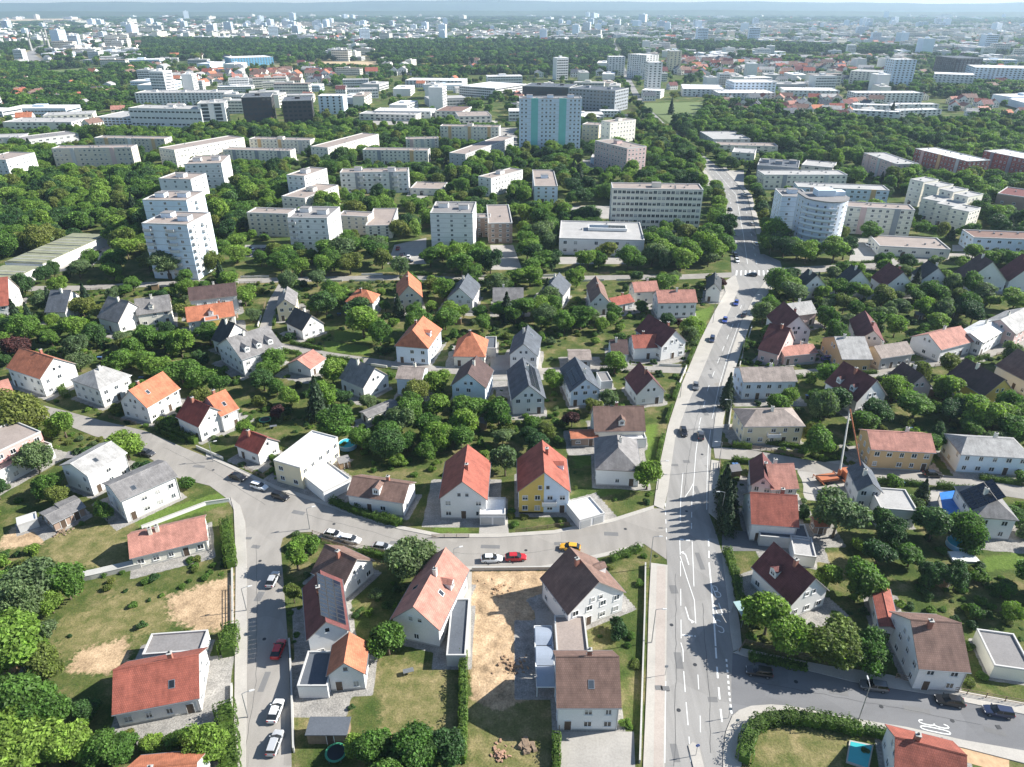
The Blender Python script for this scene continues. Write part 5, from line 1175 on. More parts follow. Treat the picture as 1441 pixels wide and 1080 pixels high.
# --- trees one can name
for u, v, h, r, sh, lm, lab in (
    (912,668,8.5,3.6,'b0','bright','bright green tree at the corner of main road and curved street'), (416,780,8,2.3,'pop','bright','tall clipped bright green tree beside the dark brown roofed house'),
    (545,900,7.5,3.5,'b0','mid','round green tree below the long pink roofed house'), (412,835,5,1.7,'b2','olive','small olive tree below the tall clipped green tree'),
    (510,452,12,7.,'b0','bright','very large bright green tree behind the red hip roofed house'), (1180,725,12,5.2,'b3','grey','large grey green tree below the pump truck yard'),
    (1315,738,9,4.2,'b0','dark','round dark tree beside the blue tarpaulin'), (1082,866,10,4.6,'b0','bright','large bright yellow green tree beside the bus lane'),
    (1110,895,8,3.6,'b1','bright','lower bright yellow green tree behind the bus shelter'), (1180,908,9.5,4.8,'b3','olive','rounded olive tree on the side road verge'),
    (1226,922,7.,3.6,'b1','mid','low spreading tree beside the white gable driveway'), (1213,815,8.5,4.,'b0','mid','rounded green tree beside the red roofed annex'),
    (95,1050,7,3.6,'b0','bright','bright round tree left of the bright red tiled roof'), (40,1060,8,4.2,'b3','bright','tall bright tree in the bottom left garden corner'), (140,1060,5.,2.6,'b1','mid','spreading tree above the bright red tiled roof'), (212,1048,3.6,1.9,'b0','bright','bright small tree between the two red roofs'), (250,1042,3.6,1.8,'b2','mid','green tree below the white wall of the long red roof'), (290,1045,6,3,'b1','bright','bright leafy tree beside the foot of the left street'), (62,1005,6.5,3.2,'b1','mid','green tree on the path of the left garden'), (118,1000,4.,2.2,'b0','dark','dark bush like tree left of the long red roof'), (28,985,9,4.6,'b0','mid','tall green tree at the left garden edge'), (15,1020,8,4.4,'b3','bright','bright tree below the huge one at the left edge'), (60,935,7,3.4,'b0','olive','olive tree beside the sandy patch'), (525,1055,6.5,3.2,'b0','mid','green tree below the dry lawn'), (575,1062,7,3.6,'b1','mid','broad green tree at the foot of the dry lawn'), (625,1050,6.5,3.1,'b3','dark','dark tree beside the straight hedge'), (500,1052,4.5,2.1,'b0','bright','small bright tree beside the flat dark shed'),
    (30,583,12,6.2,'b1','olive','big broad tree with browning leaves above the pink upper storey'), (38,822,10,5.4,'b3','grey','large grey green tree in the left garden'),
    (18,905,11,6,'b0','bright','huge bright green tree at the left edge'), (235,372,13,6,'b2','grey','tall silvery willow in front of the balcony striped tower'),
    (332,357,9,5.5,'b0','bright','bright round tree left of the car park tower'), (765,302,11,5.4,'b1','bright','bright broad tree beside the low white public building'),
    (650,372,11,6,'b0','mid','broad green tree at the foot of the white eight storey tower'), (455,372,9,5,'b0','bright','yellow green street tree below the white six storey tower')):
    place(u, v, h, r, sh, lm, lab)
for i, (u, v, h, r) in enumerate(((395,372,10,4.6),(423,378,9,4.2),(492,372,10.5,5),(530,358,11,5.2),(562,378,8,3.8),(690,372,10,4.6),(742,352,11,5),(748,378,9,4.2),(828,366,9.5,4.6),(852,358,10,4.8),(884,366,10,4.8),(918,362,10,4.8),(946,350,11.5,5.4),(970,358,12,5.6),(1000,330,12,5),(1008,356,10,4.4),(300,372,9,4.2),(165,372,9.5,4.6),(110,380,9,4.4),(62,388,8,4),(1085,345,10,4.6),(1225,330,10,4.6))):
    place(u, v, h, r, ('b4','b0','b3','b2','b5','b1')[i % 6], ('mid','bright','olive','mid','grey','dark','bright')[i % 7], near_label(*G(u,v+8), 'tall %s street tree' % ('spreading','bushy','rounded')[i % 3]), 'street trees before the blocks', zc=.42)
for u, v in ((1021,676),(1022,686),(1024,694),(1022,702),(1025,710),(1023,719),(1026,728),(1030,702),(1024,558),(1026,545)):
    place(u, v, random.uniform(8,10.5), 1.9, 'con', 'conifer', 'slim dark conifer in the roadside row casting spiky shadows', 'roadside conifer row', 'conifer_tree')
for u, v, h, r in ((445,560,13,3.4),(713,432,11,3.2),(70,425,11,2.6),(120,420,12,2.8),(20,440,10,2.6),(1150,400,9,2.4),(1290,395,10,2.6),(40,445,10,2.6),(310,385,11,3),(560,430,9,2.4),(945,150,16,3.4),(1300,690,6,1.8),(770,410,10,2.8),(1256,155,16,4)):
    place(u, v, h, r, 'con2', 'conifer', near_label(*G(u,v), 'pointed dark spruce'), 'pointed dark spruces', 'conifer_tree')
for u, v, r in ((390,580,2.2),(22,490,4.5),(805,590,2.4),(1015,398,2.2),(955,455,2.)):
    place(u, v, r*2, r, 'b0', 'copper', near_label(*G(u,v), 'purple leaved copper tree'), 'copper leaved trees')
# avenue trees in two rows
k = 0
for a, b in zip(ave[1:6], ave[2:7]):
    L = math.dist(a, b); m_ = max(1, int(L/13))
    for j in range(m_):
        for sd_ in (-1, 1):
            f = (j+random.uniform(.2,.8))/m_; x = a[0]+(b[0]-a[0])*f+sd_*(11.5 if k < 30 else 8.5); y = a[1]+(b[1]-a[1])*f; k += 1
            if blocked(np.array([x]), np.array([y]), 1.5, .8)[0]: continue
            h = random.uniform(6.5,10); TX.append((x,y,4)); tree(x, y, h, h*random.uniform(.42,.52), random.choice(('b0','b1','b3','b4')), random.choice(('mid','bright','dark','olive')), near_label(x, y, 'avenue tree'), 'avenue trees')
# --- garden trees and shrubs between the houses
r1 = np.random.default_rng(11)
g = grid(62, 287, 6.3, r1); X, Y = g[:,0], g[:,1]; u, v = project(X, Y)
keep = ~blocked(X, Y, 1.9, 1.6) & (u > -25) & (u < 1465)
for q in ([(715,695),(815,695),(815,750),(715,755)], [(608,700),(720,700),(720,760),(605,760)], [(480,695),(580,705),(585,740),(470,720)], [(430,1000),(500,1000),(500,1060),(430,1060)], [(150,985),(300,985),(300,1035),(150,1035)], [(885,800),(915,800),(915,1080),(870,1080)], [(1290,945),(1380,945),(1380,975),(1290,975)]): keep &= ~in_poly(u, v, q)
for x, y, q in TX: keep &= (X-x)**2+(Y-y)**2 > (q*.8)**2
dens = .60+.30*fbm(X, Y, 45, 5)
dense = in_poly(u, v, [(480,560),(640,570),(820,570),(850,640),(700,640),(540,650),(480,620)]) | in_poly(u, v, [(180,440),(330,470),(420,540),(330,600),(190,520),(100,470)]) | in_poly(u, v, [(1200,770),(1441,790),(1441,960),(1380,960),(1360,860),(1230,830)]) | in_poly(u, v, [(0,420),(130,440),(240,480),(110,510),(0,480)]) | in_poly(u, v, [(0,990),(150,1020),(300,1010),(325,1100),(0,1100)]) | in_poly(u, v, [(1130,560),(1441,560),(1441,610),(1160,620)]) | in_poly(u, v, [(0,770),(90,790),(80,900),(60,1000),(0,1000)]) | in_poly(u, v, [(1150,400),(1380,400),(1400,440),(1330,490),(1150,470)]) | in_poly(u, v, [(720,430),(900,430),(900,460),(780,475),(720,455)]) | in_poly(u, v, [(840,850),(905,840),(905,920),(850,930)]) | in_poly(u, v, [(480,1020),(660,1030),(660,1100),(480,1100)])
sparse = in_poly(u, v, [(60,740),(330,720),(330,1000),(160,1020),(90,900)]) | in_poly(u, v, [(400,900),(660,900),(660,1020),(400,1020)]) | in_poly(u, v, [(660,800),(835,790),(835,1080),(660,1080)]) | in_poly(u, v, [(1060,1020),(1200,1030),(1200,1080),(1060,1080)])
dens = np.where(dense, .97, np.where(sparse, .12, dens)); keep &= r1.uniform(size=len(X)) < dens
X, Y, dense = X[keep], Y[keep], dense[keep]; o_ = r1.permutation(len(X)); X, Y, dense = X[o_], Y[o_], dense[o_]
nt = ns = 0; lms = ['mid','mid','mid','bright','bright','dark','olive','grey']
lmn = dict(mid='mid green', bright='bright green', dark='dark green', olive='olive green', grey='grey green')
rest = []
for x, y, dn in zip(X, Y, dense):
    lm = random.choice(lms)
    if random.random() < (.74 if dn else .5) and nt < 290:
        h = random.uniform(4.5,9.5); r = h*random.uniform(.38,.55); nt += 1
        tree(x, y, h, r, random.choice(('b0','b1','b2','b3','b4','b5')), lm, near_label(x, y, '%s %s garden tree' % ('tall' if h > 7 else 'small', lmn[lm])), 'garden trees among the houses', 'garden_tree')
    elif ns < 280:
        ns += 1; shrub(x, y, random.uniform(1.1,2.3), lm, near_label(x, y, '%s garden shrub' % lmn[lm]), 'garden shrubs among the houses')
print('garden trees', nt, 'shrubs', ns, 'candidates', len(X))
# --- hedges
for pts, w, h, lab in (([(1046,1075),(1050,1045),(1062,1026),(1080,1016),(1110,1014),(1160,1020),(1210,1031)],2.2,2.,'thick clipped hedge round the garden corner at the side road'),
    ([(1215,1030),(1250,1040),(1290,1055),(1320,1068)],1.6,1.5,'dark clipped hedge behind the red tiled roof'), ([(1053,926),(1080,931),(1110,937),(1135,942)],1.7,1.0,'low hedge on the traffic island of the side road'),
    ([(652,925),(652,1010),(650,1075)],1.3,2.,'straight hedge between the dry lawn and the dirt plot'), ([(222,600),(250,612),(277,624)],1.8,1.8,'clipped hedge in front of the dark red roofed house'),
    ([(400,655),(380,645),(360,632)],1.4,1.5,'hedge by the small dark red roofed house'), ([(466,708),(500,722),(540,735),(562,740)],1.5,1.6,'street hedge in front of the brown bungalow'),
    ([(318,740),(324,780),(326,800)],2.2,2.2,'leafy hedge along the left street above the sandy ground'), ([(322,925),(326,890)],3,2.6,'square hedge beside the long red roofed house'),
    ([(318,1000),(324,1060),(325,1100)],3,2.2,'bushy hedge along the foot of the left street'), ([(783,1040),(783,1100)],1.2,1.8,'narrow hedge beside the courtyard'),
    ([(1022,778),(1036,820),(1042,860)],1.6,1.6,'hedge along the bus lane pavement'), ([(860,790),(900,774)],1.4,1.5,'hedge at the junction corner garden'),
    ([(1020,660),(1016,680)],1.6,1.8,'dark hedge beside the east street corner'), ([(85,548),(95,560)],2,1.6,'yellow green hedge at the end of the curved street'),
    ([(1060,622),(1130,632)],1.0,1.2,'garden hedge of the cream hipped house'), ([(240,405),(330,400)],1.4,1.6,'hedge along the back street on the left')):
    hedge(px(*pts), w, h, lab)
# --- trees between the tall blocks: the largest singly, the rest as woodland
r2 = np.random.default_rng(12)
g = grid(292, 705, 6.9, r2, 25); X, Y = g[:,0], g[:,1]; u, v = project(X, Y)
keep = ~blocked(X, Y, 2.6, 2.2)
for x, y, q in TX: keep &= (X-x)**2+(Y-y)**2 > (q*.8)**2
den = .52+.34*fbm(X, Y, 60, 21)
wood = in_poly(u, v, [(0,215),(220,230),(190,300),(110,330),(0,370)]) | in_poly(u, v, [(930,180),(1441,180),(1441,245),(1200,215),(1080,215),(940,230)]) | in_poly(u, v, [(300,230),(400,230),(410,290),(330,300),(290,270)]) | in_poly(u, v, [(1330,230),(1441,245),(1441,330),(1370,310)])
front = in_poly(u, v, [(300,362),(1000,362),(1000,385),(300,385)])
den = np.where(wood, .97, np.where(front, .62, den)); keep &= r2.uniform(size=len(X)) < den
X, Y = X[keep], Y[keep]; o_ = np.argsort(Y); X, Y = X[o_], Y[o_]
# keep the broad fronts of the blocks clear: no tall tree within 6 m in front
NB = 130
for x, y in zip(X[:NB], Y[:NB]):
    lm = random.choice(lms); h = float(cap_heights(np.array([x]),np.array([y]),np.array([random.uniform(7,13.)]))[0]); tree(x, y, h, h*random.uniform(.42,.54), random.choice(('b0','b1','b2','b3','b4','b5')), lm, near_label(x, y, '%s %s tree' % ('tall' if h > 10.5 else 'rounded', lmn[lm])), 'trees round the blocks of flats')
# --- geometry-node woodland
def proto_collection(name, items):
    c = bpy.data.collections.new(name)
    for i, me in enumerate(items):
        o = bpy.data.objects.new('%s_%02d' % (name, i), me); c.objects.link(o)
    return c
def scatter(name, label, cat, coll, P, S, Rz, I, group=None):
    me = bpy.data.meshes.new(name); me.from_pydata(P.tolist(), [], [])
    a = me.attributes.new('scl','FLOAT_VECTOR','POINT'); a.data.foreach_set('vector', np.asarray(S, np.float32).ravel())
    a = me.attributes.new('rot','FLOAT_VECTOR','POINT'); q = np.zeros((len(P),3), np.float32); q[:,2] = Rz; a.data.foreach_set('vector', q.ravel())
    a = me.attributes.new('idx','INT','POINT'); a.data.foreach_set('value', np.asarray(I, np.int32))
    o = link(name, me, kind='stuff'); tag(o, label, cat)
    ng = bpy.data.node_groups.new(name+'_scatter','GeometryNodeTree'); ng.interface.new_socket('Geometry', in_out='INPUT', socket_type='NodeSocketGeometry'); ng.interface.new_socket('Geometry', in_out='OUTPUT', socket_type='NodeSocketGeometry')
    n = ng.nodes; l = ng.links; gi = n.new('NodeGroupInput'); go = n.new('NodeGroupOutput'); iop = n.new('GeometryNodeInstanceOnPoints')
    ci = n.new('GeometryNodeCollectionInfo'); ci.inputs['Collection'].default_value = coll; ci.inputs['Separate Children'].default_value = True; ci.inputs['Reset Children'].default_value = True
    def attr(nm, t):
        q_ = n.new('GeometryNodeInputNamedAttribute'); q_.data_type = t; q_.inputs['Name'].default_value = nm; return q_.outputs['Attribute']
    l.new(gi.outputs[0], iop.inputs['Points']); l.new(ci.outputs[0], iop.inputs['Instance']); iop.inputs['Pick Instance'].default_value = True
    l.new(attr('idx','INT'), iop.inputs['Instance Index']); l.new(attr('scl','FLOAT_VECTOR'), iop.inputs['Scale']); l.new(attr('rot','FLOAT_VECTOR'), iop.inputs['Rotation'])
    l.new(iop.outputs[0], go.inputs[0]); md = o.modifiers.new('scatter','NODES'); md.node_group = ng
    return o
midc = proto_collection('block_zone_crown', [crown(s, m) for s, m in (('b0','mid'),('b1','bright'),('b2','dark'),('b3','mid'),('b4','olive'),('b5','dark'),('con2','conifer'),('b4','bright'))])
X, Y = X[NB:], Y[NB:]; n = len(X); h = cap_heights(X, Y, r2.uniform(6.5,12.5,n)); rr_ = h*r2.uniform(.38,.54,n)
scatter('woodland', 'green trees crowding round the blocks of flats as one wood', 'woodland', midc, np.column_stack([X,Y,np.full(n,-.6)]), np.column_stack([rr_/4*r2.uniform(.8,1.2,n),rr_/4*r2.uniform(.8,1.2,n),h/9.4*r2.uniform(.85,1.2,n)]), r2.uniform(0,6.28,n), r2.choice(8,n,p=[.20,.16,.12,.17,.10,.09,.05,.11]))
# low growth filling the gardens
g = grid(60, 287, 2.5, r2); X, Y = g[:,0], g[:,1]; u, v = project(X, Y); keep = ~blocked(X, Y, .9, .7)
keep &= r2.uniform(size=len(X)) < np.clip(.26+.75*fbm(X, Y, 17, 77), .03, .85); X, Y = X[keep], Y[keep]; n = len(X)
bc = proto_collection('undergrowth_clump', [crown(s, m) for s, m in (('bush','mid'),('bush2','dark'),('bush','olive'),('bush2','bright'),('bush','grey'))]); sc_ = r2.uniform(.35,.95,n)
scatter('undergrowth', 'low bushes and tall herbs filling the gardens', 'undergrowth', bc, np.column_stack([X,Y,np.full(n,-.25)]), np.column_stack([sc_,sc_,sc_*r2.uniform(.6,1.1,n)]), r2.uniform(0,6.28,n), r2.choice(5,n,p=[.35,.2,.2,.13,.12]))
# ---------------------------------------------------------------- far country: trees, houses, halls
r3 = np.random.default_rng(13)
farc = proto_collection('far_crown', [crown(s, m) for s, m in (('far0','mid'),('far1','dark'),('far2','dark'),('far0','olive'),('far1','mid'),('far2','conifer'),('far0','bright'))])
WOODS = [[(515,62),(900,60),(905,84),(850,92),(640,92),(520,92)], [(200,58),(470,62),(470,90),(200,85)], [(0,60),(75,62),(70,85),(0,80)], [(940,62),(1310,72),(1290,80),(960,74)], [(1090,130),(1100,170),(930,180),(930,150)],
         [(0,95),(210,95),(200,150),(0,165)], [(450,99),(900,101),(900,106),(450,105)], [(1200,108),(1441,115),(1441,140),(1330,140),(1200,125)],
         [(930,165),(1441,170),(1441,200),(930,200)], [(0,35),(1441,30),(1441,31.5),(0,37)]]
# small far houses: shared bodies with gable roofs
def far_house(roof, wall, L=12., W=9., ez=5., rise=3.6):
    mb = MB(); l, w = L/2, W/2
    mb.box(-l,l,-w,w,-.3,ez,0)
    mb.add([(-l-.3,-w-.3,ez),(l+.3,-w-.3,ez),(l+.3,0,ez+rise),(-l-.3,0,ez+rise),(l+.3,w+.3,ez),(-l-.3,w+.3,ez)], [(0,1,2,3),(4,5,3,2)], 1, [[(0,0),(L,0),(L,5),(0,5)]]*2)
    mb.add([(-l,-w,ez),(-l,w,ez),(-l,0,ez+rise*.95),(l,-w,ez),(l,w,ez),(l,0,ez+rise*.95)], [(0,2,1),(3,4,5)], 0)
    for z in (1.6,4.2):
        if z > ez-.8: continue
        for x in np.arange(-l+1.6,l-1,2.8): mb.box(x-.6,x+.6,-w-.05,-w+.02,z-.6,z+.6,2)
        for y in np.arange(-w+1.6,w-1,2.8): mb.box(l-.02,l+.05,y-.6,y+.6,z-.6,z+.6,2); mb.box(-l-.05,-l+.02,y-.6,y+.6,z-.6,z+.6,2)
    mb.box(l*.3,l*.3+.7,.3,1.,ez+rise*.7,ez+rise+.9,3)
    return mb.data('distant_house', [wallm(wall), roofm(roof), M_glass, M_brickred])
def far_flat(wall, roof, L, W, h):
    mb = MB(); l, w = L/2, W/2; mb.box(-l,l,-w,w,-.3,h-.4,0); mb.box(-l-.1,l+.1,-w-.1,w+.1,h-.4,h,1); mb.box(-l*.3,l*.1,-w*.3,w*.3,h,h+2,0)
    for z in np.arange(1.9,h-1,3.0):
        mb.box(-l+.8,l-.8,-w-.05,-w+.02,z-.6,z+.6,2); mb.box(l-.02,l+.05,-w+.8,w-.8,z-.6,z+.6,2)
        for x in np.arange(-l+3.4,l-1,3.4): mb.box(x-.25,x+.25,-w-.08,-w,z-.6,z+.6,0)
    return mb.data('distant_block', [wallm(wall), flatm(roof), M_glass])
FH = [(far_house(r_,w_,L,W,ez,ri), d) for r_,w_,L,W,ez,ri,d in (('orange','white',12,9,5,3.6,'orange roofed'),('red','white',13,9,5,3.8,'red roofed'),('brown','ivory',14,10,5.2,3.4,'brown roofed'),('maroon','white',12,9,5,4,'maroon roofed'),('lightgrey','white',16,10,6,2.6,'pale grey roofed'),('pink','cream',12,9,5,3.2,'pink roofed'),('slate','white',12,9,5,3.6,'slate roofed'))]
CL = [[(1010,142),(1225,142),(1220,172),(1010,170)], [(1330,142),(1441,142),(1441,168),(1335,170)], [(190,108),(470,100),(470,122),(250,124)], [(940,85),(1200,85),(1190,100),(950,108)], [(960,88),(1200,90),(1200,108),(960,110)], [(20,130),(90,130),(80,145),(20,145)]]
# pale commercial blocks and halls of the middle distance, one by one
FB = [(far_flat(w_,r_,L,W,h), d) for w_,r_,L,W,h,d in (('white','white',46,22,9,'long white flat roofed hall'),('ivory','lightgrey',34,13,13,'cream four storey block'),('white','lightgrey',26,16,17,'white five storey office'),('paleblue','white',60,28,8,'wide pale blue warehouse'),('ivory','taupe',42,12,12,'long taupe roofed block'),('white','white',18,16,26,'white tower block'),('grey','lightgrey',38,24,8,'grey flat roofed workshop'))]
g = grid(700, 2100, 46., r3, 30); X, Y = g[:,0], g[:,1]; u, v = project(X, Y); wd = np.zeros(len(X), bool)
for w in WOODS: wd |= in_poly(u, v, w)
for c in CL: wd |= in_poly(u, v, c)
pr_ = .34+.36*fbm(X, Y, 300, 51); keep = ~blocked(X, Y, 24, 16) & ~wd & (r3.uniform(size=len(X)) < pr_); X, Y = X[keep], Y[keep]
o_ = np.argsort(Y)[:270]; X, Y = X[o_], Y[o_]
for x, y in zip(X, Y):
    k = random.choices(range(7), [5,4,3,3,4,1,3])[0]; me, d = FB[k]; o = link('distant_block', me); rz_ = random.choice((0,.12,-.2,.3,1.57,1.4)); at(o, (x,y,0), rz_); s_ = random.uniform(.8,1.15); o.scale = (s_,s_,s_*random.uniform(.85,1.15))
    FOOT.append((x,y,rz_,32,16)); BREG.append((x,y,0,26,14,me.vertices[4].co.z)); tag(o, near_label(x, y, 'distant '+d), 'building', d+'s in the middle distance')
g = grid(690, 1700, 17., r3, 30); X, Y = g[:,0], g[:,1]; u, v = project(X, Y)
ins = np.zeros(len(X), bool)
for c in CL: ins |= in_poly(u, v, c)
keep = ~blocked(X, Y, 7, 5) & (r3.uniform(size=len(X)) < np.where(ins,.42,.05)); X, Y = X[keep], Y[keep]
o_ = np.argsort(Y); X, Y = X[o_], Y[o_]
NI = 170
for x, y in zip(X[:NI], Y[:NI]):
    me, d = random.choices(FH, [2,1.5,3,2,3,1.5,3])[0]; o = link('distant_house', me); at(o, (x,y,0), random.choice((0,.35,1.2,1.7,-.3))+random.uniform(-.1,.1)); s = random.uniform(.9,1.2); o.scale = (s,s,s)
    FOOT.append((x,y,0,6,6)); tag(o, near_label(x, y, 'small %s house' % d), 'house', d+' distant houses')
XH, YH = X, Y
g = grid(705, 1500, 10., r3, 60); X, Y = g[:,0], g[:,1]; u, v = project(X, Y)
fo = FOOT[:]; keep = ~blocked(X, Y, 3, 3)
wd = np.zeros(len(X), bool)
for w in WOODS: wd |= in_poly(u, v, w)
dens = np.where(wd, .95, .17+.40*fbm(X, Y, 90, 31)); keep &= r3.uniform(size=len(X)) < dens
X, Y, wd = X[keep], Y[keep], wd[keep]; n = len(X); h = cap_heights(X, Y, r3.uniform(6,12,n)*np.where(wd,1.2,1), .35, 90); rr_ = h*r3.uniform(.42,.6,n)
I = np.where(wd, r3.choice(7,n,p=[.22,.24,.2,.06,.18,.08,.02]), r3.choice(7,n,p=[.3,.14,.1,.16,.2,.04,.06]))
scatter('distant_woodland', 'trees and wood belts of the distant district', 'woodland', farc, np.column_stack([X,Y,np.full(n,-.4)]), np.column_stack([rr_/4,rr_/4,h/8.6]), r3.uniform(0,6.28,n), I)
g = grid(1500, 3600, 19., r3, 120); X, Y = g[:,0], g[:,1]; u, v = project(X, Y); keep = ~blocked(X, Y, 3, 6)
wd = np.zeros(len(X), bool)
for w in WOODS: wd |= in_poly(u, v, w)
dens = np.where(wd, .97, .20+.40*fbm(X, Y, 200, 32)); keep &= r3.uniform(size=len(X)) < dens
X, Y, wd = X[keep], Y[keep], wd[keep]; n = len(X); rr_ = r3.uniform(6,11.5,n); h = r3.uniform(9,16,n)*np.where(wd,1.2,1)
scatter('far_woodland', 'far trees and wood belts towards the horizon', 'woodland', farc, np.column_stack([X,Y,np.full(n,-.4)]), np.column_stack([rr_/4,rr_/4,h/8.6]), r3.uniform(0,6.28,n), np.where(wd, r3.choice(7,n,p=[.1,.38,.3,.02,.12,.08,0]), r3.choice(7,n,p=[.3,.16,.12,.14,.22,.04,.02])))
g = grid(3600, 7900, 52., r3, 250); X, Y = g[:,0], g[:,1]; keep = ~blocked(X, Y, 3, 15)
keep &= r3.uniform(size=len(X)) < .42+.42*fbm(X, Y, 700, 33); X, Y = X[keep], Y[keep]; n = len(X)
scatter('horizon_woodland', 'hazy woods in front of the horizon hills', 'woodland', farc, np.column_stack([X,Y,np.full(n,-1.)]), np.column_stack([r3.uniform(20,42,n)/4,r3.uniform(16,30,n)/4,r3.uniform(10,20,n)/8.6]), r3.uniform(-.2,.2,n), r3.choice(7,n,p=[.3,.25,.2,.05,.2,0,0]))
hc = proto_collection('far_house_body', [m for m, _ in FH]+[far_flat('white','white',34,16,9), far_flat('ivory','lightgrey',26,14,15), far_flat('white','lightgrey',60,30,9), far_flat('paleblue','white',22,18,28), far_flat('ivory','taupe',44,14,16)])
rem = np.column_stack([XH[NI:],YH[NI:],np.zeros(max(0,len(XH)-NI))])
g = grid(1600, 4600, 36., r3, 60); X, Y = g[:,0], g[:,1]; u, v = project(X, Y); wd = np.zeros(len(X), bool)
for w in WOODS: wd |= in_poly(u, v, w)
town = .22+.24*fbm(X, Y, 420, 41); town = np.where((u > 950) & (v < 75) & (v > 22), town+.22, town); town = np.where(in_poly(u, v, [(120,30),(480,30),(480,58),(120,58)]), town+.25, town); town = np.where(in_poly(u, v, [(480,30),(950,30),(950,58),(480,60)]), town+.14, town)
keep = ~blocked(X, Y, 5, 8) & ~wd & (r3.uniform(size=len(X)) < town); X, Y, u, v = X[keep], Y[keep], u[keep], v[keep]; n = len(X)
I = r3.choice(12, n, p=[.07,.07,.13,.08,.12,.05,.09,.13,.10,.09,.025,.045])
P = np.concatenate([rem, np.column_stack([X,Y,np.zeros(n)])]); I = np.concatenate([r3.choice(7,len(rem),p=[.1,.1,.22,.13,.2,.08,.17]), I]); n = len(P)
scatter('far_town', 'far town of pale blocks and red roofs spread towards the horizon', 'far town', hc, P, np.repeat(r3.uniform(.85,1.5,n)[:,None],3,1), r3.choice([0,.3,-.3,1.4,1.57],n)+r3.uniform(-.15,.15,n), I)
g = grid(4600, 7800, 120., r3, 100); X, Y = g[:,0], g[:,1]; keep = r3.uniform(size=len(X)) < .16+.3*fbm(X, Y, 900, 47); X, Y = X[keep], Y[keep]; n = len(X)
scatter('horizon_villages', 'scattered villages below the horizon hills', 'far town', hc, np.column_stack([X,Y,np.zeros(n)]), np.repeat(r3.uniform(1.,2.2,n)[:,None],3,1), r3.uniform(0,3,n), r3.choice(12,n,p=[.14,.14,.1,.05,.1,.05,.05,.12,.09,.1,.03,.03]))
# ---------------------------------------------------------------- vehicles
_car = {}
CARC = dict(black=(.012,.012,.014), white=(.78,.78,.77), silver=(.42,.43,.44), grey=(.12,.125,.13), red=(.45,.02,.025), blue=(.03,.06,.28), navy=(.02,.03,.07), yellow=(.75,.38,.03), darkgrey=(.05,.052,.058))
def paint(c):
    if 'paint_'+c in MATS: return MATS['paint_'+c]
    m = mat('paint_'+c, CARC[c], .28, .03, 1, 4, 0, .0, .6); m.node_tree.nodes['Principled BSDF'].inputs['Coat Weight'].default_value = .6; return m
def car_data(kind):
    if kind in _car: return _car[kind]
    est = kind == 'estate'; d = {}
    # body: stations along X (front at +X), section half width / sill / shoulder heights
    St = [(-2.2,.70,.42,.72),(-2.12,.80,.30,.92),(-1.6,.87,.22,.97),(-.5,.89,.20,.95),(.8,.89,.20,.93),(1.5,.86,.22,.82),(2.0,.78,.28,.70),(2.18,.62,.40,.58)]
    def sec(x,w,z0,z1): return [(x,-w*.9,z0),(x,-w,z0+.18),(x,-w,(z0+z1)/2+.08),(x,-w*.9,z1),(x,-w*.45,z1+.03),(x,w*.45,z1+.03),(x,w*.9,z1),(x,w,(z0+z1)/2+.08),(x,w,z0+.18),(x,w*.9,z0)]
    mb = MB(); V = [p for s in St for p in sec(*s)]; n = 10; k = len(St)
    mb.add(V, [(i*n+j, (i+1)*n+j, (i+1)*n+(j+1)%n, i*n+(j+1)%n) for i in range(k-1) for j in range(n)]+[tuple(range(n)), tuple(range((k-1)*n,k*n))[::-1]])
    d['body'] = mb
    # greenhouse: glass band and painted roof
    rb = -1.95 if est else -1.35; bb = -2.08 if est else -2.0
    lo = [(bb,-.78,.96),(.95,-.80,.93),(1.15,0,.95),(.95,.80,.93),(bb,.78,.96)]; hi = [(rb,-.60,1.44),(.15,-.63,1.43),(.28,0,1.44),(.15,.63,1.43),(rb,.60,1.44)]
    mb = MB(); mb.add(lo+hi, [(i,(i+1)%5,5+(i+1)%5,5+i) for i in range(5)]); d['window_band'] = mb
    mb = MB(); mb.add([(p[0],p[1]*1.01,p[2]-.01) for p in hi]+[(p[0]*.96,p[1]*.9,p[2]+.05) for p in hi], [(i,(i+1)%5,5+(i+1)%5,5+i) for i in range(5)]+[(5,6,7,8,9)])
    for s in (-1,1):
        for (xa,za,xb,zb,w) in ((-.3,.94,-.38,1.44,.05),): mb.add([(xa-w,s*.805,za),(xa+w,s*.805,za),(xb+w,s*.64,zb),(xb-w,s*.64,zb)], [(0,1,2,3) if s < 0 else (3,2,1,0)])
    d['roof'] = mb
    mb = MB(); N = 14
    for y0, y1, r0, m in ((-.1,.1,.32,0),(-.115,.115,.2,1)):
        ring = [(r0*math.cos(i*2*math.pi/N),r0*math.sin(i*2*math.pi/N)) for i in range(N)]
        mb.add([(a,y0,b) for a,b in ring]+[(a,y1,b) for a,b in ring], [(i,(i+1)%N,N+(i+1)%N,N+i) for i in range(N)]+[tuple(range(N)),tuple(range(N,2*N))[::-1]], m)
    d['wheel'] = mb
    d['headlight'] = MB().box(-.1,.06,-.16,.16,-.07,.07); d['taillight'] = MB().box(-.05,.05,-.14,.14,-.12,.12); d['mirror'] = MB().box(-.08,.08,-.11,.11,-.07,.07)
    _car[kind] = {q: m_ for q, m_ in d.items()}; _car[kind]['_c'] = {}
    return _car[kind]
M_lamp = mat('lamp_lens',(.7,.7,.68),.2,.02); M_tail = mat('tail_lens',(.4,.02,.02),.25,.02)
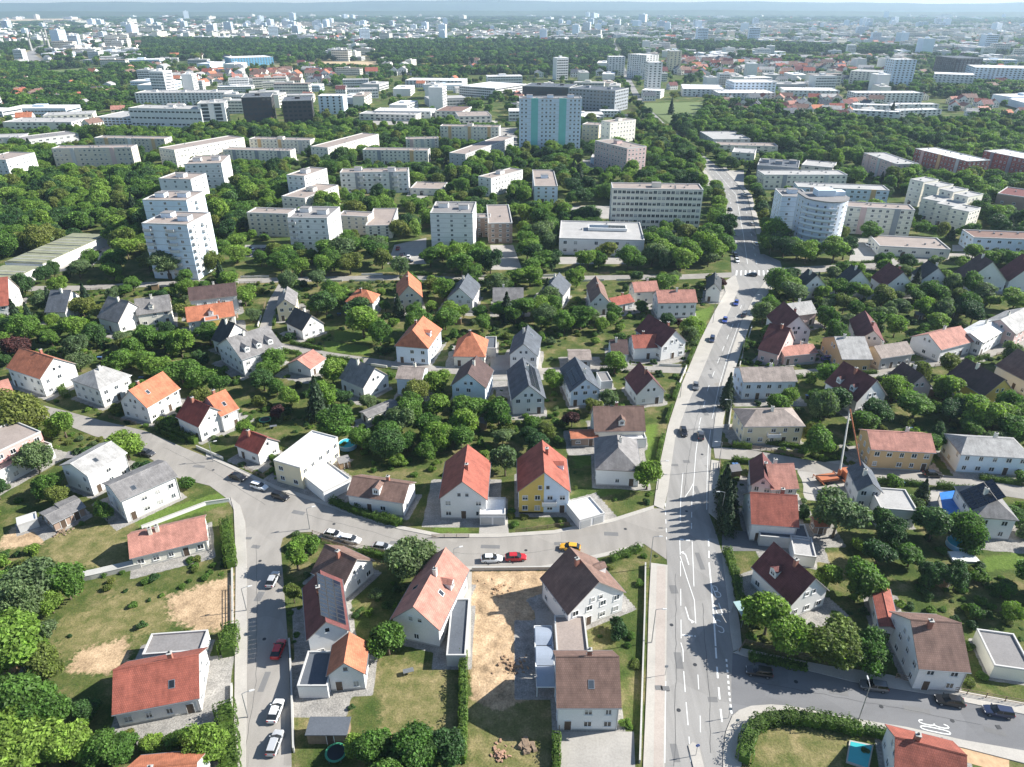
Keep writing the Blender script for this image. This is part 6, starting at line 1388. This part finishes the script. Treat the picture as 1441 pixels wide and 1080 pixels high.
def car(u, v, deg, colr, label, kind='hatch', group=None, z=ZR+.01):
    d = car_data(kind); cc = d['_c']
    def me(nm, mats, key=''):
        k = nm+key
        if k not in cc: cc[k] = d[nm].data(nm, mats, False)
        return cc[k]
    x, y = G(u, v, .5); o = thing('parked_car', label, 'car', (x,y,z), R(deg), group)
    link('body', me('body', paint(colr), colr), o); link('window_band', me('window_band', M_carglass), o); link('roof', me('roof', paint(colr), colr), o)
    for sx in (-1.32,1.38):
        for sy in (-.78,.78): at(link('wheel', me('wheel', [M_rubber, M_metal]), o), (sx,sy,.32))
    for s in (-1,1):
        at(link('headlight', me('headlight', M_lamp), o), (2.04,s*.52,.62)); at(link('taillight', me('taillight', M_tail), o), (-2.15,s*.6,.78)); at(link('mirror', me('mirror', paint(colr), colr), o), (.72,s*.96,.98))
    return o
for q in ((1068,946,168,'black','black car stopped beside the traffic island hedge','estate'), (1229,966,169,'grey','dark grey car parked below the white gable driveway','estate'), (1336,987,168,'black','black hatchback parked above the 30 marking','hatch'), (1404,1002,168,'navy','dark blue car parked nearest the right end of the side road','estate'),
    (388,1001,88,'white','white car parked on the left street ahead of the silver one','hatch'), (387,1046,88,'silver','silver car parked at the foot of the left street','estate'), (384,816,87,'silver','pale car in the shade of the clipped green tree','hatch'), (392,914,88,'red','red car in the shade of the maroon gabled house','hatch'),
    (335,672,-22,'black','black car parked first above the white one on the curved street','hatch'), (365,685,-22,'white','white car parked between two black ones','estate'), (395,699,-22,'black','black car parked last below the white one on the curved street','estate'), (207,638,-20,'darkgrey','dark car in front of the white grey roofed house','hatch'), (181,626,-25,'red','red car at the upper end of the curved street','hatch'),
    (470,753,-14,'white','white car parked at the hedge corner of the curved street','hatch'), (494,760,-14,'white','white car second in the row above the pink roofed house','estate'), (539,771,-12,'silver','silver car just before the pink roofed house','hatch'), (606,786,-8,'darkgrey','dark car half hidden by the pink roof','hatch'), (692,787,3,'white','white car parked at the dirt plot','hatch'), (726,785,3,'red','bright red car parked at the dirt plot','hatch'), (802,771,170,'yellow','yellow orange car driving on the curved street','hatch'),
    (962,608,265,'black','black car driving towards the junction with the curved street','hatch'), (986,613,78,'darkgrey','dark car driving away beside the tree shadow','hatch'), (979,544,255,'grey','dark grey car on the main road left lane','hatch'), (1002,478,250,'navy','navy car descending the main road bend','estate'), (1020,451,248,'blue','blue car on the upper bend behind the navy one','hatch'), (1036,427,246,'blue','blue car nearest the crossing on the main road','hatch'), (1047,443,66,'darkgrey','dark car climbing towards the crossing','hatch'), (1058,387,160,'black','black car turning at the crossing','estate'), (1037,367,268,'white','white car waiting at the crossing','hatch'),
    (1263,496,10,'white','white car beside the mauve grey roofed house','hatch'), (1165,505,12,'blue','blue car under the orange extension','hatch'), (1313,668,-5,'black','black car on the east street near the building site','hatch')):
    car(*q[:5], kind=q[5])
pk = [(350,350),(357,352),(364,352),(372,351),(380,350),(389,350),(352,358),(363,359),(376,358),(122,352),(130,349),(138,346),(112,358),(120,362),(128,359),(136,355),(702,196),(706,203),(712,190),(720,198),(716,208),(704,212),(715,216),(722,221),(560,350),(566,358),(575,362),(1385,350),(1398,350),(1411,350),(1424,350),(1437,350),(1222,345),(1231,351),(1239,357),(575,368),(832,232),(846,233),(860,234),(786,297),(800,298),(815,299)]
for i, (u, v) in enumerate(pk):
    c = random.choice(['black','white','silver','grey','red','navy','white','darkgrey']); car(u, v, random.choice((88,92,90,0)) if u > 200 else 60, c, near_label(*G(u,v), 'small %s car' % c), group=c+' cars in the block car parks', z=.05)
for i, t in enumerate((.04,.1,.16,.2,.26,.33,.4)):
    k = t*(len(ave)-1)*.6; j = int(k); f = k-j; s = 1 if i % 2 else -1; x = ave[j][0]*(1-f)+ave[j+1][0]*f+s*5; y = ave[j][1]*(1-f)+ave[j+1][1]*f
    uu, vv = project(np.array([x]), np.array([y]), .5); c = ['black','white','grey','silver'][i % 4]; car(float(uu[0]), float(vv[0]), 95 if s > 0 else 275, c, 'small %s car driving along the far avenue' % c, group=c+' cars on the avenue')
# ---------------------------------------------------------------- concrete pump truck on the building site
M_orange = mat('orange_paint',(.42,.15,.07),.4,.1); tx, ty = G(1172,678)
tr = thing('concrete_pump_truck', 'orange concrete pump truck with raised folding boom on the building site', 'truck', (tx,ty,.06), R(12))
MB().box(-4.2,2.2,-1.,1.,.75,1.05).build('chassis', M_dark, tr); MB().box(-4.1,.6,-1.15,1.15,1.06,1.7).build('bed', M_orange, tr)
mb = MB(); mb.add([(2.2,-1.2,.6),(4.3,-1.2,.6),(4.35,-1.2,1.7),(4.0,-1.15,2.8),(2.2,-1.15,2.85),(2.2,1.2,.6),(4.3,1.2,.6),(4.35,1.2,1.7),(4.0,1.15,2.8),(2.2,1.15,2.85)], [(0,1,2,3,4),(9,8,7,6,5),(1,6,7,2),(2,7,8,3),(3,8,9,4),(4,9,5,0),(0,5,6,1)]); mb.build('cab', M_orange, tr)
mb = MB(); mb.add([(4.36,-1.0,1.75),(4.36,1.0,1.75),(4.05,1.0,2.65),(4.05,-1.0,2.65)], [(0,1,2,3)]); mb.build('windscreen', M_carglass, tr)
for x in (-3.3,-2.1,3.2):
    for y in (-1.05,1.05):
        mb = MB(); N = 12; rg = [(.5*math.cos(i*2*math.pi/N),.5*math.sin(i*2*math.pi/N)) for i in range(N)]
        mb.add([(a,-.15,b) for a,b in rg]+[(a,.15,b) for a,b in rg], [(i,(i+1)%N,N+(i+1)%N,N+i) for i in range(N)]+[tuple(range(N)),tuple(range(N,2*N))[::-1]]); o = mb.build('wheel', M_rubber, tr); o.location = (x,y,.5)
for x, y in ((1.6,2.6),(1.6,-2.6),(-3.8,2.4),(-3.8,-2.4)): MB().tube([(x,y*.4,1.),(x,y,.9),(x,y,0)],.12,6).build('outrigger', M_orange, tr)
MB().tube([(1.2,0,1.7),(1.2,0,3.3)],.45,10).build('turret', M_orange, tr)
top = Vector(G(1196,576,17.)); lw = Vector(G(1212,662,6.)); inv = Matrix.Rotation(-R(12),4,'Z')
tl_ = inv @ Vector((top.x-tx, top.y-ty, 17.)); ll = inv @ Vector((lw.x-tx, lw.y-ty, 6.))
MB().tube([(1.2,0,3.1),tuple(tl_)],[.24,.18],4).build('boom', mat('boom_grey',(.45,.45,.42),.5,.08), tr); MB().tube([tuple(tl_),tuple(ll)],[.2,.12],4).build('boom_arm', M_orange, tr)
MB().tube([tuple(ll),(ll.x,ll.y,4.6)],.1,6).build('hose', M_rubber, tr)
# ---------------------------------------------------------------- street furniture
def lamp(u, v, h, deg, label, group):
    x, y = G(u, v); o = thing('street_lamp', label, 'street lamp', (x,y,.05), R(deg), group)
    MB().tube([(0,0,0),(0,0,h*.5),(0,0,h)],[.1,.08,.06],8).build('pole', M_metal, o); MB().tube([(0,0,h),(.6,0,h+.15),(1.3,0,h+.2)],.045,6).build('arm', M_metal, o)
    mb = MB(); mb.add([(1.1,-.16,h+.12),(1.9,-.12,h+.16),(1.9,.12,h+.16),(1.1,.16,h+.12),(1.15,-.1,h+.27),(1.85,-.07,h+.26),(1.85,.07,h+.26),(1.15,.1,h+.27)], [(3,2,1,0),(4,5,6,7),(0,1,5,4),(1,2,6,5),(2,3,7,6),(3,0,4,7)]); mb.build('lamp_head', mat('lamp_housing',(.6,.6,.58),.5,.05), o); return o
lamp(1208.5,1012,7.5,80,'grey street lamp on the side road pavement near the dark grey car',None)
for u, v in ((1013,735),(1010,662),(1024,600),(1044,505),(1068,445)): lamp(u, v, 8, 180, 'tall grey street lamp on the right pavement of the main road', 'main road lamps on the right')
for u, v in ((917,905),(914,800),(925,690),(957,560),(1003,455)): lamp(u, v, 8, 0, 'tall grey street lamp on the left pavement of the main road', 'main road lamps on the left')
for p in ave[1:6:1]: 
    uu, vv = project(np.array([p[0]-10]), np.array([p[1]])); lamp(float(uu[0]), float(vv[0]), 9, 0, 'tall lamp along the far avenue pavement', 'avenue lamps')
for u, v in ((349,1010),(347,860),(436,745),(640,803),(300,650)): lamp(u, v, 5.5, 20, 'short lamp along the curved residential street', 'residential street lamps')
x, y = G(979,1064); MB().prism([(x-.8,y-2.2),(x,y-2.6),(x+.8,y-2.2),(x+.8,y+1.6),(x,y+2.2),(x-.8,y+1.6)],.05,.2).build('traffic_island', M_pave, kind='structure')
sg = thing('traffic_sign', 'blue keep right sign on the traffic island of the main road', 'traffic sign', (x,y,.2)); MB().tube([(0,0,0),(0,0,2.6)],.05,8).build('post', M_metal, sg)
mb = MB(); N = 18; mb.add([(.32*math.cos(i*2*math.pi/N),-.07,2.3+.32*math.sin(i*2*math.pi/N)) for i in range(N)]+[(.32*math.cos(i*2*math.pi/N),-.045,2.3+.32*math.sin(i*2*math.pi/N)) for i in range(N)], [tuple(range(N)),tuple(range(N,2*N))[::-1]]+[(i,N+i,N+(i+1)%N,(i+1)%N) for i in range(N)]); mb.build('sign_disc', mat('sign_blue',(.02,.10,.45),.4,.03), sg)
mb = MB(); mb.tube([(-.14,-.085,2.44),(.12,-.085,2.18)],.03,4); mb.tube([(.12,-.085,2.18),(-.05,-.085,2.17)],.03,4); mb.tube([(.12,-.085,2.18),(.13,-.085,2.34)],.03,4); mb.build('arrow', M_frame, sg)
for u, v, lab in ((936,951,'dark sign post on the main road kerb beside the courtyard'),(1025,1011,'sign post on the kerb corner of the side road'),(1035,1027,'sign post behind the kerb corner hedge')):
    x, y = G(u, v); o = thing('sign_post', lab, 'sign post', (x,y,.1)); MB().tube([(0,0,0),(0,0,2.5)],.04,6).build('post', M_metal, o); MB().box(-.28,.28,-.06,-.03,1.9,2.45).build('sign_plate', mat('sign_back',(.35,.36,.37),.5,.05), o)
# bus shelter
x, y = G(1041,872); bs = thing('bus_shelter', 'glass bus shelter with flat roof beside the bus lane', 'bus shelter', (x,y,.1), R(-80)); MB().box(-2,2,-.75,.75,2.4,2.52).build('roof', mat('shelter_roof',(.3,.42,.42),.4,.1), bs)
for sx in (-1.9,1.9):
    for sy in (-.65,.65): MB().box(sx-.05,sx+.05,sy-.05,sy+.05,0,2.4).build('post', M_metal, bs)
MB().box(-1.85,1.85,.6,.63,.3,2.2).build('glass_pane', M_glass, bs); MB().box(-1.2,1.2,.2,.55,.45,.5).build('bench', M_wood, bs)
# pools
def pool(u, v, r, label, z=1.1, rim=(.5,.6,.65)):
    x, y = G(u, v, z); o = thing('swimming_pool', label, 'swimming pool', (x,y,0)); N = 28; c = [(r*math.cos(i*2*math.pi/N),r*math.sin(i*2*math.pi/N)) for i in range(N)]
    MB().prism(c,0,z).build('pool_wall', mat('pool_liner',(.25,.45,.6),.5,.05), o); MB().sheet([(p[0]*.95,p[1]*.95) for p in c],z+.02).build('water', M_pool, o)
    mb = MB(); mb.tube([(*p,z+.04) for p in c+c[:1]],.09,6); mb.build('rim', mat('pool_rim',rim,.5,.05), o); FOOT.append((x,y,0,r,r))
pool(489,624,2.3,'round blue above ground pool behind the cream flat roofed house'); pool(1349,763,2.2,'round turquoise pool with white cover beside it')
x, y = G(1355,782,.5); tag(MB().prism([(x-2.7,y-1.6),(x+2.6,y-1.9),(x+2.5,y+1.2),(x-2.5,y+1.3)],.02,.5).build('pool_cover', wallm('white')), 'white folded cover lying beside the round turquoise pool', 'pool cover')
q = px((1195,1043),(1229,1050),(1222,1085),(1190,1074)); o = thing('swimming_pool', 'rectangular teal pool beside the red tiled roof', 'swimming pool', (*q[0],0))
MB().prism([(p[0]-q[0][0],p[1]-q[0][1]) for p in q],.0,.25).build('pool_wall', M_pave, o); c = Vector((sum(p[0] for p in q)/4,sum(p[1] for p in q)/4)); MB().sheet([((p[0]-c.x)*.88+c.x-q[0][0],(p[1]-c.y)*.88+c.y-q[0][1]) for p in q],.27).build('water', mat('teal_pool_water',(.05,.38,.40),.1,.1), o); FOOT.append((c.x,c.y,0,3,3))
# blue tarpaulin carport
q = px((1322,694),(1343,691),(1351,722),(1328,726), z=2.3); c = Vector((sum(p[0] for p in q)/4,sum(p[1] for p in q)/4)); o = thing('carport', 'carport covered with a bright blue tarpaulin', 'carport', (c.x,c.y,0))
MB().prism([(p[0]-c.x,p[1]-c.y) for p in q],2.3,2.42,bottom=True).build('tarpaulin', mat('blue_tarpaulin',(.03,.17,.5),.5,.15,.5,2.), o)
for p in q: MB().box(-.06+(p[0]-c.x)*.93,.06+(p[0]-c.x)*.93,-.06+(p[1]-c.y)*.93,.06+(p[1]-c.y)*.93,0,2.3).build('post', M_metal, o)
# walls and fences
def wall_line(pts, h, w, m, label, name='garden_wall', cat='wall', z0=0.):
    o = MB(); P = px(*pts); c = P[0]
    mb = MB().prism([(p[0]-c[0],p[1]-c[1]) for p in ribbon(P, w)],z0,h); r_ = thing(name, label, cat, (*c,0)); mb.build('wall', m, r_)
    MB().prism([(p[0]-c[0],p[1]-c[1]) for p in ribbon(P, w+.08)],h,h+.06).build('coping', M_conc, r_)
wall_line([(77,822),(130,812),(200,796)],1.1,1.7,M_conc,'long low concrete trough wall across the left garden')
wall_line([(200,745),(290,711),(324,706)],.9,.25,wallm('white'),'white retaining wall below the dark grey roofed white house')
wall_line([(327,802),(328,890)],.5,.25,M_conc,'low wall along the left street beside the sandy ground'); wall_line([(326.5,965),(325.5,1070)],.6,.25,M_conc,'low wall along the foot of the left street')
wall_line([(908,796),(907,860),(904,950),(900,1075)],.8,.2,M_conc,'low garden wall along the left pavement of the main road')
wall_line([(408,905),(411,960),(414,1060)],1.2,.2,M_conc,'grey wall along the right side of the left street'); wall_line([(664,803),(776,802)],.8,.25,M_conc,'low wall in front of the dirt plot')
def fence(pts, h, label, gap=2.2):
    P = px(*pts); c = P[0]; o = thing('garden_fence', label, 'fence', (*c,0))
    for i in range(len(P)-1):
        a = Vector(P[i]); b = Vector(P[i+1]); L = (b-a).length; k = max(1,int(L/gap)); d = (b-a)/L; ang = math.atan2(d.y,d.x)
        for j in range(k+(i == len(P)-2)):
            p = a+(b-a)*(j/k)-Vector(c); q_ = link('post', fpost, o); q_.location = (p.x,p.y,0); q_.scale = (1,1,h)
        for z in (.25,.6,.92):
            q_ = link('rail', frail, o); m_ = (a+b)/2-Vector(c); q_.location = (m_.x,m_.y,z*h); q_.rotation_euler = (0,0,ang); q_.scale = (L,1,1)
fpost = MB().box(-.05,.05,-.05,.05,0,1).data('post', M_wood); frail = MB().box(-.5,.5,-.025,.025,-.05,.05).data('rail', M_wood)
fence([(1260,955),(1300,966),(1360,978),(1441,993)],1.3,'wooden fence in front of the broad brown roofed house')
fence([(608,757),(660,757)],1.,'low wooden fence before the orange roofed white house'); fence([(726,750),(800,740)],1.,'low fence before the half yellow house')
fence([(1013,652),(1012,735)],1.4,'dark fence along the right pavement of the main road'); fence([(1016,627),(1070,634),(1130,645)],1.1,'fence on the north side of the east street')
fence([(325,830),(326,895)],1.2,'fence beside the sandy ground on the left street'); fence([(787,1028),(787,1080)],1.2,'fence beside the courtyard')
fence([(1040,918),(1048,905),(1100,918),(1170,933)],1.,'fence above the side road verge'); fence([(440,752),(500,771),(540,780)],1.1,'fence above the dark brown roofed house')
# rubble, wood pile and garden clutter
def heap(u, v, n, s, spread, m, name, label, cat):
    x, y = G(u, v); mb = MB()
    for i in range(n):
        a = random.uniform(0,6.28); d = abs(random.gauss(0,.5))*spread; z = max(0,(1-d/spread))*.35*random.random(); q = s*random.uniform(.4,1.2); ca, sa = math.cos(a), math.sin(a); b = random.uniform(0,3)
        cx, cy = d*math.cos(a*3), d*math.sin(a*3); pts = [(ca*q*i_-sa*q*.5*j_+cx, sa*q*i_+ca*q*.5*j_+cy, z+k_*q*.5) for i_,j_,k_ in ((-1,-1,0),(1,-1,0),(1,1,.1),(-1,1,0),(-.8,-.7,1),(.7,-.8,1),(.8,.7,.9),(-.7,.8,1.1))]
        mb.add(pts, [(4,5,6,7),(0,1,5,4),(1,2,6,5),(2,3,7,6),(3,0,4,7)])
    o = mb.build(name, m); o.location = (x,y,.03); tag(o, label, cat); o['kind'] = 'stuff'
heap(704,1062,70,.3,1.6,mat('brush_wood',(.36,.22,.15),.9,.3,2,6),'brushwood_heap','heap of dry brushwood at the foot of the dirt plot','brushwood')
heap(742,1050,14,.8,1.4,M_wood,'plank_stack','stack of weathered planks beside the brushwood heap','planks'); heap(720,938,60,.35,3.2,mat('earth_clods',(.30,.20,.125),.95,.3,1,5),'earth_heap','loose dug earth in the middle of the dirt plot','earth')
heap(88,748,40,.35,1.6,M_wood,'wood_pile','pile of split firewood beside the grey shed','wood pile'); heap(700,830,40,.3,3.5,mat('sand_clods',(.45,.30,.18),.95,.3,1,5),'sand_clods','loose sandy clods near the top of the dirt plot','earth')
for u, v, lab in ((575,948,'grey garden table on the dry lawn'),(385,603,'white garden table among trees')):
    x, y = G(u, v); o = thing('garden_table', lab, 'table', (x,y,.02), .3); MB().box(-.9,.9,-.45,.45,.7,.75).build('table_top', M_metal, o)
    for a in (-.8,.8):
        for b in (-.38,.38): MB().box(a-.03,a+.03,b-.03,b+.03,0,.7).build('leg', M_metal, o)
x, y = G(462,1022,2.3); o = thing('garden_shed', 'flat dark garden shed on the lawn by the left street', 'shed', (x,y,0)); MB().box(-3,3,-1.4,1.4,-.1,2.2).build('wall', M_wood, o); MB().box(-3.2,3.2,-1.6,1.6,2.2,2.35).build('roof', flatm('slate'), o); add_child(door_mesh(), o, (.5,-1.4,0.02))
# garden boundaries along the streets: short fences, walls and hedges with gaps for the drives
def boundary(pts, off, seed):
    rr = random.Random(seed); P = [Vector(p) for p in px(*pts)]; run = []
    for a, b in zip(P[:-1], P[1:]):
        L = (b-a).length; d = (b-a)/L; n_ = Vector((-d.y,d.x))*off; t = rr.uniform(1,3)
        while t < L-4:
            e = min(L, t+rr.uniform(7,13)); q = [a+d*t+n_, a+d*e+n_]; mid_ = (q[0]+q[1])/2
            xs = np.array([q[0].x,mid_.x,q[1].x]); ys = np.array([q[0].y,mid_.y,q[1].y])
            if not blocked(xs, ys, .4, .25).any(): run.append(([tuple(q[0]),tuple(q[1])], mid_))
            t = e+rr.uniform(2.5,5)
    for q, m_ in run:
        k = rr.random()
        if k < .45: hedge(q, rr.uniform(.8,1.3), rr.uniform(1.,1.7), near_label(m_.x, m_.y, 'clipped street hedge'), group='street hedges')
        elif k < .75:
            o = thing('garden_fence', near_label(m_.x, m_.y, 'low wooden street fence'), 'fence', (*q[0],0), 0, 'street fences'); dd = Vector(q[1])-Vector(q[0]); L = dd.length; an = math.atan2(dd.y,dd.x)
            for j in range(int(L/2)+1): p_ = link('post', fpost, o); p_.location = (dd.x*j*2/L, dd.y*j*2/L, 0); p_.scale = (1,1,1.1)
            for z in (.3,.65,1.): r_ = link('rail', frail, o); r_.location = (dd.x/2,dd.y/2,z); r_.rotation_euler = (0,0,an); r_.scale = (L,1,1)
        else:
            o = thing('garden_wall', near_label(m_.x, m_.y, 'low rendered street wall'), 'wall', (*q[0],0), 0, 'street walls'); c_ = q[0]
            MB().prism([(p_[0]-c_[0],p_[1]-c_[1]) for p_ in ribbon(q,.22)],0,.8).build('wall', wallm('ivory'), o); MB().prism([(p_[0]-c_[0],p_[1]-c_[1]) for p_ in ribbon(q,.3)],.8,.86).build('coping', M_conc, o)
for i, (pts, w) in enumerate((([(110,406),(200,401),(330,396),(440,393),(560,391),(700,395),(860,391),(960,390)],3.7), ([(385,425),(374,460)],2.7), ([(392,487),(460,500),(550,513),(632,522)],2.7), ([(760,523),(870,518),(960,522)],2.7), ([(1030,542),(1120,526),(1240,519),(1340,508),(1441,484)],2.9), ([(1020,639),(1060,642),(1130,655)],3.4), ([(1210,666),(1300,673),(1441,694)],3.4), ([(1110,382),(1250,374),(1320,362),(1441,356)],4.7))):
    boundary(pts, w, i); boundary(pts, -w, i+50)
for i, (pts, w) in enumerate((([(142,592),(205,607),(260,631),(330,662),(390,690),(460,712),(560,745),(700,757),(860,736)],1.6), ([(332,740),(332,787),(331,900),(330,1000)],.5), ([(395,790),(399,820),(405,900)],-.6), ([(440,754),(500,772),(570,790)],-.8), ([(927,660),(940,600),(958,545),(985,480),(1005,440)],.7), ([(1014,650),(1028,545),(1042,497),(1055,458)],-.9))):
    boundary(pts, w, 100+i)
# sheds, trampolines, parasols and bins in the gardens
cr = random.Random(77); spots = []
cx_ = grid(70, 270, 9.5, r3); kk = ~blocked(cx_[:,0], cx_[:,1], 1.6, 1.2); cx_ = cx_[kk]; uu_, vv_ = project(cx_[:,0], cx_[:,1]); cx_ = cx_[(uu_ > 5) & (uu_ < 1436) & (vv_ > 395) & ~((uu_ > 820) & (uu_ < 920) & (vv_ > 760))]; cx_ = cx_[r3.permutation(len(cx_))][:40]
shw = mat('shed_boards',(.25,.17,.10),.85,.25,2,8); shr = flatm('grey'); M_net = mat('trampoline_bed',(.02,.025,.03),.7,.1); M_pad = mat('trampoline_pad',(.05,.25,.14),.6,.1)
shed_w = MB().add([(-1.3,-1,0),(1.3,-1,0),(1.3,1,0),(-1.3,1,0),(-1.3,-1,1.9),(1.3,-1,1.9),(1.3,1,2.3),(-1.3,1,2.3)], [(0,1,5,4),(1,2,6,5),(2,3,7,6),(3,0,4,7)]).data('wall', shw); shed_r = MB().add([(-1.5,-1.2,1.86),(1.5,-1.2,1.86),(1.5,1.2,2.34),(-1.5,1.2,2.34),(-1.5,-1.2,1.95),(1.5,-1.2,1.95),(1.5,1.2,2.43),(-1.5,1.2,2.43)], [(3,2,1,0),(4,5,6,7),(0,1,5,4),(1,2,6,5),(2,3,7,6),(3,0,4,7)]).data('roof', shr)
N = 20; circ = [(math.cos(i*2*math.pi/N), math.sin(i*2*math.pi/N)) for i in range(N)]
tr_b = MB().sheet([(p[0]*1.35,p[1]*1.35) for p in circ],.72).data('jumping_mat', M_net); tr_p = MB().add([(p[0]*1.3,p[1]*1.3,.75) for p in circ]+[(p[0]*1.65,p[1]*1.65,.73) for p in circ], [(i,N+i,N+(i+1)%N,(i+1)%N) for i in range(N)]).data('edge_pad', M_pad); tr_l = MB().box(-.04,.04,-.04,.04,0,.72).data('leg', M_metal)
bin_b = MB().add([(-.25,-.28,0),(.25,-.28,0),(.25,.28,0),(-.25,.28,0),(-.3,-.35,1),(.3,-.35,1),(.3,.35,1.02),(-.3,.35,1.02)], [(0,1,5,4),(1,2,6,5),(2,3,7,6),(3,0,4,7)]).data('bin_body', mat('bin_plastic',(.05,.055,.06),.5,.1)); bin_l = MB().box(-.33,.33,-.38,.38,1.0,1.07).data('lid', mat('bin_lid',(.08,.16,.32),.5,.1))
for i, (x, y) in enumerate(cx_):
    k = (0,5,1,5,0,5,1,2,0,5)[i % 10]; a = cr.uniform(0,6.28)
    if k in (0,1): o = thing('garden_shed', near_label(x, y, 'little wooden garden shed'), 'shed', (x,y,0), a, 'little garden sheds'); link('wall', shed_w, o); link('roof', shed_r, o); add_child(door_mesh(.8,1.7), o, (.2,-1.005,.02))
    elif k == 2:
        o = thing('trampoline', near_label(x, y, 'round black trampoline'), 'trampoline', (x,y,0), a, 'garden trampolines'); link('jumping_mat', tr_b, o); link('edge_pad', tr_p, o)
        for p in circ[::4]: l_ = link('leg', tr_l, o); l_.location = (p[0]*1.5,p[1]*1.5,0)
    else:
        for j in range(2): o = thing('wheelie_bin', near_label(x, y, 'dark wheeled bin'), 'bin', (x+j*.8,y,0), .1, 'wheeled bins'); link('bin_body', bin_b, o); link('lid', bin_l, o)
# motorway gantry pylons far left
for u in (45,66,71):
    x, y = G(u,72); o = thing('pylon', 'tall pale motorway bridge pylon on the far left', 'pylon', (x,y,0), 0, 'motorway pylons'); MB().tube([(0,0,-.5),(0,0,48)],[3,1.6],6).build('mast', M_conc, o); MB().box(-6,6,-1,1,30,32).build('cross_beam', M_conc, o)
x, y = G(232,46); o = thing('tower_crane', 'thin tower crane above the far left industrial halls', 'crane', (x,y,0)); MB().box(-1.4,1.4,-1.4,1.4,0,52).build('mast', M_metal, o); MB().tube([(-22,0,52),(0,0,54),(65,8,66)],1.3,4).build('jib', M_metal, o)
# ---------------------------------------------------------------- haze: even pale air over the whole country
hz = MB().box(-16000,16000,-16000,16000,-1,215).build('haze', [], kind='stuff'); hz.data.materials.clear()
m = bpy.data.materials.new('haze_air'); m.use_nodes = True; n = m.node_tree.nodes; n.clear(); out = n.new('ShaderNodeOutputMaterial'); pv = n.new('ShaderNodeVolumePrincipled')
pv.inputs['Color'].default_value = (.60,.80,1.,1); pv.inputs['Density'].default_value = 8.5e-5; pv.inputs['Anisotropy'].default_value = .2
m.node_tree.links.new(pv.outputs[0], out.inputs['Volume']); hz.data.materials.append(m); tag(hz, 'pale blue summer haze lying over the far country', 'haze')
